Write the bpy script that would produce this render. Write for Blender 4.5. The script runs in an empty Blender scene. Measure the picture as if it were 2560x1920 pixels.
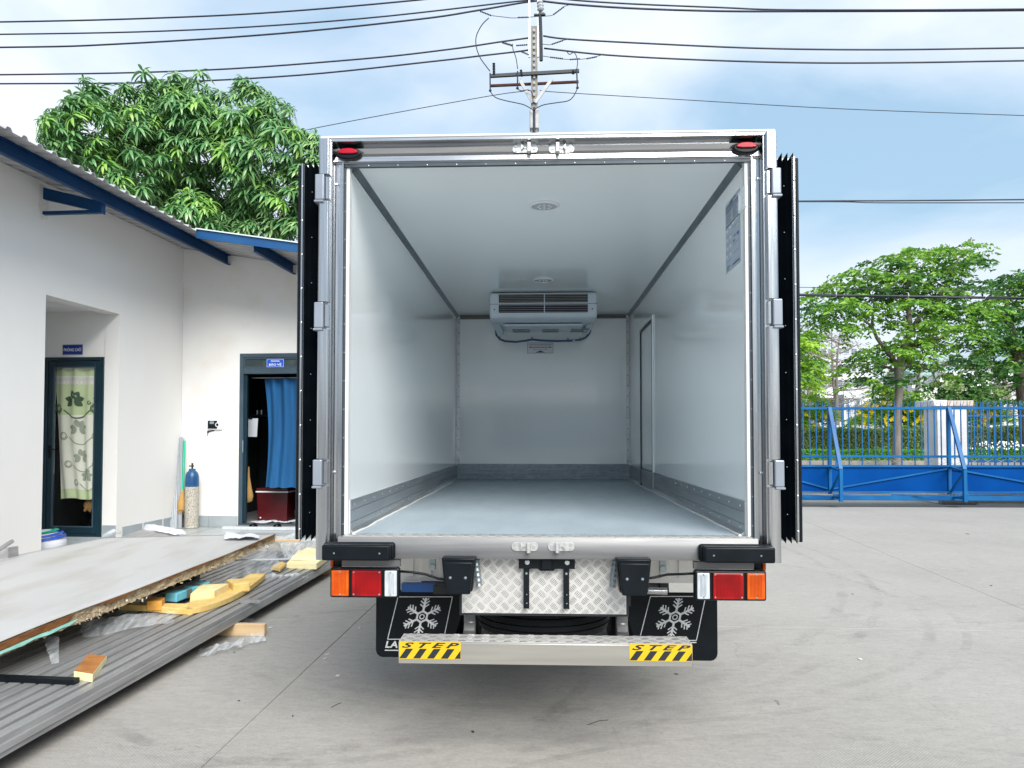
import bpy, bmesh, math, random
import numpy as np
from mathutils import Vector, Matrix, noise as mnoise
from math import sin, cos, tan, pi, radians

random.seed(7)
rng = np.random.default_rng(11)
SC = bpy.context.scene
COL = SC.collection

# ------------------------------------------------------------------ camera
FPX, CX, CY = 1846.0, 1280.0, 1034.0
YAW, PITCH = radians(2.23), radians(1.74)
cam_d = bpy.data.cameras.new('camera')
cam = bpy.data.objects.new('camera', cam_d)
COL.objects.link(cam)
cam.location = (0, 0, 1.5)
cam.rotation_euler = (pi/2 + PITCH, 0, YAW)
cam_d.sensor_width = 36
cam_d.lens = 36*FPX/2560
cam_d.shift_y = (CY-960)/2560
cam_d.clip_end = 2000
cam_d.clip_start = .05
SC.camera = cam

# ------------------------------------------------------------------ sky and sun
SUN_EL, SUN_AZ = radians(40), radians(158)      # azimuth from +Y towards +X
world = bpy.data.worlds.new('World')
SC.world = world
world.use_nodes = True
wn, wl = world.node_tree.nodes, world.node_tree.links
wn.clear()
w_out = wn.new('ShaderNodeOutputWorld'); bg = wn.new('ShaderNodeBackground')
sky = wn.new('ShaderNodeTexSky'); sky.sky_type = 'NISHITA'; sky.sun_disc = False
sky.sun_elevation = SUN_EL; sky.sun_rotation = SUN_AZ
sky.air_density = 1.6; sky.dust_density = 2.2; sky.ozone_density = 2.0
tc = wn.new('ShaderNodeTexCoord')
mp = wn.new('ShaderNodeMapping'); mp.inputs['Scale'].default_value = (1.0, 1.0, 2.3)
mp.inputs['Location'].default_value = (3.1, .4, .35)
nz = wn.new('ShaderNodeTexNoise'); nz.inputs['Scale'].default_value = 2.3
nz.inputs['Detail'].default_value = 6; nz.inputs['Roughness'].default_value = .48
nz.inputs['Distortion'].default_value = .35
cr = wn.new('ShaderNodeValToRGB')
cr.color_ramp.elements[0].position = .36; cr.color_ramp.elements[0].color = (0, 0, 0, 1)
cr.color_ramp.elements[1].position = .62; cr.color_ramp.elements[1].color = (1, 1, 1, 1)
nz2 = wn.new('ShaderNodeTexNoise'); nz2.inputs['Scale'].default_value = 3.1; nz2.inputs['Detail'].default_value = 5
cr2 = wn.new('ShaderNodeValToRGB')
cr2.color_ramp.elements[0].position = .3; cr2.color_ramp.elements[0].color = (2.95, 3.3, 3.8, 1)
cr2.color_ramp.elements[1].position = .7; cr2.color_ramp.elements[1].color = (3.5, 3.65, 4.0, 1)
skmul = wn.new('ShaderNodeMixRGB'); skmul.blend_type = 'MULTIPLY'; skmul.inputs[0].default_value = 1
skmul.inputs[2].default_value = (.63, .72, .80, 1)
skadd = wn.new('ShaderNodeMixRGB'); skadd.blend_type = 'MIX'; skadd.inputs[0].default_value = .82
skadd.inputs[2].default_value = (1.45, 2.15, 2.8, 1)
mx = wn.new('ShaderNodeMixRGB')
wl.new(tc.outputs['Generated'], mp.inputs['Vector'])
wl.new(mp.outputs[0], nz.inputs['Vector']); wl.new(mp.outputs[0], nz2.inputs['Vector'])
wl.new(nz.outputs['Fac'], cr.inputs[0]); wl.new(nz2.outputs['Fac'], cr2.inputs[0])
wl.new(sky.outputs[0], skmul.inputs[1]); wl.new(skmul.outputs[0], skadd.inputs[1])
wl.new(skadd.outputs[0], mx.inputs[1]); wl.new(cr.outputs[0], mx.inputs[0]); wl.new(cr2.outputs[0], mx.inputs[2])
wl.new(mx.outputs[0], bg.inputs['Color']); bg.inputs['Strength'].default_value = .1
wl.new(bg.outputs[0], w_out.inputs[0])

sun_d = bpy.data.lights.new('sun', 'SUN'); sun_d.energy = 1.9; sun_d.angle = radians(40)
sun_d.color = (1, .965, .91)
sun = bpy.data.objects.new('sun', sun_d); COL.objects.link(sun)
sd = Vector((sin(SUN_AZ)*cos(SUN_EL), cos(SUN_AZ)*cos(SUN_EL), sin(SUN_EL)))
sun.rotation_euler = sd.to_track_quat('Z', 'Y').to_euler()
SC.view_settings.view_transform = 'Standard'
SC.view_settings.look = 'None'
SC.view_settings.exposure = 1.62
SC.view_settings.gamma = 1
SC.view_settings.use_curve_mapping = False
SC.cycles.max_bounces = 8
SC.cycles.diffuse_bounces = 7
SC.cycles.transparent_max_bounces = 12

# ------------------------------------------------------------------ measuring helpers
_F = Vector((-sin(YAW)*cos(PITCH), cos(YAW)*cos(PITCH), sin(PITCH)))
_R = Vector((cos(YAW), sin(YAW), 0))
_U = _R.cross(_F)
_C = Vector((0, 0, 1.5))
def ray(px, py): return _F + (px-CX)/FPX*_R + (CY-py)/FPX*_U
def at(px, py, Y):            # where a sight line meets the upright plane at distance Y
    d = ray(px, py); return _C + d*(Y/d.y)
def atz(px, py, z):           # where a sight line meets the level plane at height z
    d = ray(px, py); return _C + d*((z-1.5)/d.z)
def fbm(v, s=1.0): return mnoise.noise(Vector(v)*s)

# ------------------------------------------------------------------ materials
MATS = {}
def mat(name, c1, c2=None, rough=.5, metal=0, scale=6, bump=0, bscale=60, stretch=(1, 1, 1), lo=.35, hi=.65,
        coat=0, rvar=0, spec=.5, trans=0, coords='Object', island=False, detail=6):
    m = bpy.data.materials.new(name); m.use_nodes = True
    n, l = m.node_tree.nodes, m.node_tree.links
    p = n['Principled BSDF']
    p.inputs['Roughness'].default_value = rough; p.inputs['Metallic'].default_value = metal
    p.inputs['Specular IOR Level'].default_value = spec
    if coat: p.inputs['Coat Weight'].default_value = coat; p.inputs['Coat Roughness'].default_value = .08
    t = n.new('ShaderNodeTexCoord'); mpn = n.new('ShaderNodeMapping'); mpn.inputs['Scale'].default_value = stretch
    l.new(t.outputs[coords], mpn.inputs[0])
    if c2 is None: c2 = tuple(min(1, c*.86) for c in c1)
    if island:
        g = n.new('ShaderNodeNewGeometry'); fac = g.outputs['Random Per Island']
    else:
        z = n.new('ShaderNodeTexNoise'); z.inputs['Scale'].default_value = scale; z.inputs['Detail'].default_value = detail
        l.new(mpn.outputs[0], z.inputs['Vector']); fac = z.outputs['Fac']
    r = n.new('ShaderNodeValToRGB')
    r.color_ramp.elements[0].position = 0 if island else lo; r.color_ramp.elements[0].color = (*c1, 1)
    r.color_ramp.elements[1].position = 1 if island else hi; r.color_ramp.elements[1].color = (*c2, 1)
    l.new(fac, r.inputs[0]); l.new(r.outputs[0], p.inputs['Base Color'])
    if bump:
        b = n.new('ShaderNodeBump'); b.inputs['Strength'].default_value = bump; b.inputs['Distance'].default_value = .01
        z2 = n.new('ShaderNodeTexNoise'); z2.inputs['Scale'].default_value = bscale; z2.inputs['Detail'].default_value = 5
        l.new(mpn.outputs[0], z2.inputs['Vector']); l.new(z2.outputs['Fac'], b.inputs['Height'])
        l.new(b.outputs[0], p.inputs['Normal'])
    if rvar:
        z3 = n.new('ShaderNodeTexNoise'); z3.inputs['Scale'].default_value = scale*2.3; z3.inputs['Detail'].default_value = 4
        l.new(mpn.outputs[0], z3.inputs['Vector'])
        mr = n.new('ShaderNodeMapRange'); mr.inputs[3].default_value = max(.02, rough-rvar); mr.inputs[4].default_value = rough+rvar
        l.new(z3.outputs['Fac'], mr.inputs[0]); l.new(mr.outputs[0], p.inputs['Roughness'])
    if trans:
        tr = n.new('ShaderNodeBsdfTranslucent'); ms = n.new('ShaderNodeMixShader'); ms.inputs[0].default_value = trans
        l.new(r.outputs[0], tr.inputs['Color']); l.new(p.outputs[0], ms.inputs[1]); l.new(tr.outputs[0], ms.inputs[2])
        l.new(ms.outputs[0], n['Material Output'].inputs[0])
    MATS[name] = m
    return m

def film(name, alpha, tint=(.8, .85, .88), rough=.12):
    m = bpy.data.materials.new(name); m.use_nodes = True
    n, l = m.node_tree.nodes, m.node_tree.links
    p = n['Principled BSDF']; p.inputs['Base Color'].default_value = (*tint, 1); p.inputs['Roughness'].default_value = rough
    z = n.new('ShaderNodeTexNoise'); z.inputs['Scale'].default_value = 7; z.inputs['Detail'].default_value = 4
    t = n.new('ShaderNodeTexCoord'); mpn = n.new('ShaderNodeMapping'); mpn.inputs['Scale'].default_value = (6, 1, 2)
    l.new(t.outputs['Object'], mpn.inputs[0]); l.new(mpn.outputs[0], z.inputs['Vector'])
    mr = n.new('ShaderNodeMapRange'); mr.inputs[1].default_value = .35; mr.inputs[2].default_value = .75
    mr.inputs[3].default_value = alpha*.45; mr.inputs[4].default_value = min(1, alpha*1.9)
    l.new(z.outputs['Fac'], mr.inputs[0])
    tr = n.new('ShaderNodeBsdfTransparent'); ms = n.new('ShaderNodeMixShader')
    l.new(mr.outputs[0], ms.inputs[0]); l.new(tr.outputs[0], ms.inputs[1]); l.new(p.outputs[0], ms.inputs[2])
    l.new(ms.outputs[0], n['Material Output'].inputs[0])
    MATS[name] = m
def glassm(name, ior=1.45, tint=(1, 1, 1)):
    m = bpy.data.materials.new(name); m.use_nodes = True
    n, l = m.node_tree.nodes, m.node_tree.links
    fr = n.new('ShaderNodeFresnel'); fr.inputs[0].default_value = ior
    g = n.new('ShaderNodeBsdfGlossy'); g.inputs['Roughness'].default_value = .02
    tr = n.new('ShaderNodeBsdfTransparent'); tr.inputs[0].default_value = (*tint, 1)
    ms = n.new('ShaderNodeMixShader'); l.new(fr.outputs[0], ms.inputs[0]); l.new(tr.outputs[0], ms.inputs[1]); l.new(g.outputs[0], ms.inputs[2])
    l.new(ms.outputs[0], n['Material Output'].inputs[0]); MATS[name] = m

mat('plaster', (.755, .75, .735), (.73, .72, .70), .75, scale=.9, bump=.16, bscale=9)
mat('plaster_patch', (.6, .585, .55), (.7, .69, .66), .85, scale=14, bump=.3)
mat('skirting', (.27, .31, .34), (.33, .37, .39), .35, scale=3)
mat('floor_tile', (.33, .36, .37), (.4, .42, .42), .3, scale=3)
mat('mortar', (.2, .2, .19), (.3, .29, .27), .9, scale=9, bump=.4)
mat('navy_steel', (.002, .033, .105), (.003, .042, .13), .5, scale=3, rvar=.1, spec=.2)
mat('fascia_blue', (.003, .058, .18), (.005, .075, .21), .4, scale=3, rvar=.1)
mat('roof_sheet', (.36, .36, .37), (.46, .46, .47), .5, metal=.25, scale=2, rvar=.1)
mat('roof_edge', (.6, .68, .7), (.5, .58, .62), .5)
mat('door_frame_dark', (.004, .02, .032), (.006, .028, .043), .35, scale=3)
mat('door_frame_grey', (.035, .062, .085), (.05, .08, .105), .35, scale=3)
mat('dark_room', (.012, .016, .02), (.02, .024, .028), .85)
mat('dark_glass', (.03, .045, .05), (.05, .07, .075), .1)
mat('sign_blue', (.004, .02, .2), (.005, .03, .26), .3)
mat('sign_blue_bright', (.005, .07, .48), (.008, .09, .55), .3)
mat('amber_rib', (.42, .05, .002), (.34, .035, .002), .25, spec=.3)
mat('red_rib', (.22, .001, .003), (.16, .001, .002), .25, spec=.3)
mat('clear_rib', (.30, .34, .37), (.24, .27, .3), .25)
mat('print_white', (.85, .87, .9), (.8, .82, .86), .5)
mat('curtain_blue', (.002, .075, .21), (.004, .10, .27), .8, scale=4, stretch=(3, 3, .3), trans=.15)
mat('cooler_red', (.06, .003, .006), (.075, .005, .008), .35)
mat('white_plastic', (.72, .73, .75), (.78, .79, .8), .3)
mat('black_plastic', (.003, .005, .008), (.005, .008, .011), .35, spec=.22)
mat('print_leaf', (.05, .1, .06), (.08, .15, .09), .8)
mat('print_leaf_light', (.36, .42, .34), (.4, .46, .38), .8)
mat('curtain_green', (.62, .74, .44), (.68, .8, .5), .8, scale=3)
mat('curtain_pale', (.86, .9, .78), (.9, .92, .82), .8, scale=3)
mat('lace', (.7, .72, .68), (.8, .8, .78), .8)
mat('straw', (.5, .31, .1), (.36, .2, .06), .8, scale=10, stretch=(30, 30, 1))
mat('broom_green', (.0, .38, .22), (.0, .45, .27), .35)
mat('cyl_blue', (.006, .06, .17), (.012, .085, .21), .35, scale=8, rvar=.1)
mat('cyl_worn', (.50, .47, .40), (.16, .145, .125), .6, scale=80, lo=.44, hi=.66, bump=.15, bscale=60)
mat('brass_dark', (.06, .055, .05), (.1, .09, .08), .35, metal=.8)
mat('profile_white', (.52, .55, .58), (.44, .48, .52), .35, stretch=(8, 8, .5))
mat('cloth_white', (.62, .63, .68), (.55, .57, .62), .85)
mat('sack_blue', (.01, .07, .4), None, .5); mat('sack_green', (.0, .3, .2), None, .5)
# truck
mat('gelcoat', (.925, .968, .978), (.917, .963, .975), .10, scale=.8, bump=.03, bscale=2.2, coat=.6, spec=.5)
mat('gelcoat_ceiling', (.915, .965, .975), (.905, .96, .972), .2, scale=.8, bump=.012, bscale=2.2, coat=.4)
mat('truck_floor', (.345, .41, .455), (.31, .37, .415), .38, scale=3.5, stretch=(2, .6, 1), detail=11, bump=.10, bscale=240, rvar=.1)
mat('stainless', (.56, .56, .56), (.36, .38, .41), .2, metal=1, scale=5, stretch=(9, 9, .3), rvar=.1)
mat('stainless_h', (.58, .58, .58), (.40, .42, .45), .2, metal=1, scale=5, stretch=(.35, 6, 6), rvar=.09)
mat('brushed', (.18, .18, .18), (.135, .138, .142), .4, metal=.6, scale=4, stretch=(.5, 6, 9), rvar=.08)
mat('bumper_alu', (.35, .335, .30), (.30, .288, .26), .42, metal=.5, scale=4, stretch=(.5, 6, 9), rvar=.08)
mat('aluminium', (.46, .49, .51), (.38, .41, .43), .36, metal=.75, scale=7, stretch=(1, .25, 2), rvar=.08)
mat('seal_slate', (.03, .045, .06), (.045, .06, .075), .4, metal=.2)
mat('alu_dark', (.25, .29, .32), (.19, .23, .255), .42, metal=.6, scale=12, stretch=(2, .5, 2), rvar=.1)
mat('rivet_metal', (.72, .75, .78), None, .22, metal=.9)
mat('sealant', (.66, .67, .67), (.58, .59, .59), .5, bump=.2, bscale=60)
mat('tread_alu', (.62, .61, .585), (.56, .55, .53), .36, metal=.4, scale=9, rvar=.08)
mat('tread_bar', (.46, .455, .445), (.36, .36, .36), .3, metal=.6, scale=30)
mat('rubber', (.002, .004, .0065), (.004, .007, .010), .42, scale=10, rvar=.08, spec=.18)
mat('rubber_dark', (.002, .003, .005), (.004, .006, .008), .6, scale=10, bump=.2, bscale=80, spec=.2)
mat('hinge_grey', (.27, .30, .35), (.23, .26, .31), .3, metal=.3)
mat('cast_metal', (.66, .66, .64), (.56, .56, .55), .3, metal=.7, scale=40, bump=.06)
mat('evap_plastic', (.66, .73, .80), (.63, .70, .77), .4)
mat('grille_slat_grey', (.30, .29, .28), None, .45)
mat('grille_dark', (.02, .024, .026), None, .5)
mat('evap_dark', (.0, .004, .02), None, .6)
mat('hose_blue', (.03, .15, .27), None, .35)
mat('label_navy', (.004, .012, .11), None, .4)
mat('decal_grey', (.42, .49, .58), (.38, .45, .54), .4)
mat('decal_line', (.24, .29, .36), None, .5)
mat('amber', (.60, .10, .003), (.45, .05, .002), .2, scale=18, spec=.35)
mat('red_lens', (.36, .002, .004), (.2, .001, .003), .2, scale=9, spec=.35)
mat('clear_lens', (.55, .59, .62), (.38, .42, .46), .15, scale=60, stretch=(3, 3, .3), coat=1)
mat('red_oval', (.36, .004, .02), (.45, .01, .03), .2, spec=.3)
mat('yellow_sticker', (.62, .40, .006), (.56, .36, .005), .4)
mat('black_sticker', (.01, .016, .022), None, .45)
mat('flap_print', (.66, .67, .67), (.5, .51, .51), .5, scale=40)
mat('chassis_black', (.006, .009, .012), (.01, .013, .016), .55)
mat('chassis_blue', (.006, .08, .3), None, .4)
mat('under_white', (.82, .81, .79), (.76, .75, .73), .4)
mat('zinc', (.38, .44, .45), (.3, .36, .37), .35, metal=.7)
mat('cab_white', (.75, .76, .77), None, .2, coat=.5)
# pile
mat('ribbed_metal', (.40, .40, .395), (.27, .27, .27), .4, metal=.45, scale=5, stretch=(7, .5, 4), lo=.3, hi=.7, rvar=.1)
mat('panel_skin', (.42, .42, .415), (.32, .30, .26), .5, scale=1.7, stretch=(2.6, .7, 1), lo=.46, hi=.8, bump=.45, bscale=3, detail=10)
mat('foam_old', (.46, .37, .24), (.27, .21, .14), .9, scale=14, stretch=(1, 1, 2), bump=.8, bscale=45)
mat('foam_cream', (.6, .53, .38), (.48, .4, .26), .9, scale=20, bump=.8, bscale=40)
mat('veneer_brown', (.13, .045, .012), (.22, .09, .025), .7, scale=12, stretch=(3, 1, 6))
mat('foam_mint', (.28, .66, .56), (.36, .72, .62), .8, scale=12)
mat('foam_blue', (.14, .52, .68), (.2, .6, .74), .75, scale=8, bump=.15, bscale=90)
mat('foam_yellow', (.70, .52, .20), (.6, .39, .11), .85, scale=9, bump=.35, bscale=50)
mat('foam_cream_yellow', (.84, .70, .38), (.74, .58, .27), .85, scale=9, bump=.3, bscale=50)
mat('foam_pale', (.85, .78, .48), (.8, .71, .4), .8, scale=5, bump=.25, bscale=60)
mat('foam_orange', (.75, .38, .07), (.62, .27, .04), .7, scale=14, bump=.3, bscale=60)
mat('foam_brown_top', (.42, .17, .04), (.28, .1, .02), .55, scale=10, bump=.2)
mat('timber', (.66, .48, .28), (.58, .4, .22), .7, scale=3, stretch=(.6, 9, 9), bump=.1)
film('film', .17); film('film_heavy', .3)
glassm('glass', 1.25); glassm('glass_dark', 1.5, (.8, .9, .9))
# street side
mat('gate_blue', (.002, .075, .235), (.004, .11, .29), .42, scale=2, rvar=.08, spec=.25)
mat('gate_panel', (.0005, .042, .20), (.001, .055, .24), .55, scale=1.2, rvar=.08, spec=.04)
mat('fence_blue', (.006, .09, .26), (.008, .11, .3), .45, scale=2)
mat('pillar_white', (.72, .72, .72), (.6, .6, .59), .7, scale=2, bump=.1)
mat('pillar_cap', (.55, .5, .45), (.42, .36, .3), .85, scale=5, bump=.3)
mat('stone', (.3, .27, .24), (.2, .18, .16), .9, scale=5, bump=.4, bscale=20)
mat('asphalt', (.11, .11, .11), (.15, .15, .145), .9, scale=4, bump=.2)
mat('soil', (.1, .08, .055), (.14, .11, .08), .95, scale=4)
mat('concrete_pole', (.24, .23, .21), (.18, .172, .16), .8, scale=5, bump=.2)
mat('pole_light', (.42, .43, .43), (.34, .35, .36), .6, scale=4)
mat('galvanised', (.36, .39, .41), (.3, .33, .35), .4, metal=.6)
mat('rust_red', (.07, .022, .014), (.10, .035, .022), .8, scale=6)
mat('arm_dark', (.03, .035, .04), None, .6)
mat('wire', (.012, .014, .03), None, .5)
mat('insulator', (.03, .035, .05), None, .3)
mat('porcelain', (.5, .53, .56), None, .2)
mat('mango_leaf', (.07, .23, .08), (.28, .46, .17), .27, island=True, trans=.22, spec=.6)
mat('mango_new', (.16, .38, .07), (.36, .56, .13), .36, island=True, trans=.25, spec=.6)
mat('street_leaf', (.08, .24, .02), (.26, .48, .045), .5, island=True, trans=.3)
mat('street_leaf_dark', (.035, .14, .03), (.1, .26, .045), .5, island=True, trans=.25)
mat('lime_leaf', (.25, .5, .03), (.45, .68, .07), .55, island=True, trans=.3)
mat('hedge_leaf', (.14, .27, .06), (.42, .55, .2), .6, island=True, trans=.3)
mat('low_hedge_leaf', (.08, .3, .03), (.25, .55, .07), .6, island=True, trans=.3)
mat('dry_leaf', (.2, .19, .1), (.32, .3, .18), .7, island=True, trans=.3)
mat('petal_yellow', (.9, .62, .01), (.95, .75, .03), .6, island=True)
mat('petal_white', (.8, .82, .8), (.9, .9, .85), .6, island=True)
mat('bark', (.09, .07, .055), (.17, .14, .12), .9, scale=9, stretch=(1, 1, .3), bump=.5, bscale=30)
mat('bark_pale', (.15, .13, .115), (.24, .21, .19), .9, scale=6, stretch=(1, 1, .3), bump=.4, bscale=30)
mat('far_white', (.68, .7, .73), (.62, .64, .67), .8)  # far tones kept pale; distance haze is put into these colours
mat('far_grey', (.42, .46, .5), (.5, .54, .58), .8, scale=2)
mat('far_window', (.16, .2, .24), (.22, .27, .31), .3)
mat('far_green', (.22, .36, .32), (.28, .42, .38), .7)
mat('debris', (.66, .65, .6), (.55, .53, .48), .8)
mat('debris_dark', (.04, .035, .03), None, .8)

# concrete yard: broom-finished grain, tyre polish, stains
def yard_mat():
    m = bpy.data.materials.new('yard_concrete'); m.use_nodes = True
    n, l = m.node_tree.nodes, m.node_tree.links
    p = n['Principled BSDF']; p.inputs['Roughness'].default_value = .78; p.inputs['Specular IOR Level'].default_value = .35
    t = n.new('ShaderNodeTexCoord')
    def N(sc, de, ro=.55, st=(1, 1, 1), dist=0, rz=0):
        mp_ = n.new('ShaderNodeMapping'); mp_.inputs['Scale'].default_value = st; mp_.inputs['Rotation'].default_value = (0, 0, rz)
        z = n.new('ShaderNodeTexNoise'); z.inputs['Scale'].default_value = sc; z.inputs['Detail'].default_value = de
        z.inputs['Roughness'].default_value = ro; z.inputs['Distortion'].default_value = dist
        l.new(t.outputs['Object'], mp_.inputs[0]); l.new(mp_.outputs[0], z.inputs['Vector']); return z.outputs['Fac']
    def ramp(fac, a, ca, b, cb):
        r = n.new('ShaderNodeValToRGB'); e = r.color_ramp.elements
        e[0].position = a; e[0].color = (*ca, 1); e[1].position = b; e[1].color = (*cb, 1)
        l.new(fac, r.inputs[0]); return r.outputs[0]
    def mul(a, b, f=1.0):
        x = n.new('ShaderNodeMixRGB'); x.blend_type = 'MULTIPLY'; x.inputs[0].default_value = f
        l.new(a, x.inputs[1]); l.new(b, x.inputs[2]); return x.outputs[0]
    base = ramp(N(.5, 9, .62), .3, (.315, .301, .278), .7, (.352, .338, .315))
    mott = ramp(N(9, 10, .78, (1, 2.4, 1), .8), .32, (.84, .84, .84), .6, (1.04, 1.04, 1.03))
    speck = ramp(N(55, 5, .75), .32, (.74, .74, .74), .52, (1.03, 1.03, 1.03))
    scuff = ramp(N(1.6, 9, .72, (1, 5, 1), 1.4, .35), .27, (.66, .66, .68), .40, (1, 1, 1))
    scuff2 = ramp(N(1.1, 9, .7, (6, 1, 1), 1.2, -.5), .27, (.72, .71, .71), .39, (1, 1, 1))
    def arc(cx_, cy_, R_, w_, dk=.82):
        sp = n.new('ShaderNodeVectorMath'); sp.operation = 'DISTANCE'; sp.inputs[1].default_value = (cx_, cy_, 0)
        l.new(t.outputs['Object'], sp.inputs[0])
        a1 = n.new('ShaderNodeMath'); a1.operation = 'SUBTRACT'; a1.inputs[1].default_value = R_; l.new(sp.outputs['Value'], a1.inputs[0])
        a2 = n.new('ShaderNodeMath'); a2.operation = 'ABSOLUTE'; l.new(a1.outputs[0], a2.inputs[0])
        a3 = n.new('ShaderNodeMapRange'); a3.inputs[1].default_value = w_*.6; a3.inputs[2].default_value = w_; a3.inputs[3].default_value = 1; a3.inputs[4].default_value = 0; l.new(a2.outputs[0], a3.inputs[0])
        a4 = n.new('ShaderNodeMapRange'); a4.inputs[1].default_value = .45; a4.inputs[2].default_value = .62; l.new(N(2.2, 8, .75), a4.inputs[0])
        a5 = n.new('ShaderNodeMath'); a5.operation = 'MULTIPLY'; l.new(a3.outputs[0], a5.inputs[0]); l.new(a4.outputs[0], a5.inputs[1])
        return ramp(a5.outputs[0], 0, (1, 1, 1), 1, (dk, dk, dk))
    light = ramp(N(2.4, 9, .75, (1, 4, 1), 2.0, 1.1), .66, (1, 1, 1), .78, (1.16, 1.15, 1.12))
    c = mul(base, mott); c = mul(c, speck, .6); c = mul(c, scuff, .7); c = mul(c, scuff2, .6); c = mul(c, light)
    vo = n.new('ShaderNodeTexVoronoi'); vo.feature = 'DISTANCE_TO_EDGE'; vo.inputs['Scale'].default_value = .42
    wob = n.new('ShaderNodeVectorMath'); wob.operation = 'ADD'; wn_ = n.new('ShaderNodeTexNoise'); wn_.inputs['Scale'].default_value = 1.6; wn_.inputs['Detail'].default_value = 8
    l.new(t.outputs['Object'], wn_.inputs['Vector']); l.new(t.outputs['Object'], wob.inputs[0]); l.new(wn_.outputs['Color'], wob.inputs[1]); l.new(wob.outputs[0], vo.inputs['Vector'])
    ck = n.new('ShaderNodeMapRange'); ck.inputs[1].default_value = .0; ck.inputs[2].default_value = .0016; ck.inputs[3].default_value = 1; ck.inputs[4].default_value = 0; l.new(vo.outputs['Distance'], ck.inputs[0])
    cm = n.new('ShaderNodeMapRange'); cm.inputs[1].default_value = .5; cm.inputs[2].default_value = .6; l.new(N(.8, 3), cm.inputs[0])
    cx2 = n.new('ShaderNodeMath'); cx2.operation = 'MULTIPLY'; l.new(ck.outputs[0], cx2.inputs[0]); l.new(cm.outputs[0], cx2.inputs[1])
    c = mul(c, ramp(cx2.outputs[0], 0, (1, 1, 1), 1, (.62, .61, .6)))
    oil = ramp(N(1.15, 6, .65, dist=.3), .70, (1, 1, 1), .76, (.78, .78, .79)); c = mul(c, oil)
    for A_ in ((.2, 7.2, 3.1, .05, .85), (.25, 7.25, 3.32, .04, .86), (-3, 9.5, 6.3, .06, .84), (-3, 9.5, 6.6, .05, .86), (1.3, 1.2, 2.6, .03, .8), (-1.2, 4.9, 1.5, .05, .75), (5.5, -1, 7.4, .07, .87), (5.5, -1, 7.9, .06, .87)): c = mul(c, arc(*A_))
    # fine crosshatched broom pattern
    def W(rz):
        mp_ = n.new('ShaderNodeMapping'); mp_.inputs['Rotation'].default_value = (0, 0, rz)
        w = n.new('ShaderNodeTexWave'); w.inputs['Scale'].default_value = 26; w.inputs['Distortion'].default_value = 1.2
        w.inputs['Detail'].default_value = 2; l.new(t.outputs['Object'], mp_.inputs[0]); l.new(mp_.outputs[0], w.inputs['Vector']); return w.outputs['Fac']
    wm = n.new('ShaderNodeMath'); wm.operation = 'MULTIPLY'; l.new(W(.8), wm.inputs[0]); l.new(W(-.8), wm.inputs[1])
    gate = N(.9, 3); gm = n.new('ShaderNodeMapRange'); gm.inputs[1].default_value = .45; gm.inputs[2].default_value = .6
    gm.inputs[3].default_value = .1; gm.inputs[4].default_value = 1; l.new(gate, gm.inputs[0])
    wg = n.new('ShaderNodeMath'); wg.operation = 'MULTIPLY'; l.new(wm.outputs[0], wg.inputs[0]); l.new(gm.outputs[0], wg.inputs[1])
    hx = ramp(wg.outputs[0], .0, (1, 1, 1), 1.0, (.8, .8, .8)); c = mul(c, hx, .8)
    l.new(c, p.inputs['Base Color'])
    ad = n.new('ShaderNodeMath'); ad.operation = 'ADD'; l.new(N(90, 5, .65), ad.inputs[0]); l.new(wg.outputs[0], ad.inputs[1])
    b = n.new('ShaderNodeBump'); b.inputs['Strength'].default_value = .35; b.inputs['Distance'].default_value = .004
    l.new(ad.outputs[0], b.inputs['Height']); l.new(b.outputs[0], p.inputs['Normal'])
    MATS['yard_concrete'] = m
yard_mat()
def wall_stain_mat():
    # plaster with faint yellow grime blotches near the handled places (a wear map of its own)
    m = MATS['plaster'].copy(); m.name = 'plaster_grimy'
    n, l = m.node_tree.nodes, m.node_tree.links
    p = n['Principled BSDF']; src = p.inputs['Base Color'].links[0].from_socket
    t = n.new('ShaderNodeTexCoord'); z = n.new('ShaderNodeTexNoise'); z.inputs['Scale'].default_value = 2.6; z.inputs['Detail'].default_value = 7
    l.new(t.outputs['Object'], z.inputs['Vector'])
    r = n.new('ShaderNodeValToRGB'); r.color_ramp.elements[0].position = .5; r.color_ramp.elements[1].position = .75
    r.color_ramp.elements[0].color = (1, 1, 1, 1); r.color_ramp.elements[1].color = (.86, .78, .64, 1)
    l.new(z.outputs['Fac'], r.inputs[0])
    x = n.new('ShaderNodeMixRGB'); x.blend_type = 'MULTIPLY'; x.inputs[0].default_value = .45
    l.new(src, x.inputs[1]); l.new(r.outputs[0], x.inputs[2]); l.new(x.outputs[0], p.inputs['Base Color'])
    MATS['plaster_grimy'] = m
wall_stain_mat()

# ------------------------------------------------------------------ building helpers
WM = {}
def link(o, parent=None, M=None):
    COL.objects.link(o)
    M = M or Matrix.Identity(4)
    if parent is not None:
        o.parent = parent; o.matrix_parent_inverse = WM[parent].inverted()
    o.matrix_basis = M; WM[o] = M
    return o
def tag(o, label=None, cat=None, group=None, kind=None):
    for k, v in (('label', label), ('category', cat), ('group', group), ('kind', kind)):
        if v: o[k] = v
    return o
def thing(name, label, cat, loc=(0, 0, 0), rz=0, group=None):
    o = bpy.data.objects.new(name, None); o.empty_display_size = .1
    link(o, None, Matrix.Translation(loc) @ Matrix.Rotation(rz, 4, 'Z'))
    return tag(o, label, cat, group)
def finish(me, mats, smooth):
    for m in ([mats] if isinstance(mats, str) else mats): me.materials.append(MATS[m])
    if smooth is not None:
        me.shade_smooth()
        if smooth < 179: me.set_sharp_from_angle(angle=radians(smooth))
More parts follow.
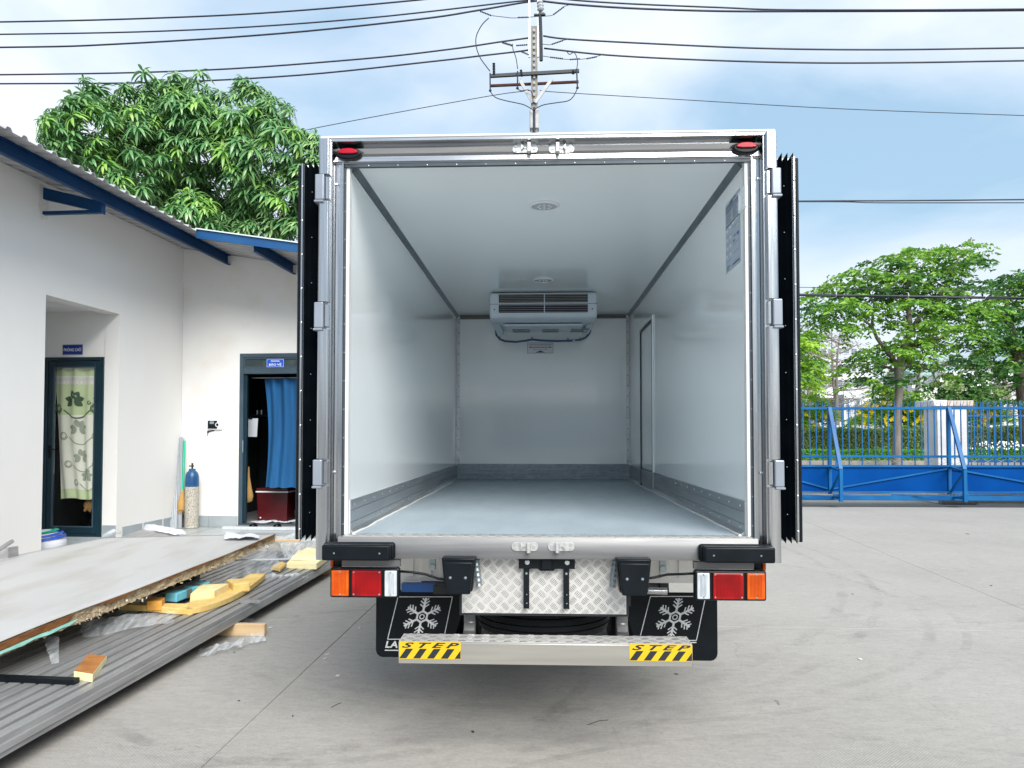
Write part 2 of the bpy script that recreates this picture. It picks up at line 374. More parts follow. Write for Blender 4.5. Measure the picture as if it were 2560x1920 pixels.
class MB:
    def __init__(s, M=None): s.v = []; s.f = []; s.m = []; s.M = M
    def add(s, vs, fs, m=0):
        b = len(s.v)
        s.v += [tuple(s.M @ Vector(p)) for p in vs] if s.M is not None else [tuple(p) for p in vs]
        s.f += [tuple(b+i for i in f) for f in fs]; s.m += [m]*len(fs); return s
    def box(s, x0, x1, y0, y1, z0, z1, m=0):
        if x0 > x1: x0, x1 = x1, x0
        if y0 > y1: y0, y1 = y1, y0
        if z0 > z1: z0, z1 = z1, z0
        return s.add([(x, y, z) for z in (z0, z1) for y in (y0, y1) for x in (x0, x1)],
                     [(0, 2, 3, 1), (4, 5, 7, 6), (0, 1, 5, 4), (2, 6, 7, 3), (0, 4, 6, 2), (1, 3, 7, 5)], m)
    def prism(s, pts, vec, m=0, cap=True):
        pts = [Vector(p) for p in pts]; vec = Vector(vec); n = len(pts)
        nn = Vector((0, 0, 0))
        for i in range(n): nn += pts[i].cross(pts[(i+1) % n])
        if nn.dot(vec) > 0: pts = pts[::-1]
        vs = pts + [p+vec for p in pts]
        fs = [(i, i+n, (i+1) % n+n, (i+1) % n) for i in range(n)]
        if cap: fs += [tuple(range(n)), tuple(range(2*n-1, n-1, -1))]
        return s.add(vs, [f[::-1] if False else f for f in fs], m)
    def bar(s, a, b, w, h, up=(0, 0, 1), m=0):
        a, b = Vector(a), Vector(b); d = (b-a).normalized(); up = Vector(up)
        sx = d.cross(up)
        if sx.length < 1e-4: sx = d.cross(Vector((1, 0, 0)))
        sx.normalize(); sz = sx.cross(d)
        c = [(-w/2, -h/2), (w/2, -h/2), (w/2, h/2), (-w/2, h/2)]
        vs = [a+sx*x+sz*z for x, z in c] + [b+sx*x+sz*z for x, z in c]
        return s.add(vs, [(0, 1, 2, 3)[::-1] if False else (3, 2, 1, 0), (4, 5, 6, 7), (0, 1, 5, 4), (1, 2, 6, 5), (2, 3, 7, 6), (3, 0, 4, 7)], m)
    def tube(s, pts, r, n=8, m=0, cap=True):
        pts = [Vector(p) for p in pts]; k = len(pts); rs = r if hasattr(r, '__len__') else [r]*k
        d0 = (pts[1]-pts[0]).normalized(); a = d0.orthogonal().normalized()
        vs = []
        for i, p in enumerate(pts):
            d = (pts[min(i+1, k-1)]-pts[max(i-1, 0)]).normalized()
            a = (a-d*a.dot(d)).normalized(); b = d.cross(a)
            vs += [p+(a*cos(2*pi*j/n)+b*sin(2*pi*j/n))*rs[i] for j in range(n)]
        fs = [(i*n+j, i*n+(j+1) % n, (i+1)*n+(j+1) % n, (i+1)*n+j) for i in range(k-1) for j in range(n)]
        if cap: fs += [tuple(range(n-1, -1, -1)), tuple((k-1)*n+j for j in range(n))]
        return s.add(vs, fs, m)
    def lathe(s, prof, c=(0, 0, 0), n=20, axis='Z', m=0):
        k = len(prof); vs = []
        for r, z in prof:
            for j in range(n):
                a = 2*pi*j/n
                p = {'Z': (r*cos(a), r*sin(a), z), 'Y': (r*cos(a), z, -r*sin(a)), 'X': (z, r*cos(a), r*sin(a))}[axis]
                vs.append((p[0]+c[0], p[1]+c[1], p[2]+c[2]))
        fs = [(i*n+j, i*n+(j+1) % n, (i+1)*n+(j+1) % n, (i+1)*n+j) for i in range(k-1) for j in range(n)]
        fs += [tuple(range(n-1, -1, -1)), tuple((k-1)*n+j for j in range(n))]
        return s.add(vs, fs, m)
    def dome(s, c, nrm, r, h=.4, n=8, m=0):   # rivet head
        c, nrm = Vector(c), Vector(nrm).normalized(); a = nrm.orthogonal().normalized(); b = nrm.cross(a)
        vs = [c+(a*cos(2*pi*j/n)+b*sin(2*pi*j/n))*r for j in range(n)] + [c+nrm*r*h*.8+(a*cos(2*pi*j/n)+b*sin(2*pi*j/n))*r*.6 for j in range(n)] + [c+nrm*r*h]
        fs = [(j, (j+1) % n, n+(j+1) % n, n+j) for j in range(n)] + [(n+j, n+(j+1) % n, 2*n) for j in range(n)]
        return s.add(vs, fs, m)
    def mesh(s, name, mats, smooth=None):
        me = bpy.data.meshes.new(name); me.from_pydata(s.v, [], s.f)
        if any(s.m): me.polygons.foreach_set('material_index', s.m)
        finish(me, mats, smooth); me.update(); return me
    def build(s, name, mats, parent=None, smooth=None, bev=0, kind=None, label=None, seg=1):
        o = link(bpy.data.objects.new(name, s.mesh(name, mats, smooth)), parent)
        if len(s.f) < 9000:
            bm = bmesh.new(); bm.from_mesh(o.data); bmesh.ops.recalc_face_normals(bm, faces=bm.faces); bm.to_mesh(o.data); bm.free()
        if bev:
            md = o.modifiers.new('bevel', 'BEVEL'); md.width = bev; md.segments = seg; md.limit_method = 'ANGLE'; md.angle_limit = radians(35)
            md.harden_normals = False
        if kind: o['kind'] = kind
        if label: o['label'] = label
        return o
def place(name, me, parent, M, **k): return tag(link(bpy.data.objects.new(name, me), parent, M), **k)
T = Matrix.Translation

def grid_mesh(fn, nu, nv, thick=0):
    vs = [tuple(fn(i/nu, j/nv)) for j in range(nv+1) for i in range(nu+1)]
    fs = [(j*(nu+1)+i, j*(nu+1)+i+1, (j+1)*(nu+1)+i+1, (j+1)*(nu+1)+i) for j in range(nv) for i in range(nu)]
    return vs, fs
def patch(name, corners, nu, nv, amp, mats, parent=None, freq=6, smooth=180, solid=0, seed=0, kind=None, edge=0, aniso=(1, 1, 1)):
    """a crumpled sheet stretched between four corners"""
    A, B, C_, D = [Vector(c) for c in corners]
    nrm = (B-A).cross(D-A).normalized()
    def fn(u, v):
        uu, vv = u, v
        if edge:
            uu = u + edge*fbm((v*9+seed, 3, u*2))*(1 if .02 < v else 1); vv = v + edge*fbm((u*9+seed, 8, v*2))
        p = A*(1-uu)*(1-vv)+B*uu*(1-vv)+C_*uu*vv+D*(1-uu)*vv
        q = Vector((p.x*aniso[0], p.y*aniso[1], p.z*aniso[2]))*freq + Vector((seed, seed*.3, 0))
        return p + nrm*amp*(fbm(q)+.5*fbm(q*2.3)+.3*abs(fbm(q*3.4))) + Vector((fbm(q*.7), fbm(q*.7+Vector((9, 9, 9))), 0))*amp*.4
    vs, fs = grid_mesh(fn, nu, nv)
    mb = MB(); mb.add(vs, fs)
    o = mb.build(name, mats, parent, smooth=smooth, kind=kind)
    if solid:
        md = o.modifiers.new('solid', 'SOLIDIFY'); md.thickness = solid
    return o
def text_mesh(txt, w, h, extrude=.0006, shear=0, bold=0, spacing=1.0):
    cu = bpy.data.curves.new('txt', 'FONT'); cu.body = txt; cu.align_x = 'CENTER'; cu.size = 1; cu.extrude = .0
    cu.shear = shear; cu.offset = bold; cu.space_character = spacing; cu.resolution_u = 3
    o = bpy.data.objects.new('txt', cu); COL.objects.link(o)
    dg = bpy.context.evaluated_depsgraph_get(); dg.update()
    me = bpy.data.meshes.new_from_object(o.evaluated_get(dg))
    co = np.zeros(len(me.vertices)*3); me.vertices.foreach_get('co', co); co = co.reshape(-1, 3)
    mn, mxx = co.min(0), co.max(0); sz = np.maximum(mxx-mn, 1e-6)
    co[:, 0] = (co[:, 0]-(mn[0]+mxx[0])/2)*w/sz[0]; co[:, 1] = (co[:, 1]-(mn[1]+mxx[1])/2)*h/sz[1]
    vs = [tuple(c) for c in co]; fs = [tuple(p.vertices) for p in me.polygons]
    bpy.data.objects.remove(o); bpy.data.curves.remove(cu); bpy.data.meshes.remove(me)
    return vs, fs
def write(name, txt, centre, w, h, m, parent, U=(1, 0, 0), V=(0, 0, 1), **k):
    vs, fs = text_mesh(txt, w, h, **k); c, U, V = Vector(centre), Vector(U).normalized(), Vector(V).normalized()
    mb = MB(); mb.add([c+U*x+V*y for x, y, z in vs], fs)
    return mb.build(name, m, parent)

# vectorised foliage -------------------------------------------------
def np_mesh(name, v, tris, mats, parent=None, kind=None, M=None, smooth=False, quads=None):
    me = bpy.data.meshes.new(name)
    F = quads if quads is not None else tris; k = F.shape[1]
    me.vertices.add(len(v)); me.vertices.foreach_set('co', v.astype(np.float32).ravel())
    me.loops.add(F.size); me.loops.foreach_set('vertex_index', F.astype(np.int32).ravel())
    me.polygons.add(len(F)); me.polygons.foreach_set('loop_start', np.arange(0, F.size, k, dtype=np.int32))
    me.polygons.foreach_set('loop_total', np.full(len(F), k, dtype=np.int32))
    me.update(calc_edges=True)
    for m in ([mats] if isinstance(mats, str) else mats): me.materials.append(MATS[m])
    if smooth: me.shade_smooth()
    if name is None: return me
    o = link(bpy.data.objects.new(name, me), parent, M)
    if kind: o['kind'] = kind
    return o
def leaf_cloud(P, D, L, W, fold=.25):
    """folded two-triangle leaves at P pointing along D"""
    n = len(P); D = D/np.linalg.norm(D, axis=1, keepdims=True)
    A = rng.normal(size=(n, 3)); A[:, 2] *= .4; S = np.cross(D, A); S /= np.linalg.norm(S, axis=1, keepdims=True)+1e-9
    N = np.cross(S, D)
    L = L*rng.uniform(.7, 1.25, (n, 1)); W = W*rng.uniform(.8, 1.2, (n, 1))
    b = P; t = P+D*L-np.array([0, 0, 1])*L*.12; l_ = P+D*L*.45+S*W*.5+N*W*fold; r_ = P+D*L*.45-S*W*.5+N*W*fold
    v = np.stack([b, r_, t, l_], 1).reshape(-1, 3); i = np.arange(n)[:, None]*4
    tr = np.concatenate([i+[[0, 1, 2]], i+[[0, 2, 3]]], 1).reshape(-1, 3)
    return v, tr
def ball(n): 
    x = rng.normal(size=(n, 3)); return x/np.linalg.norm(x, axis=1, keepdims=True)
def rosette(nleaf=13, L=.27, W=.05, seed=0):
    """a whorl of drooping lance-shaped leaves"""
    r = random.Random(seed); vs = []; fs = []
    for k in range(nleaf):
        a = 2.399*k + r.uniform(-.2, .2); lev = k/nleaf
        el = radians(r.uniform(20, 50)*(1-lev)+r.uniform(-35, 5)*lev) if k > 1 else radians(60)
        ln = L*r.uniform(.75, 1.15)*(.55+.45*min(1, lev*2.2)); w = W*r.uniform(.85, 1.15)
        d = Vector((cos(a)*cos(el), sin(a)*cos(el), sin(el))); p = Vector((cos(a)*.01, sin(a)*.01, .05*(1-lev)))
        side = Vector((-sin(a), cos(a), 0)); b = len(vs); N = 5
        droop = r.uniform(.75, 1.25)
        for i in range(N+1):
            t = i/N; ww = w*.5*(sin(pi*min(1, (t*.92+.08)))**.7) if 0 < i < N else w*.04
            up = side.cross(d).normalized()
            vs += [p-side*ww+up*ww*.35, p, p+side*ww+up*ww*.35]
            p = p+d*ln/N; d = (d+Vector((0, 0, -droop*.42))).normalized()
        for i in range(N):
            q = b+i*3; fs += [(q, q+1, q+4, q+3), (q+1, q+2, q+5, q+4)]
    return np.array([tuple(v) for v in vs]), np.array(fs)
def branch(mb, p, d, L, r, depth, rnd, tips, spread=.6, up=.15, n=6):
    p = Vector(p); d = Vector(d).normalized(); pts = [p.copy()]; rs = [r]
    for i in range(4):
        d = (d+Vector((rnd.uniform(-.16, .16), rnd.uniform(-.16, .16), up*.3))).normalized()
        p = p+d*L/4; pts.append(p.copy()); rs.append(r*(1-.13*(i+1)))
    mb.tube(pts, rs, n=n, cap=True)
    if depth == 0: tips.append(p.copy()); return
    for k in range(rnd.choice([2, 3, 3])):
        nd = (d+Vector((rnd.uniform(-1, 1), rnd.uniform(-1, 1), rnd.uniform(-.3, .6)))*spread).normalized()
        branch(mb, pts[rnd.choice([2, 3, 4])], nd, L*rnd.uniform(.6, .8), rs[-1]*.75, depth-1, rnd, tips, spread, up, max(4, n-1))
    tips.append(p.copy())

# ================================================================== SETTING
g = MB(); g.box(-300, 300, -200, 17.0, -.4, -.03)
ground = g.build('ground', 'soil', kind='structure')
# the yard slabs, split by the sawn joints seen in the photograph
def J1(y): return -1.60 + .0182*y            # long joint left of the truck
def J2(y): return 3.71 + .0705*y             # long joint towards the gate
def J0(y): return -7.3 + .0182*y
def J3(y): return 9.1 + .0705*y
def K(x): return 5.965 - .0237*x             # cross joint
rows = [(lambda x: -64.0), (lambda x: -44.0), (lambda x: -24.0), (lambda x: -14.0), (lambda x: -4.2-.0237*x), K, (lambda x: 15.75)]  # farthest rows added behind the camera, pale to bounce light into the box
cols = [(lambda y: -45.0), (lambda y: -19.0), J0, J1, J2, J3, (lambda y: 26.0), (lambda y: 46.0)]
def corner(cf, rf):
    x = 0.
    for _ in range(6): y = rf(x); x = cf(y)
    return Vector((x, rf(x), 0))
for i in range(len(cols)-1):
    for j in range(len(rows)-1):
        q = [corner(cols[i], rows[j]), corner(cols[i+1], rows[j]), corner(cols[i+1], rows[j+1]), corner(cols[i], rows[j+1])]
        c = sum(q, Vector())/4; q = [p+(Vector((c.x-p.x, 0, 0)).normalized()+Vector((0, c.y-p.y, 0)).normalized())*.002 for p in q]
        mb = MB(); mb.prism([p+Vector((0, 0, -.05)) for p in q], (0, 0, .05))
        o = mb.build('concrete_slab', 'yard_concrete', ground, bev=.003)
# sliding gate track and the road beyond
GY = 16.3
mb = MB(); mb.box(4.0, 22, GY-.55, GY+.5, -.2, -.004); mb.build('gate_track_kerb', 'yard_concrete', kind='structure')
tr = MB(); tr.box(4, 22, GY-.33, GY-.27, -.004, .022); tag(tr.build('gate_rail', 'arm_dark'), kind='structure')
mb = MB(); mb.box(4.0, 300, GY+.502, 19.4, -.2, -.006); mb.build('apron', 'yard_concrete', kind='structure')
mb = MB(); mb.box(-300, 300, 17.0, 22.6, -.3, -.02); mb.build('road', 'asphalt', kind='structure')
mb = MB(); mb.box(-300, 300, 22.6, 420, -.3, .0); mb.build('verge', 'soil', kind='structure')

# ------------------------------------------------------------------ guard building (local frame: x = s out from wall A, y = t along it)
BO = (-5.389, 10.881, 0); BR = radians(-2.9)
BM = T(BO) @ Matrix.Rotation(BR, 4, 'Z')
bld = thing('guard_building', 'low cream rendered guard building with corrugated roof and blue purlins beside the yard', 'building', BO, BR)
def LM(): return MB(BM)
def lw(s, t, z): return BM @ Vector((s, t, z))
def on_wall(px, py):           # px -> local coords on wall B (t = 0)
    n = BM.to_3x3() @ Vector((0, 1, 0)); d = ray(px, py); k = (Vector(BO)-_C).dot(n)/d.dot(n)
    return BM.inverted() @ (_C+d*k)
def on_t(px, py, t):
    n = BM.to_3x3() @ Vector((0, 1, 0)); o = BM @ Vector((0, t, 0)); d = ray(px, py); k = (o-_C).dot(n)/d.dot(n)
    return BM.inverted() @ (_C+d*k)
def on_s(px, py, s):
    n = BM.to_3x3() @ Vector((1, 0, 0)); o = BM @ Vector((s, 0, 0)); d = ray(px, py); k = (o-_C).dot(n)/d.dot(n)
    return BM.inverted() @ (_C+d*k)
PZ = .15
rz = lambda s: 4.33-.158*s            # underside of roof
t_near = on_s(115, 740, 0).y; t_far = on_s(299, 782, 0).y
z_rec = (on_s(115, 740, 0).z+on_s(299, 782, 0).z)/2
# wall A with the porch opening
w = LM()
w.box(-.2, 0, -11, t_near, 0, rz(0)); w.box(-.2, 0, t_near, t_far, z_rec, rz(0)); w.box(-.2, 0, t_far, 0, 0, rz(0))
w.build('wall', 'plaster', bld)
# wall B
dl = on_wall(600, 900).x; dt = on_wall(604, 884).z; dr = dl+1.12
w = LM()
def slab_w(mb, s0, s1, z0a, thick=.2):
    mb.prism([(s0, 0, z0a), (s1, 0, z0a), (s1, 0, rz(s1)), (s0, 0, rz(s0))], (0, thick, 0))
slab_w(w, .002, dl, 0); slab_w(w, dl, dr, dt); slab_w(w, dr, 5.2, 0)
w.build('wall', 'plaster_grimy', bld)
w = LM(); w.box(5.2, 5.35, 0.0, 2.6, 0, 3.4); w.box(-3.2, 5.2, 2.45, 2.6, 0, 3.5); w.build('wall', 'plaster', bld)
# recess
w = LM()
rl = on_t(112, 1000, t_far).x; rr = on_t(260, 1000, t_far).x; rt = on_t(200, 893, t_far).z
w.box(-1.75, rl, t_far, t_far+.15, PZ, 3.13); w.box(rr, -.2, t_far, t_far+.15, PZ, 3.13); w.box(rl, rr, t_far, t_far+.15, rt, 3.13)
w.box(-1.75, -1.6, t_near-.1, t_far, PZ, 3.13)
w.build('porch_wall', 'plaster', bld)
w = LM(); w.box(-1.75, -.2, t_near-.2, t_far+.15, 3.132, 3.2); w.build('porch_ceiling', 'white_plastic', bld)
for k in range(2):
    for j in range(3):
        s0 = -1.6+.47*j; t0 = t_near+.02+.62*k
        q = LM(); q.box(s0+.006, s0+.464, t0+.006, min(t0+.614, t_far-.004), 3.115, 3.131); q.build('ceiling_tile', 'white_plastic', bld)
w = LM(); w.box(-1.75, -.2, t_near-.4, t_near, 0, 3.2); w.build('wall', 'plaster', bld)
# floors
w = LM(); w.box(-1.75, 0, t_near, t_far+.1, 0, PZ-.012); w.box(0.001, 5.2, -1.25, .1, 0, PZ-.012); w.build('porch_floor', 'mortar', bld)
k = 0
for i in range(9):
    for j in range(2):
        q = LM(); q.box(.008+i*.6, .594+i*.6, -1.245+j*.6, -.652+j*.6, PZ-.012, PZ); q.build('floor_tile', 'floor_tile', bld)
q = LM(); q.box(-1.59, -.004, t_near+.01, t_far-.012, PZ-.012, PZ); q.build('floor_tile', 'floor_tile', bld)
# skirting tiles
sk = .165
for i in range(2):
    q = LM(); a = .004+i*.45; q.box(a, min(a+.446, dl-.01), -.014, -.001, PZ, PZ+sk); q.build('skirting_tile', 'skirting', bld, bev=.001)
for i in range(3):
    q = LM(); q.box(.001, .013, -.46-i*.48, -.02-i*.48, PZ if i < 3 else 0, PZ+sk); q.build('skirting_tile', 'skirting', bld, bev=.001)
q = LM(); q.box(rr+.012, -.003, t_far-.013, t_far-.001, PZ, PZ+.2); q.build('skirting_tile', 'skirting', bld)
q = LM(); q.box(rl, rr, t_far-.05, t_far-.002, PZ, PZ+.05); q.build('door_step', 'skirting', bld)
# roof: corrugated sheet (ribs run down the slope), purlins and fascia
def roof_patch(mb, s0, s1, t0, t1):
    prof = []; t = t0
    while t < t1:
        prof += [(t, 0), (t+.10, 0), (t+.125, .032), (t+.165, .032)]; t += .19
    prof.append((t1, 0)); ns = 2; b = []
    for (tt, h) in prof:
        for i in range(ns): s = s0+(s1-s0)*i/(ns-1); b.append((s, tt, rz(s)+.008+h))
    f = [(i*2, i*2+1, i*2+3, i*2+2) for i in range(len(prof)-1)]
    mb.add(b, f)
r_ = LM(); roof_patch(r_, -3.4, .95, -11.2, 2.8); roof_patch(r_, .95, 5.5, -1.33, 2.8)
ro = r_.build('roof', 'roof_sheet', bld); md = ro.modifiers.new('solid', 'SOLIDIFY'); md.thickness = .004
r_ = LM()
r_.prism([(.93, -1.36, rz(.93)+.045), (5.5, -1.36, rz(5.5)+.045), (5.5, -1.36, rz(5.5)-.075), (.93, -1.36, rz(.93)-.075)], (0, .028, 0))
r_.prism([(.93, -1.385, rz(.93)+.052), (5.5, -1.385, rz(5.5)+.052), (5.5, -1.385, rz(5.5)+.038), (.93, -1.385, rz(.93)+.038)], (0, .1, 0), m=1)
r_.build('fascia', ['fascia_blue', 'roof_edge'], bld)
def cpurlin(s, t0, t1, h=.15):
    q = LM(); z = rz(s)-.002
    q.box(s, s+.006, t0, t1, z-h, z-.012); q.box(s+.008, s+.055, t0, t1, z-.014-.01*0, z-.008); q.box(s+.0065, s+.055, t0, t1, z-h-.004, z-h+.004)
    return q.build('purlin', 'navy_steel', bld)
cpurlin(.69, -11.1, -.001); cpurlin(1.70, -1.33, -.001); cpurlin(2.75, -1.33, -.001)
# wall bracket under the eave
tb = on_s(107, 490, 0).y
q = LM()
q.prism([(.0, tb, rz(0)-.06), (.685, tb, rz(.685)-.13), (.685, tb, rz(.685)-.25), (0, tb, rz(0)-.19)], (0, .05, 0))
q.build('bracket_beam', 'navy_steel', bld, bev=.003)
q = LM(); q.box(0.0, .685, tb+.0, tb+.045, 3.965, 3.972); q.box(0.0, .685, tb-.004, tb-.0005, 3.965, 4.0); q.build('bracket_tie', 'navy_steel', bld)
q = LM(); q.box(.687, .70, tb-.01, tb+.06, 3.96, rz(.69)-.12); q.build('bracket_plate', 'navy_steel', bld)
# torn plaster patch round the bracket
q = LM(); pts = [(0, tb-.06+random.uniform(-.02, .02), rz(0)-.005)]
q.prism([(.0, tb-.05, rz(0)-.03), (.0, tb+.1, rz(0)-.05), (.0, tb+.08, 3.93), (.0, tb-.02, 3.90), (.0, tb-.06, 4.05)], (.003, 0, 0)); q.build('plaster_patch', 'plaster_patch', bld)

# door CHO : dark aluminium frame, glass, curtain behind
def ring(mb, s0, s1, z0, z1, t0, t1, w_, m=0, wb=None):
    wb = w_ if wb is None else wb
    mb.box(s0, s0+w_, t0, t1, z0, z1, m); mb.box(s1-w_, s1, t0, t1, z0, z1, m)
    mb.box(s0+w_, s1-w_, t0, t1, z1-w_, z1, m); mb.box(s0+w_, s1-w_, t0, t1, z0, z0+wb, m)
dz0 = PZ+.052
door = None
q = LM(); ring(q, rl+.001, rr-.001, dz0, rt-.001, t_far-.02, t_far+.06, .045, wb=.03); q.build('door_frame', 'door_frame_dark', bld, bev=.003)
q = LM(); ring(q, rl+.048, rr-.048, dz0+.032, rt-.048, t_far-.005, t_far+.04, .072, wb=.085)
door = q.build('door', 'door_frame_dark', bld, bev=.004)
q = LM(); ring(q, rl+.1205, rr-.1205, dz0+.1175, rt-.1205, t_far-.010, t_far+.03, .014); q.build('glazing_bead', 'door_frame_grey', door)
q = LM(); q.box(rl+.135, rr-.135, t_far+.012, t_far+.018, dz0+.132, rt-.135); q.build('glass_pane', 'glass', door)
hz = on_t(310, 1123, t_far).z
q = LM(); q.box(rl+.068, rl+.098, t_far-.014, t_far-.0055, hz-.12, hz+.05); q.tube([(rl+.082, t_far-.012, hz), (rl+.082, t_far-.055, hz), (rl+.20, t_far-.06, hz-.002)], .009, 8)
q.build('door_handle', 'black_plastic', door, bev=.001)
# room behind that door; near-black walls paint in its shade
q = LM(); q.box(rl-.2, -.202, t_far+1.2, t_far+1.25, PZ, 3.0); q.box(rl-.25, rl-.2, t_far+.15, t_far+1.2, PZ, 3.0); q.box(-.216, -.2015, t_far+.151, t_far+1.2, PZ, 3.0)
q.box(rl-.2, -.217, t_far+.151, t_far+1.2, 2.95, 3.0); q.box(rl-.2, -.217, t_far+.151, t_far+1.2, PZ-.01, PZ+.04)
q.build('shade_lining', 'dark_room', bld)
c0 = on_t(134, 912, t_far+.062); c1 = on_t(251, 912, t_far+.062); c2 = on_t(246, 1247, t_far+.062); c3 = on_t(153, 1247, t_far+.062)
curt = thing('curtain', 'pale green curtain with leaf print behind the glass of the door at the porch', 'curtain', lw(*c1))
def cfn(u, v, off=0):
    tl = c0+(c3-c0)*v; trr = c1+(c2-c1)*v; p = tl+(trr-tl)*u
    return lw(p.x, p.y+.016*sin(u*21+2*sin(v*3))+.012*sin(u*9+v*4)-off, p.z+.01*sin(u*7)*(v > .9))
def band(name, v0, v1, m, off=0):
    vs, fs = grid_mesh(lambda u, v: cfn(u, v0+(v1-v0)*v, off), 48, 10); mb = MB(); mb.add(vs, fs); return mb.build(name, m, curt, smooth=180)
band('cloth_band', 0, .04, 'curtain_pale'); band('cloth_band', .04, .085, 'curtain_green'); band('cloth_band', .145, .375, 'curtain_green')
band('cloth_band', .085, .145, 'curtain_pale'); band('cloth_band', .375, .93, 'curtain_pale'); band('cloth_band', .93, 1, 'curtain_green')
band('lace_trim', .095, .12, 'lace', .004)
lt = MB()
for k in range(13):
    u = (k+.6)/13.6; a = cfn(u-.02, .12, .004); b = cfn(u+.02, .12, .004); c = cfn(u+.012, .152, .005); d = cfn(u-.012, .152, .005)
    lt.add([a, b, c, d], [(0, 1, 2, 3)])
lt.build('lace_tassels', 'lace', curt, kind='stuff')
def motif(u0, v0, sc, m):
    mb = MB(); ar = (c1.x-c0.x)/(c0.z-c3.z)
    def P(du, dv): return cfn(u0+du*sc, v0+dv*sc*ar, .006)
    for a in (-100, -55, -10, 35, 145, 190):
        a = radians(a); L = .17; d = (cos(a), sin(a)); n = (-sin(a), cos(a)); N = 5; top = []; bot = []
        for i in range(N+1):
            t = i/N; wd = .055*sin(pi*t)
            top.append(P(d[0]*(t*L+.02)+n[0]*wd, d[1]*(t*L+.02)+n[1]*wd)); bot.append(P(d[0]*(t*L+.02)-n[0]*wd, d[1]*(t*L+.02)-n[1]*wd))
        mb.add(top+bot, [(i, i+1, N+2+i, N+1+i) for i in range(N)])
    def stroke(f, n=26, wd=.011):
        vs = []
        for i in range(n+1):
            t = i/n; x, y = f(t); x2, y2 = f(t+.01); dx, dy = x2-x, y2-y; l = math.hypot(dx, dy)+1e-9
            vs += [P(x-dy/l*wd, y+dx/l*wd), P(x+dy/l*wd, y-dx/l*wd)]
        mb.add(vs, [(2*i, 2*i+1, 2*i+3, 2*i+2) for i in range(n)])
    stroke(lambda t: (-.22+.55*t, .18+.15*sin(pi*t)))
    for cx_ in (-.34, .4): stroke(lambda t, cx_=cx_: (cx_+.085*cos(t*11)*(1-.5*t), .15+.085*sin(t*11)*(1-.5*t)), 36, .009)
    mb.build('leaf_print', m, curt)
motif(.43, .265, 1.1, 'print_leaf'); motif(.5, .475, 1.0, 'print_leaf_light'); motif(.55, .69, .9, 'print_leaf_light'); motif(.7, .83, .85, 'print_leaf_light')
motif(1.02-.09, .255, .5, 'print_leaf')
# second straw broom head behind the glass
hb = thing('straw_broom', 'brown straw broom end showing at the bottom of the porch door glass', 'broom', lw(rr-.17, t_far+.2, PZ+.3))
q = MB()
for k in range(60):
    a = on_t(243+random.uniform(-3, 3), 1240+random.uniform(-10, 10), t_far+.14+random.uniform(-.02, .02)); b = on_t(random.uniform(209, 236), 1262+random.uniform(-4, 20), t_far+.14+random.uniform(-.03, .03))
    q.tube([lw(*a), lw(*((a+b)/2+Vector((0, 0, .02)))), lw(*b)], .004, 3)
q.build('bristles', 'straw', hb, kind='stuff')
def wall_sign(name, label, px0, py0, px1, py1, t, m, thick=.008):
    a = on_t(px0, py0, t); b = on_t(px1, py1, t); c = (a+b)/2; root = thing(name, label, 'sign', lw(c.x, t, c.z), BR)
    q = LM(); q.box(a.x, b.x, t-thick, t-.001, b.z, a.z); q.build('board', m, root, bev=.0015)
    return root, a, b, c
U_ = BM.to_3x3() @ Vector((1, 0, 0))
rt_, a, b, c = wall_sign('room_sign', 'small dark blue sign reading PHÒNG CHỜ above the porch door', 157.5, 862, 207, 886.5, t_far, 'sign_blue')
write('lettering', 'PHÒNG CHỜ', lw(c.x, t_far-.0092, c.z+.004), (b.x-a.x)*.86, .052, 'print_white', rt_, U=U_, bold=.012)
q = LM(); ring(q, a.x+.006, b.x-.006, b.z+.006, a.z-.006, t_far-.0088, t_far-.0079, .0025); q.build('printed_border', 'far_window', rt_)

# door BAO VE
tz = on_wall(607, 929).z; z_b = PZ+.03
q = LM(); ring(q, dl+.001, dr-.001, z_b, dt-.001, -.012, .09, .06, wb=.02); q.box(dl+.061, dr-.061, -.010, .088, tz-.035, tz+.05); q.build('door_frame', 'door_frame_grey', bld, bev=.003)
q = LM(); ring(q, dl+.063, dr-.063, tz+.052, dt-.063, 0, .05, .02); q.build('transom_window', 'door_frame_grey', bld)
tw = bld.children[-1]
q = LM(); q.box(dl+.084, dr-.084, .02, .026, tz+.073, dt-.084); q.build('glass_pane', 'dark_glass', tw)
q = LM(); q.box(dl+.084, dl+.32, .012, .018, tz+.073, dt-.084); q.build('glass_pane', 'dark_glass', tw)
q = LM(); q.box(dl+.063, dl+.10, .03, .085, z_b+.03, tz-.04); q.build('door_edge', 'door_frame_dark', bld, bev=.003)
q = LM(); q.box(dl+.058, dl+.07, -.0145, -.0125, on_wall(600, 1131).z, on_wall(600, 1101).z); q.build('strike_plate', 'galvanised', bld)
q = LM(); q.box(dl-.02, dr+.1, -.05, .1, PZ+.001, PZ+.028); q.build('door_sill', 'mortar', bld)
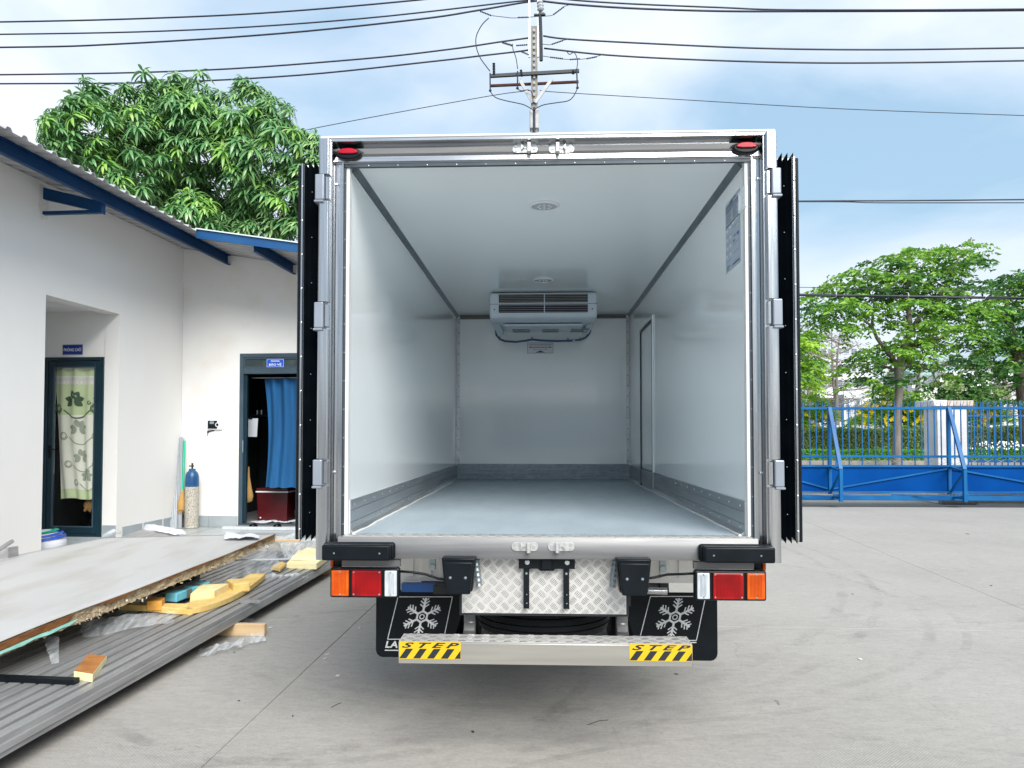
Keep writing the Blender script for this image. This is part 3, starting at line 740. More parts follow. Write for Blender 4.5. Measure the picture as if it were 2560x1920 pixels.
# guard room; near-black walls stand in for its shade
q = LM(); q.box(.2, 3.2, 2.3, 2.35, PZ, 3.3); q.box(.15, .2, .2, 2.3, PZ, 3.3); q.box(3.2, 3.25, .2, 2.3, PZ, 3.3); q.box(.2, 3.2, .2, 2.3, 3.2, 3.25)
q.build('shade_lining', 'dark_room', bld); q = LM(); q.box(.2, 3.2, .102, 2.3, PZ-.05, PZ+.02); q.build('room_floor', 'floor_tile', bld)
rt_, a, b, c = wall_sign('room_sign', 'bright blue sign reading PHÒNG BẢO VỆ above the guard room door', 667, 897.5, 710.5, 918, .008, 'sign_blue_bright')
write('lettering', 'PHÒNG', lw(c.x, -.0012, c.z+.032), .13, .028, 'print_white', rt_, U=U_, bold=.015)
write('lettering', 'BẢO VỆ', lw(c.x, -.0012, c.z-.022), .19, .05, 'print_white', rt_, U=U_, bold=.02)
q = LM(); ring(q, a.x+.005, b.x-.005, b.z+.005, a.z-.005, -.0009, -.0001, .003); q.build('printed_border', 'print_white', rt_)
# blue curtain
cu = thing('curtain', 'plain blue curtain hanging in the guard room doorway', 'curtain', lw(1.9, .2, PZ))
a0 = on_t(661, 947, .16); b1 = on_t(661, 1219, .16)
def bfn(u, v):
    s = a0.x+(b1.x-a0.x)*v+.045*sin(v*3.2)*(1-u)+u*(1.15); y = .17+.035*sin(u*34+1.4*sin(u*5)+v*1.5*(1-u))*(1-.35*v)+.02*sin(u*13+v*2)
    return lw(s, y, a0.z+(b1.z-a0.z)*v+.006*sin(u*40)*(v > .96))
vs, fs = grid_mesh(bfn, 110, 30); q = MB(); q.add(vs, fs); q.build('cloth', 'curtain_blue', cu, smooth=180)
q = LM(); q.tube([(a0.x-.2, .17, a0.z+.015), (a0.x+1.3, .17, a0.z+.015)], .008, 6); q.build('curtain_rod', 'galvanised', cu)
# cooler
ca = on_t(641, 1222, .55); cb = on_t(719, 1277, .55)
co = thing('cool_box', 'dark red cool box with white lid on the guard room floor', 'cool box', lw((ca.x+cb.x)/2, .75, PZ+.02), BR)
q = LM(); q.prism([(ca.x+.02, .56, PZ+.021), (cb.x-.02, .56, PZ+.021), (cb.x, .55, ca.z-.06), (ca.x, .55, ca.z-.06)], (0, .32, 0)); q.build('tub', 'cooler_red', co, bev=.012, seg=2)
q = LM(); q.box(ca.x-.01, cb.x+.01, .54, .88, ca.z-.058, ca.z-.035); q.build('lid_rim', 'white_plastic', co, bev=.004)
q = LM(); q.box(ca.x-.005, cb.x+.005, .545, .875, ca.z-.033, ca.z+.01); q.build('lid', 'cooler_red', co, bev=.012, seg=2)
q = LM(); q.box(ca.x+.06, ca.x+.08, .545, .556, PZ+.07, PZ+.09); q.build('drain_plug', 'white_plastic', co)
# floor cloth
p = [on_t(628, 1293, .3), on_t(735, 1290, .3), on_t(745, 1280, .6), on_t(645, 1278, .55)]
o = patch('floor_cloth', [lw(v.x, v.y, PZ+.035) for v in p], 34, 18, .03, 'cloth_white', freq=7, seed=4, edge=.12); tag(o, 'crumpled white cloth lying on the guard room floor before the red cool box', 'cloth')
# clipboard, shelf and cups, yellow bag
a = on_t(614, 1046, .35); b = on_t(644, 1092, .35)
cbd = thing('clipboard', 'grey sheet on a clip hanging inside the guard room door', 'clipboard', lw(a.x, .35, a.z))
q = LM(); q.prism([(a.x-.06, .35, a.z), (b.x+.004, .35, a.z), (b.x-.012, .35, b.z), (a.x-.06, .35, b.z)], (0, .004, 0)); q.build('sheet', 'far_grey', cbd)
q = LM(); q.box(a.x+.05, a.x+.11, .34, .348, a.z-.012, a.z+.02); q.build('clip', 'black_plastic', cbd)
sh = thing('wall_shelf', 'dark shelf behind the clipboard in the guard room', 'shelf', lw(.9, .9, 1.75))
a = on_t(612, 1037, .8); q = LM(); q.box(a.x-.1, a.x+.45, .75, 1.0, a.z-.02, a.z); q.build('board', 'black_plastic', sh)
for i, px in enumerate((643, 654)):
    c = on_t(px, 1030, .85); q = MB(); q.lathe([(.02, 0), (.027, .005), (.03, .075), (.026, .075), (.022, .01)], lw(c.x, .85, a.z+.001), 14)
    tag(q.build('steel_cup', 'stainless', smooth=40), ['steel cup on the shelf over the clipboard, the nearer to the door post', 'steel cup on the shelf over the clipboard, the nearer to the blue curtain'][i], 'cup', 'cups on the guard room shelf')
p = on_t(621, 1240, .4); q = MB(); q.lathe([(.01, .45), (.018, .3), (.05, .12), (.075, 0), (.06, -.08), (.02, -.1)], lw(p.x, .4, p.z), 12)
tag(q.build('plastic_bag', 'straw', smooth=60), 'yellowish plastic bag hanging low inside the guard room door', 'bag')

# time clock on wall B with keys
a = on_wall(522, 1050); b = on_wall(557, 1074)
tcx = thing('time_clock', 'white and black attendance clock mounted on the wall beside the guard room door', 'time clock', lw((a.x+b.x)/2, 0, b.z), BR)
q = LM(); q.box(a.x, b.x, -.035, -.001, b.z, a.z); q.build('case', 'white_plastic', tcx, bev=.006, seg=2)
q = LM(); q.box(a.x+.004, a.x+.004+(b.x-a.x)*.66, -.0375, -.0352, b.z+.012, a.z-.01); q.build('front_panel', 'black_plastic', tcx)
q = LM(); q.box(a.x+.035, a.x+.1, -.039, -.0377, a.z-.06, a.z-.02); q.build('screen', 'far_window', tcx)
cc = (a.x+(b.x-a.x)*.7, -.037, (a.z+b.z)/2)
q = LM(); q.lathe([(.032, 0), (.032, -.006), (.024, -.008), (.02, -.004)], cc, 18, 'Y'); q.build('dial_ring', 'white_plastic', tcx, smooth=40)
q = LM(); q.lathe([(.0225, -.0045), (.018, -.009)], cc, 18, 'Y'); q.build('reader', 'black_plastic', tcx, smooth=40)
ky = thing('key_bunch', 'dark keys hanging under the attendance clock', 'keys', lw(a.x, -.02, b.z-.02))
q = LM(); q.bar((a.x-.02, -.012, b.z-.035), (a.x+.09, -.012, b.z-.01), .008, .012); q.build('key_hook', 'black_plastic', ky)
q = LM(); q.bar((a.x+.0, -.02, b.z-.03), (a.x-.008, -.02, b.z-.09), .012, .004); q.lathe([(.014, 0), (.014, .004)], (a.x+.002, -.022, b.z-.03), 12, 'Y'); q.build('key', 'brass_dark', ky)

# gas cylinder
cyx = on_t(479, 1300, -.19); gy = thing('gas_cylinder', 'small worn gas cylinder with blue top standing in the corner by the wall', 'gas cylinder', lw(cyx.x, -.19, PZ))
r = .096; ztop = on_t(479, 1172, -.19).z-PZ; cc = lw(cyx.x, -.19, PZ); hb_ = ztop*.70
q = MB(); q.lathe([(r*.9, 0), (r, .012), (r, .03), (r*.985, .034), (r, .04), (r, hb_)], cc, 28); q.build('shell', 'cyl_worn', gy, smooth=35)
q = MB(); q.lathe([(r, hb_+.0005), (r, ztop*.82), (r*.96, ztop*.88), (r*.82, ztop*.935), (r*.5, ztop*.97), (r*.48, ztop), (r*.44, ztop)], cc, 28); q.build('shoulder', 'cyl_blue', gy, smooth=35)
q = MB(); q.lathe([(.014, ztop), (.014, ztop+.03), (.024, ztop+.032), (.024, ztop+.05), (.012, ztop+.052), (.016, ztop+.08), (.01, ztop+.085)], cc, 12); q.tube([cc+Vector((0, 0, ztop+.04)), cc+Vector((-.045, -.01, ztop+.042))], .009, 6); q.build('valve', 'brass_dark', gy, smooth=35)
q = MB()
for k in range(5):
    aa = radians(-125+k*7); q.add([cc+Vector((cos(x)*r*.84, sin(x)*r*.84, z)) for x, z in ((aa, ztop*.925), (aa+radians(7), ztop*.925), (aa+radians(7), ztop*.90), (aa, ztop*.90))], [(0, 1, 2, 3)])
# broom with green handle, leaning
bt = on_t(461, 1102, -.03); bm_ = on_t(457, 1226, -.15); bb = on_t(453, 1276, -.20)
br = thing('broom', 'straw broom with green handle leaning on the wall beside the gas cylinder', 'broom', lw(bb.x, -.2, PZ))
q = LM(); q.tube([bt, bm_], [.017, .019], 10); q.build('handle', 'broom_green', br, smooth=40)
q = LM(); q.tube([bt+Vector((0, 0, .0)), bt+Vector((.01, -.01, .045)), bt+Vector((-.02, -.01, .06)), bt+Vector((-.01, 0, .02))], .004, 5); q.build('hanging_loop', 'cloth_white', br)
q = LM(); q.tube([bm_+(bb-bm_)*t for t in (0, .25, .6, .9, 1)], [.02, .035, .058, .056, .045], 12); q.build('bristle_head', 'straw', br, smooth=60)
q = LM()
for k in range(50):
    a1 = Vector((random.uniform(-.05, .05), random.uniform(-.04, .04), 0)); q.tube([bm_+(bb-bm_)*.5+a1*.8, bb+a1*1.1+Vector((0, 0, random.uniform(-.04, .0)))], .0028, 3)
q.build('bristles', 'straw', br, kind='stuff')
# white channels leaning in the corner
chn = [(452, 1092, 449, 1319, .065, 'tall narrow white metal channel leaning in the corner behind the broom'), (441, 1156, 435, 1322, .085, 'shorter wide white metal channel leaning in the corner left of the tall one')]
for i, (x1, y1, x0, y0, wd, lb) in enumerate(chn):
    tp = on_t(x1, y1, -.025); bt_ = on_t(x0, y0, -.22-.07*i); bt_.z = PZ+.005
    ro_ = thing('metal_channel', lb, 'metal channel', lw(bt_.x, bt_.y, PZ), 0, 'white channels leaning in the corner')
    q = LM(); d = (tp-bt_).normalized(); q.bar(bt_, tp, wd, .006, up=(0, -1, 0)); q.build('web', 'profile_white', ro_)
    for k in range(4):
        off = Vector((-wd/2+wd*k/3, 0, 0)); q = LM(); q.bar(bt_+off+Vector((0, -.016, 0)), tp+off+Vector((0, -.016, 0)), .006, .026, up=(0, -1, 0)); q.build('flange', 'profile_white', ro_)
# aluminium bar lying before the guard room door; cloth; sandals
a = on_t(557, 1320, -.30); b = on_t(752, 1320, -.30)
q = LM(); q.box(a.x, b.x+.3, -.33, -.27, PZ+.001, PZ+.045); tag(q.build('metal_bar', 'profile_white', bev=.004), 'long pale grey metal bar lying on the porch tiles before the guard room door', 'metal bar')
for i, px in enumerate((634, 694)):
    c = on_t(px, 1312, -.1); q = LM()
    n = 14; vs = []
    for k in range(n+1):
        aa = pi*k/n
        for y in (-.17, -.06): vs.append((c.x-cos(aa)*.045, y, PZ+.012+sin(aa)*.055))
    q.add(vs, [(2*k, 2*k+1, 2*k+3, 2*k+2) for k in range(n)]); q.box(c.x-.045, c.x+.045, -.24, .0, PZ+.001, PZ+.014)
    tag(q.build('sandal', 'rubber', smooth=50), ['black sandal on the guard room doorstep, nearer the gas cylinder', 'black sandal on the guard room doorstep, nearer the truck'][i], 'sandal', 'sandals on the doorstep')
p = [lw(*on_t(357, 1330, -.75)), lw(*on_t(470, 1338, -.75)), lw(*on_t(460, 1326, -.75)), lw(*on_t(368, 1316, -.75))]
zc = PZ+.22
q = [atz(360, 1327, .36), atz(474, 1340, .36), atz(452, 1322, .40), atz(370, 1314, .42)]
o = patch('draped_cloth', q, 40, 14, .07, 'cloth_white', freq=3.5, seed=21, edge=.14); tag(o, 'white cloth draped over a grey board beside the porch', 'cloth')
q = MB(); v = [atz(300, 1342, .40), atz(352, 1322, .42), atz(395, 1326, .38), atz(470, 1341, .34), atz(380, 1348, .34)]
q.prism([x-Vector((0, 0, .03)) for x in v], (0, 0, .02)); tag(q.build('grey_board', 'ribbed_metal'), 'grey metal offcut under the draped white cloth', 'board')

# ================================================================== TRUCK
XC, D, HW = .022, 3.40, 1.056
ZT, ZB, ZF, ZC = 2.90, .93, 1.036, 2.805      # outer top, frame bottom, floor, ceiling
YB = 7.95; IW = .937
truck = thing('box_truck', 'white insulated box truck with both rear doors open, seen straight into its empty body', 'truck', (XC, 6, 0))
def P(*a, **k): return MB(T((XC, 0, 0)))
def riv(parent, pts, nrm, r=.006, m='rivet_metal', h=.5):
    q = P()
    for p in pts: q.dome(p, nrm, r, h, 7)
    return q.build('rivets', m, parent, smooth=180, kind='stuff')
# body panels
for sx in (-1, 1):
    q = P(); q.box(sx*IW, sx*(HW-.004), D+.075, YB, ZF-.02, ZC+.02); o = q.build('side_panel', ['gelcoat'], truck)
q = P(); q.box(-IW-.02, IW+.02, D+.075, YB, ZC, ZT-.004); q.build('roof_panel', 'gelcoat_ceiling', truck)
q = P(); q.box(-IW+.001, IW-.001, YB, YB+.09, ZB, ZT-.004); q.build('front_panel', 'gelcoat', truck)
fl = P(); fl.box(-IW+.001, IW-.001, D+.05, YB-.001, ZB+.01, ZF); flo = fl.build('cargo_floor', 'truck_floor', truck)
# ceiling seams
# corner angles (chamfer strips)
for sx in (-1, 1):
    w_ = .032; q = P()
    q.prism([(sx*(IW-.001), 3.52, ZC-w_), (sx*(IW-.001), 3.52, ZC-.001), (sx*(IW-w_), 3.52, ZC-.001), (sx*(IW-w_), 3.52, ZC-.004), (sx*(IW-.004), 3.52, ZC-w_)], (0, YB-3.52, 0))
    o = q.build('ceiling_corner_strip', 'alu_dark', truck)
    riv(o, [(sx*(IW-.022), 3.62+.24*i, ZC-.012) for i in range(18)], (-sx, 0, -1), .004)
    # sealant fillets
    q = P(); q.tube([(sx*(IW-.003), 3.5, ZC-w_-.003), (sx*(IW-.003), YB, ZC-w_-.003)], .0035, 6); q.tube([(sx*(IW-w_-.002), 3.5, ZC-.002), (sx*(IW-w_-.002), YB, ZC-.002)], .003, 6); q.build('sealant_bead', 'gelcoat', truck)
    # vertical back corner angle
    q = P(); q.box(sx*(IW-.001), sx*(IW-.005), YB-.042, YB-.001, ZF+.17, ZC-.03); q.box(sx*(IW-.005), sx*(IW-.042), YB-.005, YB-.001, ZF+.17, ZC-.03)
    o = q.build('corner_angle', 'aluminium', truck)
    riv(o, [(sx*(IW-.027), YB-.006, ZF+.2+.115*i) for i in range(14)], (0, -1, 0), .007, 'hose_blue')
    riv(o, [(sx*(IW-.006), YB-.026, ZF+.24+.115*i) for i in range(13)], (-sx, 0, 0), .0055, 'hose_blue')
    # kick plates: extruded profile with two shadow lines
    y0, y1 = 3.50, YB-.007
    ranges = [(y0, y1)] if sx < 0 else [(y0, 6.30), (7.10, y1)]
    for (a, b) in ranges:
        q = P()
        for z0, z1 in ((.001, .05), (.053, .108), (.111, .158)): q.box(sx*(IW-.001), sx*(IW-.010), a, b, ZF+z0, ZF+z1)
        q.box(sx*(IW-.001), sx*(IW-.006), a+.002, b-.002, ZF+.002, ZF+.150)
        q.prism([(sx*(IW-.010), a, ZF+.02), (sx*(IW-.010), a, ZF+.001), (sx*(IW-.034), a, ZF+.001)], (0, b-a, 0))
        o = q.build('kick_plate', 'aluminium', truck)
        n = int((b-a-.12)/.21)+1
        riv(o, [(sx*(IW-.010), a+.07+.21*i, ZF+z) for i in range(n) for z in (.134, .034)], (-sx, 0, 0), .0065)
    q = P(); q.tube([(sx*(IW-.002), y0-.004, ZF), (sx*(IW-.002), y0-.004, ZF+.16)], .006, 6)
    random.seed(3+sx)
    pts = [(sx*(IW-.036+random.uniform(-.004, .004)), 3.47+.12*i, ZF+.003) for i in range(33)]
    q.tube(pts, [.006+random.uniform(-.002, .002) for _ in pts], 6); q.build('sealant_bead', 'sealant', truck, smooth=60)
q = P()
for z0, z1 in ((.001, .05), (.053, .108), (.111, .165)): q.box(-IW+.012, IW-.012, YB-.010, YB-.001, ZF+z0, ZF+z1)
o = q.build('kick_plate', 'alu_dark', truck)
riv(o, [(-.75+.215*i, YB-.010, ZF+z) for i in range(8) for z in (.14, .03)], (0, -1, 0), .006)
q = P(); q.box(-IW+.04, IW-.04, YB-.005, YB-.001, ZC-.04, ZC-.005); q.box(-IW+.04, IW-.04, YB-.040, YB-.005, ZC-.005, ZC-.001)
o = q.build('corner_angle', 'brushed', truck)
riv(o, [(s*(.30+.33*i), YB-.006, ZC-.02) for i in range(3) for s in (-1, 1)], (0, -1, 0), .005, 'hose_blue')
# interior side door on the right wall
q = P(); x = IW-.001
q.box(x, x-.010, 6.31, 6.335, ZF, 2.535); q.box(x, x-.010, 7.07, 7.095, ZF, 2.535); q.box(x, x-.010, 6.335, 7.07, 2.505, 2.535)
o = q.build('side_door', 'gelcoat', truck)
q = P(); q.box(x, x-.004, 6.342, 7.063, ZF+.165, 2.497); q.build('door_leaf', 'gelcoat', o)
q = P(); q.box(x, x-.0125, 6.3352, 6.3415, ZF, 2.504); q.box(x, x-.0135, 7.040, 7.0698, ZF, 2.504); q.box(x, x-.0135, 6.342, 7.040, 2.478, 2.504); q.build('gasket', 'seal_slate', o)
q = P(); q.box(x, x-.0035, 6.342, 7.063, ZF+.012, ZF+.162); q.build('threshold_plate', 'alu_dark', o)
q = P()
for i in range(16):
    y = 6.37+.043*i; q.prism([(x-.0037, y, ZF+.02), (x-.0037, y+.02, ZF+.02), (x-.0037, y+.02, ZF+.15), (x-.0037, y, ZF+.15)], (-.004, 0, 0))
q.build('threshold_ribs', 'aluminium', o, kind='stuff')
# back wall label
q = P(); a = at(1318.5, 857, YB); b = at(1383, 883, YB); lx0, lx1, lz0, lz1 = a.x-XC, b.x-XC, b.z, a.z
q.box(lx0, lx1, YB-.0016, YB-.0004, lz0, lz1); lab = q.build('load_line_label', 'white_plastic', truck)
cxm = (lx0+lx1)/2
q = P()
for (u0, u1, v0, v1) in ((lx0, lx1, lz1-.003, lz1), (lx0, lx1, lz0, lz0+.003), (lx0, lx0+.003, lz0, lz1), (lx1-.003, lx1, lz0, lz1)): q.box(u0, u1, YB-.0022, YB-.0017, v0, v1)
zm = (lz0+lz1)/2+.008
q.box(cxm-.10, cxm+.10, YB-.0022, YB-.0017, zm-.003, zm+.003)
for s in (-1, 1): q.add([(cxm+s*.125, YB-.002, zm), (cxm+s*.10, YB-.002, zm+.009), (cxm+s*.10, YB-.002, zm-.009)], [(0, 1, 2)])
q.add([(cxm-.055, YB-.002, lz0+.008), (cxm+.055, YB-.002, lz0+.008), (cxm, YB-.002, lz0+.028)], [(0, 1, 2)])
q.build('printed_marks', 'label_navy', lab)
write('lettering', 'CHIỀU CAO GIỚI HẠN XẾP HÀNG', (XC+cxm, YB-.0022, lz1-.021), .245, .017, 'label_navy', lab, bold=.02)
write('lettering', 'MAX LOAD LINE', (XC+cxm, YB-.0022, zm-.024), .15, .011, 'label_navy', lab, bold=.01, spacing=1.3)
# poster on the right wall
xw = XC+IW-.0012
def on_right(px, py, xx=xw):
    d = ray(px, py); return _C+d*(xx/d.x)
a = on_right(1849, 470.4); b = on_right(1815.6, 684.5); y0, y1, z0, z1 = a.y, b.y, b.z, a.z
q = MB(); q.box(xw-.0012, xw, y0, y1, z0, z1); po = q.build('instruction_poster', 'decal_grey', truck)
def pbox(name, m, rects, parent=po, kind=None):
    q = MB()
    for (u0, u1, v0, v1) in rects:   # u from left of poster (far) to right (near), v from top
        q.box(xw-.0022, xw-.0013, y1-(y1-y0)*u0, y1-(y1-y0)*u1, z1-(z1-z0)*v0, z1-(z1-z0)*v1)
    return q.build(name, m, parent, kind='stuff' if len(rects) > 4 else None)
pbox('heading_bars', 'label_navy', [(.05, .55, .052, .066), (.03, .97, .083, .093), (.03, .97, .11, .116), (.03, .45, .135, .148), (.5, .95, .135, .143), (.02, .98, .335, .352), (.5, .97, .945, .962), (.35, .75, .028, .04)])
random.seed(5)
pbox('small_print', 'decal_line', [(.05, .05+random.uniform(.25, .4), .17+.0145*i, .173+.0145*i) for i in range(10)]+[(.53, .53+random.uniform(.25, .42), .16+.0145*i, .163+.0145*i) for i in range(11)]
     +[(.06, .42, .49+.12*k, .494+.12*k) for k in range(4)]+[(.55, .93, .44+.12*k, .444+.12*k) for k in range(5)]+[(.06, .06+random.uniform(.2, .35), .92+.011*i, .923+.011*i) for i in range(6)])
pbox('pictograms', 'white_plastic', [(.06+.22*i, .18+.22*i, .395-.02*i+.0, .43-.02*i) for i in range(4)]+[(.08+.26*(i % 2), .14+.26*(i % 2), .52+.12*(i//2), .56+.12*(i//2)) for i in range(6)])
pbox('coloured_icons', 'sign_blue_bright', [(.82, .95, .56, .6)]); pbox('coloured_icons', 'cooler_red', [(.55, .68, .63, .645), (.62, .7, .57, .58)]); pbox('coloured_icons', 'curtain_green', [(.6, .7, .36, .375), (.85, .95, .34, .355), (.82, .92, .45, .465)])
a = on_right(1869, 462); b = on_right(1852, 534); q = MB()
y0, y1 = a.y, b.y
if y0 > y1: y0, y1 = y1, y0
z0, z1 = b.z, a.z
q.box(xw-.012, xw, y0, y0+.02, z0, z1); q.box(xw-.012, xw, y1-.012, y1, z0, z1); q.box(xw-.012, xw, y0+.02, y1-.012, z1-.012, z1); q.box(xw-.012, xw, y0+.02, y1-.012, z0, z0+.012); q.box(xw-.006, xw, y0+.02, y1-.012, z0+.012, z1-.012)
o = q.build('switch_plate', 'gelcoat', truck, bev=.002)
q = MB(); q.box(xw-.011, xw-.006, (y0+y1)/2-.008, (y0+y1)/2+.008, (z0+z1)/2-.012, (z0+z1)/2+.012); q.build('switch', 'white_plastic', o, bev=.002)
# ceiling lamps
for yl in (4.14, 6.13):
    q = P(); q.lathe([(.085, -.001), (.085, -.006), (.074, -.012), (.072, -.008)], (0, yl, ZC), 28); o = q.build('ceiling_lamp', 'white_plastic', truck, smooth=40)
    q = P(); q.lathe([(.0715, -.009), (.06, -.0105)], (0, yl, ZC), 28); q.build('lamp_lens', 'clear_lens', o)
    q = P()
    for k in range(9): q.lathe([(.008, -.0108), (.006, -.0125)], (.035*cos(k*.78)*(k > 0), yl+.035*sin(k*.78)*(k > 0), ZC), 8)
    q.build('lamp_diodes', 'far_white', o, kind='stuff')
# evaporator
EY, EX0, EX1 = 6.62, -.483, .486
q = P()
prof = [(EY+.0, ZC-.012), (EY-.004, ZC-.11), (EY+.004, ZC-.125), (EY+.012, ZC-.21), (EY+.035, ZC-.24), (EY+.16, ZC-.255), (EY+1.18, ZC-.185), (EY+1.2, ZC-.02)]
q.prism([(EX0, y, z) for y, z in prof], (EX1-EX0, 0, 0)); ev = q.build('evaporator', 'evap_plastic', truck, bev=.018, seg=3, smooth=40)
def gr(zt, zb, n, m):
    q = P(); q.box(EX0+.085, EX1-.085, EY-.0085, EY-.0045, zb, zt); q.build('grille_opening', m, ev, bev=.003)
    for i in range(n):
        z = zb+(zt-zb)*(i+.5)/n; q = P(); q.box(EX0+.092, EX1-.092, EY-.014, EY-.009, z-.0020, z+.0020); q.build('grille_slat', 'grille_slat_grey', ev)
gr(ZC-.03, ZC-.105, 5, 'grille_dark'); gr(ZC-.125, ZC-.195, 4, 'evap_dark')
q = P(); q.box(EX0-.001, EX1+.001, EY-.006, EY-.0042, ZC-.118, ZC-.115); q.build('seam', 'label_navy', ev)
q = P(); q.box(.012-.004, .012+.004, EY-.0165, EY-.0145, ZC-.20, ZC-.025); q.build('grille_mullion', 'evap_plastic', ev)
for s in (EX0+.045, EX1-.045):
    q = P(); q.lathe([(.006, 0), (.006, -.003)], (s, EY-.004, ZC-.165), 10, 'Y'); q.build('screw', 'label_navy', ev)
q = P(); q.prism([(EX0+.12, EY+.22, ZC-.262), (EX1-.12, EY+.22, ZC-.262), (EX1-.10, EY+1.05, ZC-.206), (EX0+.10, EY+1.05, ZC-.206)], (0, 0, -.018)); dp = q.build('drain_pan', 'evap_plastic', ev, bev=.004)
q = P()
for k in range(3):
    xx = -.30+.29*k
    q.box(xx, xx+.17, EY+.62, EY+.65, ZC-.266, ZC-.252); q.box(xx, xx+.17, EY+.86, EY+.89, ZC-.25, ZC-.236)
q.build('mounting_rails', 'alu_dark', ev)
for s in (EX0+.005, EX1-.075):
    q = P(); q.prism([(s, EY+.3, ZC-.25), (s, EY+1.15, ZC-.19), (s, EY+1.15, ZC-.235), (s, EY+.95, ZC-.245)], (.07, 0, 0)); q.build('side_leg', 'evap_plastic', ev, bev=.006)
hp = [at(1239, 826, YB-.03), at(1241, 838, YB-.025), at(1250, 848, YB-.02), at(1262, 853, YB-.018), at(1290, 855, YB-.018), at(1312, 852, YB-.018), at(1330, 849, YB-.018), at(1350, 851, YB-.018), at(1390, 853, YB-.018), at(1420, 852, YB-.018), at(1450, 850, YB-.018), at(1464, 844, YB-.02), at(1473, 834, YB-.025), at(1476, 825, YB-.03)]
q = MB(); q.tube(hp, .0105, 8); ho = q.build('drain_hose', 'hose_blue', truck, smooth=180)
q = MB()
for i in (2, 6, 9, 10): q.tube([hp[i]+Vector((0, -.01, -.014)), hp[i]+Vector((0, .01, .03))], .006, 6)
q.build('hose_clips', 'zinc', ho); q = MB(); q.tube([hp[9]+Vector((.05, 0, 0)), hp[9]+Vector((.075, 0, -.001))], .019, 10); q.build('hose_joint', 'white_plastic', ho)

# rear frame -------------------------------------------------------
LI = .958     # inner lip half width
prof_top = [(3.40, ZT), (3.395, ZT-.004), (3.395, ZT-.016), (3.415, ZT-.022), (3.452, ZT-.030), (3.460, ZT-.052), (3.455, ZT-.066), (3.445, ZT-.072), (3.444, ZT-.094), (3.452, ZT-.098), (3.4525, ZT-.100), (3.50, ZT-.100), (3.50, ZT)]
q = P(); q.prism([(-HW+.046, y, z) for y, z in prof_top], (2*HW-.092, 0, 0)); hd = q.build('rear_header', 'stainless_h', truck, smooth=28)
q = P(); q.box(-HW, HW, 3.394, 3.50, ZT+.0005, ZT+.010); q.build('roof_edge_trim', 'gelcoat', truck, bev=.003)
q = P(); q.box(-LI+.002, LI-.002, 3.4535, 3.472, ZT-.118, ZT-.101); o = q.build('header_seal', 'hinge_grey', truck); o.data.materials[0] = MATS['seal_slate']
riv(o, [(-.84+.14*i, 3.454, ZT-.112) for i in range(13)], (0, -1, -.5), .0032)
for sx in (-1, 1):
    post = [(HW-.055, 3.40), (HW-.058, 3.415), (HW-.060, 3.455), (HW-.070, 3.462), (LI+.012, 3.462), (LI+.008, 3.448), (LI+.001, 3.447), (LI, 3.455), (LI, 3.53), (HW-.004, 3.53), (HW-.004, 3.40)]
    q = P(); q.prism([(sx*x, y, ZB) for x, y in post], (0, 0, ZT-ZB-.0005)); ps = q.build('rear_post', 'stainless', truck, smooth=28)
    q = P(); q.box(sx*(LI-.001), sx*(IW-.004), 3.462, 3.50, ZF, ZC); o = q.build('jamb_strip', 'sealant', truck)
    q = P(); q.box(sx*(LI-.0005), sx*(LI-.010), 3.4575, 3.4615, ZF, ZC-.01); o = q.build('jamb_seal', 'seal_slate', truck)
    riv(o, [(sx*(LI-.005), 3.458, ZF+.05+.135*i) for i in range(14)], (0, -1, 0), .0036, 'alu_dark')
    # outer hinge pillar, broken by three hinges
    zs = [ZB, 1.275, 1.395, 2.005, 2.125, 2.605, 2.725, ZT-.001]
    for a, b in ((0, 1), (2, 3), (4, 5), (6, 7)):
        q = P(); x0, x1 = HW-.048, HW+.003
        q.prism([(sx*x, y, zs[a]) for x, y in ((x0, 3.384), (x0+.006, 3.378), (x1-.006, 3.378), (x1, 3.384), (x1, 3.5), (x1-.008, 3.5), (x1-.008, 3.399), (x0, 3.399))], (0, 0, zs[b]-zs[a]-.006))
        o = q.build('hinge_pillar', 'stainless', truck, bev=.001)
    for a, b in ((1, 2), (3, 4), (5, 6)):
        q = P(); q.box(sx*(HW-.026), sx*(HW+.016), 3.366, 3.43, zs[a]-.004, zs[b]-.004); h = q.build('door_hinge', 'hinge_grey', truck, bev=.005, seg=2)
        q = P(); q.box(sx*(HW-.047), sx*(HW-.027), 3.384, 3.42, zs[a]+.002, zs[b]-.008); q.build('hinge_knuckle', 'stainless', h, bev=.004)
        q = P(); q.box(sx*(HW-.024), sx*(HW+.02), 3.364, 3.42, zs[a]-.016, zs[a]-.005); q.build('hinge_leaf', 'hinge_grey', h, bev=.003)
    q = P()
    for z in (1.33, 2.7): q.dome((sx*(HW-.064), 3.455, z), (0, -1, 0), .008, .6, 8)
    q.build('grease_nipples', 'rivet_metal', ps, kind='stuff')
    # oval marker lamps
    ax = sx*(.932); zc = ZT-.062
    ov = lambda r1, r2, y: [(ax+r1*cos(2*pi*k/28), y, zc+r2*sin(2*pi*k/28)) for k in range(28)]
    q = P(); q.prism(ov(.060, .027, 3.462), (0, -.04, 0)); o = q.build('marker_lamp', 'black_plastic', truck, bev=.007, seg=3, smooth=50)
    pts = [(ax+.046*cos(a), 3.4205, zc+.004+.016*sin(a)+(.002 if sin(a) > 0 else 0)) for a in [radians(k) for k in (0, 30, 60, 90, 120, 150, 180, 200, 240, 270, 300, 340)]]
    pts = [(x, y, max(z, zc-.004)) for x, y, z in pts]
    q = P(); q.prism(pts, (0, -.008, 0)); q.build('lamp_lens', 'red_oval', o, bev=.003, seg=2, smooth=50)
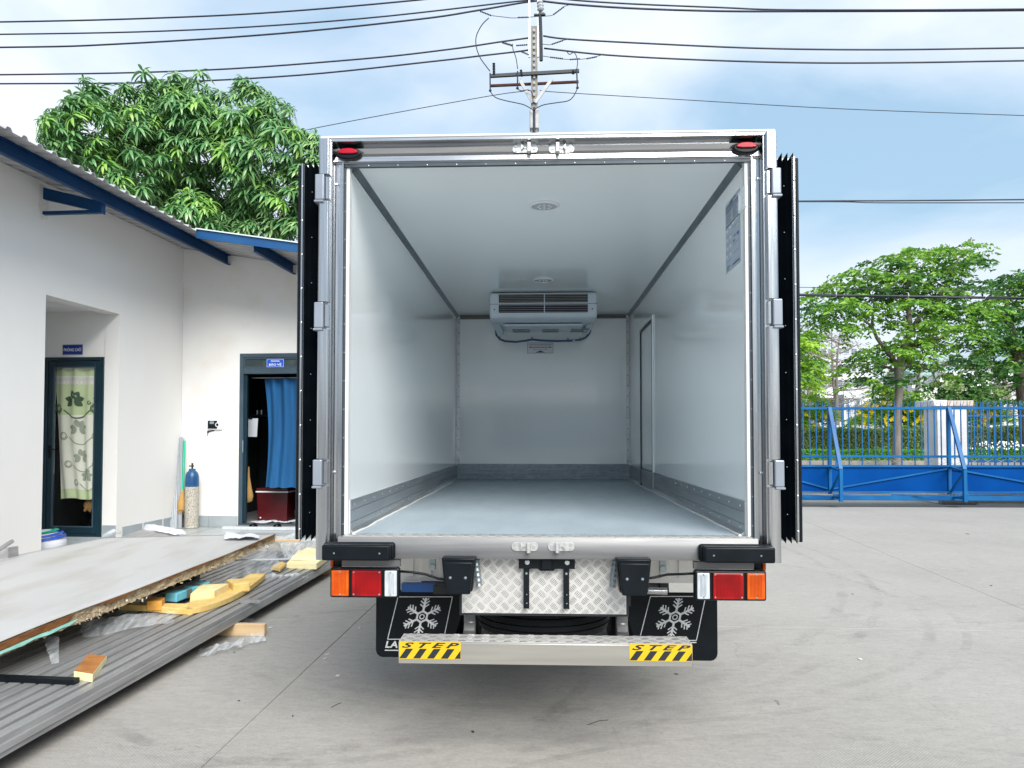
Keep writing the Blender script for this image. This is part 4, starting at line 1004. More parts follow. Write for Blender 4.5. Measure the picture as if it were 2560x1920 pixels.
# sill
q = P(); q.prism([(-LI-.003, y, z) for y, z in ((3.398, ZB+.008), (3.398, ZF-.006), (3.402, ZF-.001), (3.49, ZF-.001), (3.49, ZB+.008))], (2*LI+.006, 0, 0)); sl = q.build('rear_sill', 'brushed', truck, smooth=40)
q = P(); q.box(-LI+.02, LI-.02, 3.404, 3.474, ZF-.0008, ZF+.002); o = q.build('sill_tread', 'tread_alu', truck)
def tread(parent, u0, u1, v0, v1, fn, pitch=.0285, bl=.036, bw=.0042, gap=.0076, bars=5, hgt=.0013, m='tread_bar', kind='stuff', keep=None):
    q = MB(); jn = int((v1-v0)/pitch)+2; inn = int((u1-u0)/pitch)+2
    for j in range(jn):
        for i in range(inn):
            if (i+j) % 2: continue
            cu_, cv = u0+i*pitch, v0+j*pitch; a = pi/4*(1 if j % 2 else -1); ca, sa = cos(a), sin(a)
            for k in range(bars):
                o_ = (k-(bars-1)/2)*gap; ln = bl*(1-.12*abs(k-(bars-1)/2))/2; ring_ = []
                for (x, y) in ((-ln, 0), (-ln*.5, -bw/2), (ln*.5, -bw/2), (ln, 0), (ln*.5, bw/2), (-ln*.5, bw/2)):
                    x_, y_ = x, y+o_+.0022*(x/ln)**2; u, v = cu_+x_*ca-y_*sa, cv+x_*sa+y_*ca
                    ring_.append((min(max(u, u0), u1), min(max(v, v0), v1)))
                if keep and not keep(cu_, cv): continue
                top = [(cu_+x*ca-(o_+.001)*sa, cv+x*sa+(o_+.001)*ca) for x in (-ln*.5, ln*.5)]
                top = [(min(max(u, u0), u1), min(max(v, v0), v1)) for u, v in top]
                vs = [fn(u, v, 0) for u, v in ring_]+[fn(u, v, hgt) for u, v in top]
                q.add(vs, [(0, 1, 6), (1, 2, 7, 6), (2, 3, 7), (3, 4, 7), (4, 5, 6, 7), (5, 0, 6)])
    return q.build('tread_pattern', m, parent, kind=kind)
tread(o, XC-LI+.02, XC+LI-.02, 3.404, 3.474, lambda u, v, h: (u, v, ZF+.0021+h*.9), pitch=.030, bars=4, gap=.0078)
# latch keepers
def keeper(cx_, zc, flip, top):
    s = -1 if flip else 1; y = 3.398 if not top else 3.444
    q = P(); n = 10; pts = []
    for k in range(n+1): a = pi/2+pi*k/n; pts.append((cx_+s*(-.040)+s*.022*cos(a)*.9, y, zc+.021*sin(a)))
    for k in range(n+1): a = -pi/2+pi*k/n; pts.append((cx_+s*.045+s*.018*cos(a), y, zc+.021*sin(a)))
    q.prism(pts, (0, -.005, 0)); o = q.build('latch_keeper', 'cast_metal', truck, bev=.0015)
    q = P(); x0 = cx_+s*.020; q.box(x0-.009, x0+.009, y-.038, y-.0055, zc-.026, zc+.02); q.build('keeper_lug', 'cast_metal', o, bev=.003)
    q = P(); q.prism([(cx_-s*.018, y-.0055, zc+.018), (cx_-s*.018, y-.0055, zc-.014), (cx_-s*.004, y-.0055, zc+.002)], (0, -.018, 0)); q.build('keeper_wedge', 'cast_metal', o, bev=.001)
    q = P(); q.box(cx_-.012, cx_+.016, y-.010, y-.0055, zc-.002, zc+.004); q.build('keeper_bar', 'cast_metal', o)
    q = P()
    for (bx, bz) in ((-.042, .010), (-.042, -.010), (.044, 0)): q.lathe([(.0065, -.0055), (.0065, -.0095), (.003, -.0095), (.003, -.007)], (cx_+s*bx, y, zc+bz), 10, 'Y')
    q.build('bolts', 'rivet_metal', o, kind='stuff')
for px, f in ((1312, 0), (1405, 1)):
    v = at(px, 365, 3.42); keeper(v.x-XC, v.z-.004, f, True)
for px, f in ((1311, 0), (1404, 1)):
    v = at(px, 1366, 3.4); keeper(v.x-XC, v.z, f, False)
# open doors folded along the body sides
for sx in (-1, 1):
    xi, xo = (HW+.036, HW+.118)
    q = P(); q.box(sx*xi, sx*xo, 3.53, 4.49, ZF-.03, ZT-.075); dr_ = q.build('rear_door', 'gelcoat', truck, bev=.006)
    q = P(); q.box(sx*(xo-.012), sx*(xo+.006), 3.494, 3.529, ZF-.025, ZT-.08); ts = q.build('trim_strip', 'stainless', dr_, bev=.003)
    riv(ts, [(sx*(xo-.002), 3.494, ZF+.02+.165*i) for i in range(11)], (0, -1, 0), .0062)
    # gasket: folded rubber fins, pointed where they were mitred
    for k in range(4):
        x0 = xi-.020+k*.0262; x1 = x0+.0262; xm = (x0+x1)/2+.004; q = P()
        up = ZT-.052+(.03 if k == 0 else 0)-(.012 if k in (1, 2, 3) else 0); dn = ZF-.036-(.04 if k == 0 else 0)
        A_ = [(sx*x0, 3.522, dn+.03), (sx*xm, 3.489-.004*(k == 0), dn), (sx*x1, 3.522, dn+.022)]
        B_ = [(sx*x0, 3.522, up-.03), (sx*xm, 3.489-.004*(k == 0), up), (sx*x1, 3.522, up-.022)]
        q.add(A_+B_+[(sx*x0, 3.53, dn+.03), (sx*x1, 3.53, dn+.03), (sx*x0, 3.53, up-.03), (sx*x1, 3.53, up-.03)], [(0, 1, 4, 3), (1, 2, 5, 4), (0, 2, 1), (3, 4, 5), (6, 0, 3, 8), (2, 7, 9, 5)])
        q.build('gasket_fin', 'rubber', dr_, smooth=20)
    q = P(); q.box(sx*(xo+.0065), sx*(xo+.022), 3.50, 4.46, ZF-.03, ZT-.085); q.build('gasket', 'rubber', dr_, bev=.004)
    riv(dr_, [(sx*(xi+.030), 3.487, ZF+.1+.22*i) for i in range(8)], (0, -1, 0), .0026, 'alu_dark')
# exterior lower rail of the body and subframe (seen between lamps)
q = P()
for sx in (-1, 1): q.box(sx*(HW-.04), sx*(HW-.004), 3.54, YB+.09, ZB-.02, ZF-.021)
q.build('side_rail', 'aluminium', truck)
q = P(); q.box(-IW+.02, IW-.02, 3.5, YB, ZB-.012, ZB+.009); q.build('underfloor', 'under_white', truck)
for sx in (-1, 1):
    q = P(); q.box(sx*.36, sx*.90, 3.86, 3.90, .742, ZB-.013)
    for k in range(5): xx = .40+.095*k; q.box(sx*xx, sx*(xx+.055), 3.850, 3.8595, .765, ZB-.02)
    q.build('underbody_panel', 'under_white', truck, bev=.003)
    q = P(); xx = .385 if sx < 0 else .40; q.box(sx*(xx+.165-.016), sx*(xx+.165+.016), 3.60, 3.612, .85, ZB+.0); q.lathe([(.017, 0), (.017, -.006)], (sx*(xx+.165), 3.599, .862), 12, 'Y'); q.build('strap_bracket', 'zinc', truck, bev=.002)
q = P(); q.box(-.74, -.40, 3.8, 3.84, .698, .741); q.build('frame_rail_end', 'chassis_blue', truck)
q = P(); q.box(-.56, -.36, 3.70, 3.79, .71, .75); q.build('frame_bracket', 'chassis_black', truck)
q = P(); q.box(.36, .56, 3.70, 3.78, .715, .75); q.build('frame_bracket', 'chassis_black', truck)
q = P(); q.tube([(.50, 3.7, .735), (.60, 3.69, .735)], .018, 10); q.build('exhaust_tip', 'stainless', truck, smooth=40)
# rubber buffers
for sx in (-1, 1):
    q = P(); x0, x1 = .690, 1.012
    q.prism([(sx*x0, 3.397, 1.013), (sx*(x1+.008), 3.397, 1.013), (sx*(x1+.008), 3.397, .935), (sx*x0, 3.397, .935)], (0, -.03, 0))
    bf = q.build('rubber_buffer', 'rubber', truck, bev=.012, seg=3, smooth=40)
    q = P(); q.prism([(sx*(x0+.012), 3.368, 1.009), (sx*(x1), 3.368, 1.009), (sx*(x1), 3.368, .938), (sx*(x0+.012), 3.368, .938)], (0, -.055, 0)); q.build('buffer_face', 'rubber', bf, bev=.009, seg=3, smooth=40)
    q = P()
    for xx in (.055, .262): q.lathe([(.013, -.0562), (.013, -.0565), (.002, -.0566)], (sx*(x0+xx), 3.37, .972), 14, 'Y')
    q.build('bolt_recess', 'rubber_dark', bf)
    q = P()
    for xx in (.055, .262): q.dome((sx*(x0+xx)-.003, 3.3132, .971), (0, -1, 0), .0048, .5, 10)
    q.build('bolts', 'alu_dark', bf, kind='stuff')
    # lamp panel under the buffer
    q = P(); q.box(sx*.672, sx*.945, 3.41, 3.43, .896, .929); q.build('lamp_panel', 'brushed', truck, bev=.002)
    # side marker
    q = P(); q.box(sx*.955, sx*.992, 3.45, 3.50, .885, .922); mk = q.build('side_marker', 'black_plastic', truck, bev=.004); q = P(); q.box(sx*.993, sx*1.008, 3.44, 3.50, .882, .925); q.build('lamp_lens', 'amber', mk, bev=.005, seg=2)
    # tail lamp
    q = P(); a, b = .672, .993; q.box(sx*a, sx*b, 3.385, 3.43, .757, .893); tl = q.build('tail_lamp', 'black_plastic', truck, bev=.009, seg=2)
    for (u0, u1, m, nm) in ((.681, .737, 'clear_lens', 'reversing_lens'), (.752, .888, 'red_lens', 'brake_lens'), (.903, .983, 'amber', 'indicator_lens')):
        q = P(); q.box(sx*u0, sx*u1, 3.372, 3.386, .767, .884); ln = q.build(nm, m, tl, bev=.004, seg=2)
        q = P(); n = int((u1-u0-.02)/.0062)
        for k in range(n):
            xx = u0+.012+.0062*k; q.box(sx*(xx), sx*(xx+.0022), 3.3705, 3.3718, .778, .873)
        q.build('lens_ribs', {'amber': 'amber_rib', 'red_lens': 'red_rib', 'clear_lens': 'clear_rib'}[m], ln, kind='stuff')
        q = P(); 
        for bx in ((u0+u1)/2,) if u1-u0 < .1 else (u0+.009, u1-.009):
            for bz in (.7755, .8765): q.dome((sx*bx, 3.3715, bz), (0, -1, 0), .0042, .5, 8)
        q.build('screws', 'zinc', ln, kind='stuff')
    # lower trapezoid stoppers
    q = P(); c = .392
    q.prism([(sx*c+dx, 3.396, z) for dx, z in ((-.078, .952), (.078, .952), (.062, .80), (-.062, .80))], (0, -.07, 0)); st = q.build('door_stopper', 'rubber', truck, bev=.007, seg=2, smooth=40)
    q = P(); q.prism([(sx*c+dx, 3.3255, z) for dx, z in ((-.068, .938), (.068, .938), (.055, .795), (-.055, .795))], (0, -.028, 0)); q.build('stopper_face', 'rubber', st, bev=.006, seg=2, smooth=40)
    q = P()
    for dx in (-.034, .034): q.dome((sx*c+dx, 3.297, .868), (0, -1, 0), .007, .5, 10)
    q.build('bolts', 'alu_dark', st, kind='stuff')
    # mud flap
    xo_ = .893; xi_ = .437 if sx < 0 else .425; yf = 3.9
    pts = [(xo_, .685), (xi_, .685), (xi_, .56), (xi_+.035, .46), (xi_+.10, .39), (xi_+.16, .335), (xo_-.035, .335), (xo_-.02, .339), (xo_-.006, .352), (xo_, .372)]
    q = P(); q.prism([(sx*x, yf, z) for x, z in pts], (0, .012, 0)); mf = q.build('mud_flap', 'rubber', truck, bev=.002)
    q = P()
    bl = [at(*p_, yf-.003) for p_ in (((995, 1492), (1131, 1492), (1109, 1598), (969, 1598)) if sx < 0 else ((1626, 1491), (1764, 1491), (1741, 1601), (1598, 1601)))]
    for i in range(4): q.bar(bl[i]-Vector((XC, 0, 0)), bl[(i+1) % 4]-Vector((XC, 0, 0)), .004, .002, up=(0, 1, 0))
    q.build('printed_border', 'flap_print', mf)
    q = MB(); c = at(*((1055, 1541.6) if sx < 0 else (1687.5, 1543)), yf-.003); R0 = .098; sh = .22
    def S(u, v): return Vector((c.x+u+sh*v, yf-.003, c.z+v))
    def stk(a, b, w_):
        a, b = Vector(a), Vector(b); d = (b-a).normalized()*1; n_ = Vector((-d.y, d.x))*w_/2
        lift = Vector((0, -3e-5*len(q.f), 0)); q.add([S(*(a+n_))+lift, S(*(b+n_))+lift, S(*(b-n_))+lift, S(*(a-n_))+lift], [(0, 1, 2, 3)])
    for k in range(6):
        a = radians(90+60*k); e = Vector((cos(a), sin(a))); e1 = Vector((cos(a+radians(60)), sin(a+radians(60))))
        stk(e*R0*.26, e*R0, .0112)
        stk(e*R0*.30, e1*R0*.30, .010)
        stk(e*R0*.13, e1*R0*.13, .0055)
        for t in (.48, .66, .84):
            for s2 in (-1, 1):
                f = Vector((cos(a+s2*radians(52)), sin(a+s2*radians(52)))); stk(e*R0*t, e*R0*t+f*R0*(.30 if t < .8 else .22), .0062)
    q.build('snowflake_emblem', 'flap_print', mf)
    if sx < 0:
        v = at(978.5, 1611, yf-.003); write('lettering', 'LA', (v.x, yf-.003, v.z), .066, .036, 'flap_print', mf, bold=.03, shear=.2)
    v0 = at(962 if sx < 0 else 1728, 1625.5 if sx < 0 else 1606, yf-.003); v1 = at(1010 if sx < 0 else 1741, 1625.5 if sx < 0 else 1606, yf-.003)
    q = MB(); q.box(v0.x, v1.x, yf-.004, yf-.002, v0.z-.0025, v0.z+.0025); q.build('printed_rule', 'flap_print', mf)
    # wiring from lamp to stopper
    q = P(); q.tube([(sx*.672, 3.42, .873), (sx*.62, 3.43, .868), (sx*.56, 3.45, .855 if sx < 0 else .862), (sx*.50, 3.45, .835 if sx < 0 else .848), (sx*.43, 3.44, .828 if sx < 0 else .838)], .006, 7); q.build('lamp_cable', 'rubber', truck, smooth=180)
# corrugated conduits by the plate
for sx in (-1, 1):
    q = P(); pts = [(sx*(.325-.012*k/8), 3.45, .935-.012*k) for k in range(12)]
    q.tube([(x, y, z) for x, y, z in pts], [.016 if k % 2 else .012 for k in range(12)], 10); q.build('conduit', 'alu_dark', truck)
# checker plate
px0, px1, pz0, pz1 = -.392, .374, .672, .942; py_ = 3.475
q = P(); q.box(px0, px1, py_, py_+.004, pz0, pz1-.002); pl = q.build('tread_plate', 'tread_alu', truck)
tread(pl, XC+px0+.004, XC+px1-.004, pz0+.003, pz1-.004, lambda u, v, h: (u, py_-.0003-h, v))
q = P(); q.box(px0-.012, px1+.012, py_+.006, py_+.03, pz0-.012, pz0+.08); q.build('plate_frame', 'chassis_black', truck)
# number plate bracket: crossbar, two legs, lamp
nb = P(); nb.box(-.125, .135, py_-.032, py_-.026, .885, .940); nbr = nb.build('number_plate_bracket', 'black_plastic', truck, bev=.001)
for xx in (-.0896, .0955):
    q = P(); q.box(xx-.0135, xx+.0135, py_-.026, py_-.020, .70, .885); q.build('bracket_leg', 'black_plastic', nbr, bev=.001)
    q = P(); q.dome((xx, py_-.0265, .862), (0, -1, 0), .0065, .5, 8); q.dome((xx+.002, py_-.0265, .765), (0, -1, 0), .003, .5, 8); q.dome((xx+.002, py_-.0265, .725), (0, -1, 0), .0035, .5, 8); q.build('bolts', 'zinc', nbr, kind='stuff')
    q = P(); q.dome((xx+.004, py_-.033, .915), (0, -1, 0), .0115, .25, 12); q.build('bolts', 'rivet_metal', nbr, kind='stuff')
q = P(); q.box(-.02, .03, py_-.055, py_-.0325, .888, .935); q.build('plate_lamp', 'black_plastic', nbr, bev=.004)
q = P(); q.prism([(-.035, py_-.033, .884), (.045, py_-.033, .884), (.035, py_-.033, .876), (-.025, py_-.033, .876)], (0, .01, 0)); q.build('bracket_tab', 'black_plastic', nbr)
# step bumper
bx0, bx1 = at(996, 1630, 3.28).x-XC, at(1731.5, 1630, 3.28).x-XC; bz0, bz1 = .493, .588
q = P(); q.prism([(bx0, y, z) for y, z in ((3.28, bz0), (3.28, bz1-.004), (3.284, bz1), (3.41, bz1), (3.41, bz0+.012), (3.40, bz0+.012), (3.40, bz1-.012), (3.29, bz1-.012), (3.29, bz0))], (bx1-bx0, 0, 0)); bp = q.build('step_bumper', 'bumper_alu', truck, bev=.002, smooth=40)
q = P(); q.box(bx0+.001, bx1-.001, 3.288, 3.409, bz1+.0003, bz1+.0028); tb_ = q.build('tread_top', 'tread_alu', bp)
tread(bp, XC+bx0+.008, XC+bx1-.008, 3.292, 3.405, lambda u, v, h: (u, v, bz1+.003+h), pitch=.034, bars=5, bl=.042, bw=.0045, gap=.0078, hgt=.0018)
for (xa, ya, xb, yb) in ((998.5, 1604, 1152, 1648.5), (1573.5, 1610, 1730.5, 1654)):
    a = at(xa, ya, 3.28); b = at(xb, yb, 3.28); q = MB(); q.box(a.x, b.x, 3.2784, 3.2797, b.z, a.z); stc = q.build('step_sticker', 'yellow_sticker', bp)
    W_, H_ = b.x-a.x, a.z-b.z; hs = H_*.60
    q = MB()
    for k in range(-1, 5):
        u0 = a.x+W_*(.0+.225*k+.0); wd = W_*.115; sk_ = W_*.11
        poly = [(u0, b.z+.003), (u0+wd, b.z+.003), (u0+wd+sk_, b.z+hs), (u0+sk_, b.z+hs)]
        # clip to the sticker edges
        def clip(pl_, lim, sgn):
            out = []
            for i in range(len(pl_)):
                p0, p1 = pl_[i], pl_[(i+1) % len(pl_)]; i0 = sgn*(p0[0]-lim) <= 0; i1 = sgn*(p1[0]-lim) <= 0
                if i0: out.append(p0)
                if i0 != i1:
                    t = (lim-p0[0])/(p1[0]-p0[0]); out.append((lim, p0[1]+(p1[1]-p0[1])*t))
            return out
        poly = clip(clip(poly, b.x-.001, 1), a.x+.001, -1)
        if len(poly) > 2: q.add([(u, 3.2778, z) for u, z in poly], [tuple(range(len(poly)))])
    q.build('hazard_stripes', 'black_sticker', stc)
    write('lettering', 'STEP', ((a.x+b.x)/2+.002, 3.2778, b.z+hs+(H_-hs)*.52), W_*.94, (H_-hs)*.78, 'black_sticker', stc, shear=.4, bold=.03, spacing=1.5)
# bumper arms
for sx in (-1, 1):
    q = P(); xx = .335 if sx < 0 else .335
    q.prism([(sx*xx, y, z) for y, z in ((3.55, .70), (3.60, .70), (3.60, .60), (3.56, .52), (3.42, .50), (3.42, .56), (3.52, .575), (3.55, .61))], (sx*.055, 0, 0)); q.build('bumper_arm', 'brushed', truck, bev=.004, smooth=40)
# spare wheel slung flat under the frame
q = P(); prof = [(.19, .055), (.23, .075), (.30, .09), (.335, .085), (.345, .07), (.3455, .052), (.338, .05), (.338, .046), (.3465, .044), (.347, .022), (.339, .02), (.339, .016), (.3475, .014), (.3475, -.014), (.339, -.016), (.339, -.02), (.347, -.022), (.3465, -.044), (.338, -.046), (.338, -.05), (.345, -.052), (.335, -.085), (.30, -.09), (.23, -.075), (.19, -.055)]
q.lathe(prof, (-.01, 3.93, .60), 64); sp = q.build('spare_wheel', 'rubber_dark', truck, smooth=35)
q = P(); q.lathe([(.05, .03), (.188, .05), (.189, -.05), (.16, -.03), (.05, -.02)], (-.01, 3.93, .60), 32); q.build('rim', 'galvanised', sp, smooth=40)
# chassis, axle, wheels, fuel tank, cab
for sx in (-1, 1):
    q = P(); q.box(sx*.34, sx*.40, 3.52, 9.6, .70, .86); q.build('chassis_rail', 'chassis_black', truck)
q = P()
for y in (3.60, 4.6, 5.6, 6.9, 8.0): q.box(-.338, .338, y, y+.07, .72, .84)
q.box(-1.0, 1.0, 4.3, 4.36, .86, .915); q.box(-1.0, 1.0, 6.6, 6.66, .86, .915); q.build('crossmember', 'chassis_black', truck)
q = P(); q.tube([(-.62, 5.5, .38), (.62, 5.5, .38)], .06, 12); q.lathe([(.05, -.16), (.15, -.08), (.17, 0), (.15, .08), (.05, .16)], (0, 5.5, .38), 20, 'Y'); q.build('rear_axle', 'chassis_black', truck, smooth=40)
def wheel(x, y, w_, sx):
    q = P(); R = .37
    q.lathe([(.19, -w_/2+.01), (.24, -w_/2), (R-.03, -w_/2+.004), (R, -w_/2+.03), (R, -.028), (R-.01, -.024), (R-.01, -.018), (R, -.014), (R, .014), (R-.01, .018), (R-.01, .024), (R, .028), (R, w_/2-.03), (R-.03, w_/2-.004), (.24, w_/2), (.19, w_/2-.01)], (x, y, R), 40, 'X')
    o = q.build('wheel', 'rubber_dark', truck, smooth=35)
    q = P(); q.lathe([(.189, -w_/2+.012), (.17, -w_/2+.03), (.16, 0), (.06, sx*.03), (.05, sx*.07), (.001, sx*.075)], (x, y, R), 28, 'X'); q.build('rim', 'galvanised', o, smooth=35)
for sx in (-1, 1): wheel(sx*.56, 5.5, .19, sx); wheel(sx*.77, 5.5, .19, sx); wheel(sx*.78, 9.05, .19, sx)
q = P(); q.box(.45, .85, 6.5, 7.3, .42, .80); q.build('fuel_tank', 'aluminium', truck, bev=.04, seg=3)
q = P(); q.box(-.85, -.45, 6.6, 7.2, .45, .80); q.build('battery_box', 'chassis_black', truck, bev=.02)
q = P(); q.prism([(-.94, y, z) for y, z in ((8.20, .62), (8.20, 2.18), (8.35, 2.25), (9.2, 2.22), (9.72, 1.35), (9.78, .62))], (1.88, 0, 0)); cb_ = q.build('cab', 'cab_white', truck, bev=.05, seg=3, smooth=40)
for sx in (-1, 1):
    q = P(); q.prism([(sx*.945, y, z) for y, z in ((8.55, 1.4), (8.55, 2.02), (9.15, 2.0), (9.5, 1.4))], (sx*.004, 0, 0)); q.build('side_window', 'dark_glass', cb_)
    q = P(); q.box(sx*.93, sx*1.0, 8.5, 9.6, .5, .64); q.build('side_sill', 'chassis_black', cb_)
q = P(); q.prism([(-.84, 9.255, 2.14), (.84, 9.255, 2.14), (.84, 9.735, 1.36), (-.84, 9.735, 1.36)], (0, .004, .003)); q.build('windscreen', 'dark_glass', cb_)
for sx in (-1, 1):
    q = P(); q.box(sx*.62, sx*.86, 9.775, 9.80, .72, .88); q.build('headlight', 'clear_lens', cb_, bev=.01)
    q = P(); q.box(sx*1.0, sx*1.14, 9.55, 9.6, 1.55, 1.9); q.tube([(sx*.94, 9.5, 1.9), (sx*1.07, 9.58, 1.88)], .01, 6); q.build('wing_mirror', 'chassis_black', cb_, bev=.008)

# ================================================================== SCRAP PILE BY THE BUILDING
def sx_(y): return -2.432+.0216*y
def ribbed(name, label, y0, y1, xoff, z, width, skew=0, dz=0):
    prof = []; x = 0
    while x < width:
        prof += [(x, 0), (x+.004, .024), (x+.060, .024), (x+.064, 0), (x+.082, 0)]
        x += .088
    prof = [(x, h) for x, h in prof]
    ny = 14; vs = []; n = len(prof)
    for j in range(ny+1):
        y = y0+(y1-y0)*j/ny
        for x, h in prof: vs.append((sx_(y)+xoff-x+skew*(j/ny), y, z+h+dz*j/ny+.006*fbm((x*2, y*.8, z*9))))
    fs = [(j*n+i, j*n+i+1, (j+1)*n+i+1, (j+1)*n+i) for j in range(ny) for i in range(n-1)]
    q = MB(); q.add(vs, fs); o = q.build(name, 'ribbed_metal')
    md = o.modifiers.new('solid', 'SOLIDIFY'); md.thickness = .004; md.offset = 1
    return tag(o, label, 'metal sheet', 'ribbed metal sheets stacked on timbers')
ribbed('ribbed_sheet', 'topmost long grey ribbed metal sheet of the stack beside the truck, under the foam scraps', 1.2, 8.5, -.012, .146, 1.75)
ribbed('ribbed_sheet', 'second grey ribbed metal sheet of the stack beside the truck, just under the top one', 1.0, 8.6, .012, .119, 1.6)
ribbed('ribbed_sheet', 'lowest grey ribbed metal sheet of the stack, lying on the timbers', 1.3, 8.4, -.002, .092, 1.6, skew=.03)
for y, lb, xr in ((5.50, 'pale timber bearer poking out from under the ribbed sheets into the yard', -2.07), (7.93, 'far timber bearer under the ribbed sheets by the truck tail lamp', -2.12), (2.3, 'near timber bearer under the ribbed sheets', -2.5)):
    q = MB(); q.box(-4.2, xr, y, y+.05, .001, .089); tag(q.build('timber_bearer', 'timber', bev=.003), lb, 'timber', 'timbers under the ribbed sheets')

# big white sandwich panel lying askew
RA, RB = atz(0, 1611, .372), atz(690, 1334, .518)
LA_, LB = atz(0, 1398, .50), atz(258, 1345, .50)
dirR = (RB-RA); RA2 = RA-dirR*.42; dirL = LB-LA_; LA2 = LA_-dirL*2.2
def edge_t(px):
    lo, hi = -.5, 1.1
    for _ in range(40):
        m = (lo+hi)/2; p = RA+dirR*m-_C; x = CX+FPX*p.dot(_R)/p.dot(_F)
        lo, hi = (m, hi) if x < px else (lo, m)
    return lo
pan = thing('sandwich_panel', 'big white insulated panel with ragged foam edge lying tilted on the scrap pile', 'panel', (RA+RB+LB)/3)
NL = 90; TH = .072
def topz(u, v): return .010*sin(v*5+u*3)+.012*fbm((u*2, v*4, 0))
def ptop(u, v):
    a = RA2+(RB-RA2)*v; b = LA2+(LB-LA2)*v; p = a+(b-a)*u; p.z += topz(u, v)*min(1, 4*(1-v)); return p
vs, fs = grid_mesh(lambda u, v: ptop(u, v), 24, 60); q = MB(); q.add(vs, fs); o = q.build('skin', 'panel_skin', pan, smooth=60)
md = o.modifiers.new('solid', 'SOLIDIFY'); md.thickness = .004; md.offset = 0
E_ = []       # ragged right edge rows
nr = 7
out = (RB-RA).cross(Vector((0, 0, 1))).normalized()
for j in range(NL*4+1):
    v = j/(NL*4); p = ptop(0, v)
    for k in range(nr):
        f = k/(nr-1); j1 = fbm((v*60, f*2.2, 3))*.012+fbm((v*190, f*5, 1))*.008
        E_.append(p+out*(-.012+j1+(.006 if k in (0, nr-1) else 0))+Vector((0, 0, -.004-TH*f+(fbm((v*150, 7, 2))*.014-.004 if k == nr-1 else 0))))
fs = [(j*nr+k, j*nr+k+1, (j+1)*nr+k+1, (j+1)*nr+k) for j in range(NL*4) for k in range(nr-1)]
q = MB(); q.add(E_, fs)
a0_ = len(q.v)
inn = [ptop(.06, j/NL)-Vector((0, 0, TH+.004)) for j in range(NL+1)]; inn2 = [ptop(.97, j/NL)-Vector((0, 0, TH+.004)) for j in range(NL+1)]
q.add([E_[j*4*nr+nr-1] for j in range(NL+1)]+inn+inn2+[ptop(.99, j/NL)-Vector((0, 0, .003)) for j in range(NL+1)],
      [(j, j+1, NL+1+j+1, NL+1+j) for j in range(NL)]+[(NL+1+j, NL+2+j, 2*NL+3+j, 2*NL+2+j) for j in range(NL)]+[(2*NL+2+j, 2*NL+3+j, 3*NL+4+j, 3*NL+3+j) for j in range(NL)])
e0 = [ptop(u, 1)+Vector((0, 0, -.003)) for u in (0.005, .33, .66, .99)]; e1 = [p-Vector((0, 0, TH)) for p in e0]; q.add(e0+e1, [(i, i+1, i+5, i+4) for i in range(3)])
q.build('foam_core', 'foam_old', pan)
def edge_strip(name, m, px0, px1, f0, f1, proud, rag=.35, n=60):
    t0 = edge_t(px0); t1 = edge_t(px1); vs = []
    for j in range(n+1):
        t = t0+(t1-t0)*j/n; v = (t+.42)/1.42; p = ptop(0, v)
        r1 = fbm((v*70, 5, f0*9))*rag; r2 = fbm((v*45, 9, f1*9))*rag; 
        a = f0+(r1*.0); b = f1+r2*(f1-f0); w_ = min(1, 12*min(j, n-j)/n); b = a+(b-a)*max(.1, w_)
        for f in (a, b): vs.append(p+out*(proud+.003*fbm((v*60, f, 1)))+Vector((0, 0, -.004-TH*f)))
    q = MB(); q.add(vs, [(2*j, 2*j+1, 2*j+3, 2*j+2) for j in range(n)]); o = q.build(name, m, pan)
    md = o.modifiers.new('solid', 'SOLIDIFY'); md.thickness = .004; md.offset = 1
edge_strip('veneer', 'veneer_brown', -90, 186, .02, .58, .010, .25); edge_strip('foam_layer', 'foam_mint', -120, 192, .62, .88, .010, .5)
edge_strip('veneer', 'veneer_brown', 236, 352, -.02, .20, .006, 1.2); edge_strip('veneer', 'veneer_brown', 352, 560, -.02, .13, .005, 1.6); edge_strip('veneer', 'veneer_brown', 600, 688, -.02, .26, .005, 1.2)
q = MB(); random.seed(8)     # crumbs hanging from the torn edge
for k in range(150):
    t = edge_t(random.choice([random.uniform(190, 290), random.uniform(430, 690), random.uniform(190, 690)])); p = ptop(0, (t+.42)/1.42)+out*random.uniform(-.02, .012)+Vector((0, 0, -TH-random.uniform(-.03, .012)))
    d = Vector((random.uniform(-1, 1), random.uniform(-1, 1), random.uniform(-1.3, .2))).normalized()*random.uniform(.008, .026); s = d.cross(Vector((random.random(), 1, .3))).normalized()*random.uniform(.004, .009)
    q.add([p-s, p+s, p+d+s*.5, p+d*.8-s], [(0, 1, 2, 3)])
q.build('foam_crumbs', 'foam_cream', pan, kind='stuff')
# supports below the panel
for (x, y, w_, l_, z0, z1, lb) in ((-3.9, 6.0, .5, .7, .002, .36, 'dark block of scrap under the far left of the white panel'), (-4.6, 4.3, .5, .8, .002, .33, 'dark block of scrap under the near left of the white panel'), (-3.35, 6.7, .3, .35, .17, .40, 'dark block of scrap between the ribbed sheets and the far end of the white panel')):
    q = MB(); q.box(x-w_/2, x+w_/2, y-l_/2, y+l_/2, z0, z1); tag(q.build('scrap_block', 'rubber_dark', bev=.01), lb, 'scrap block')

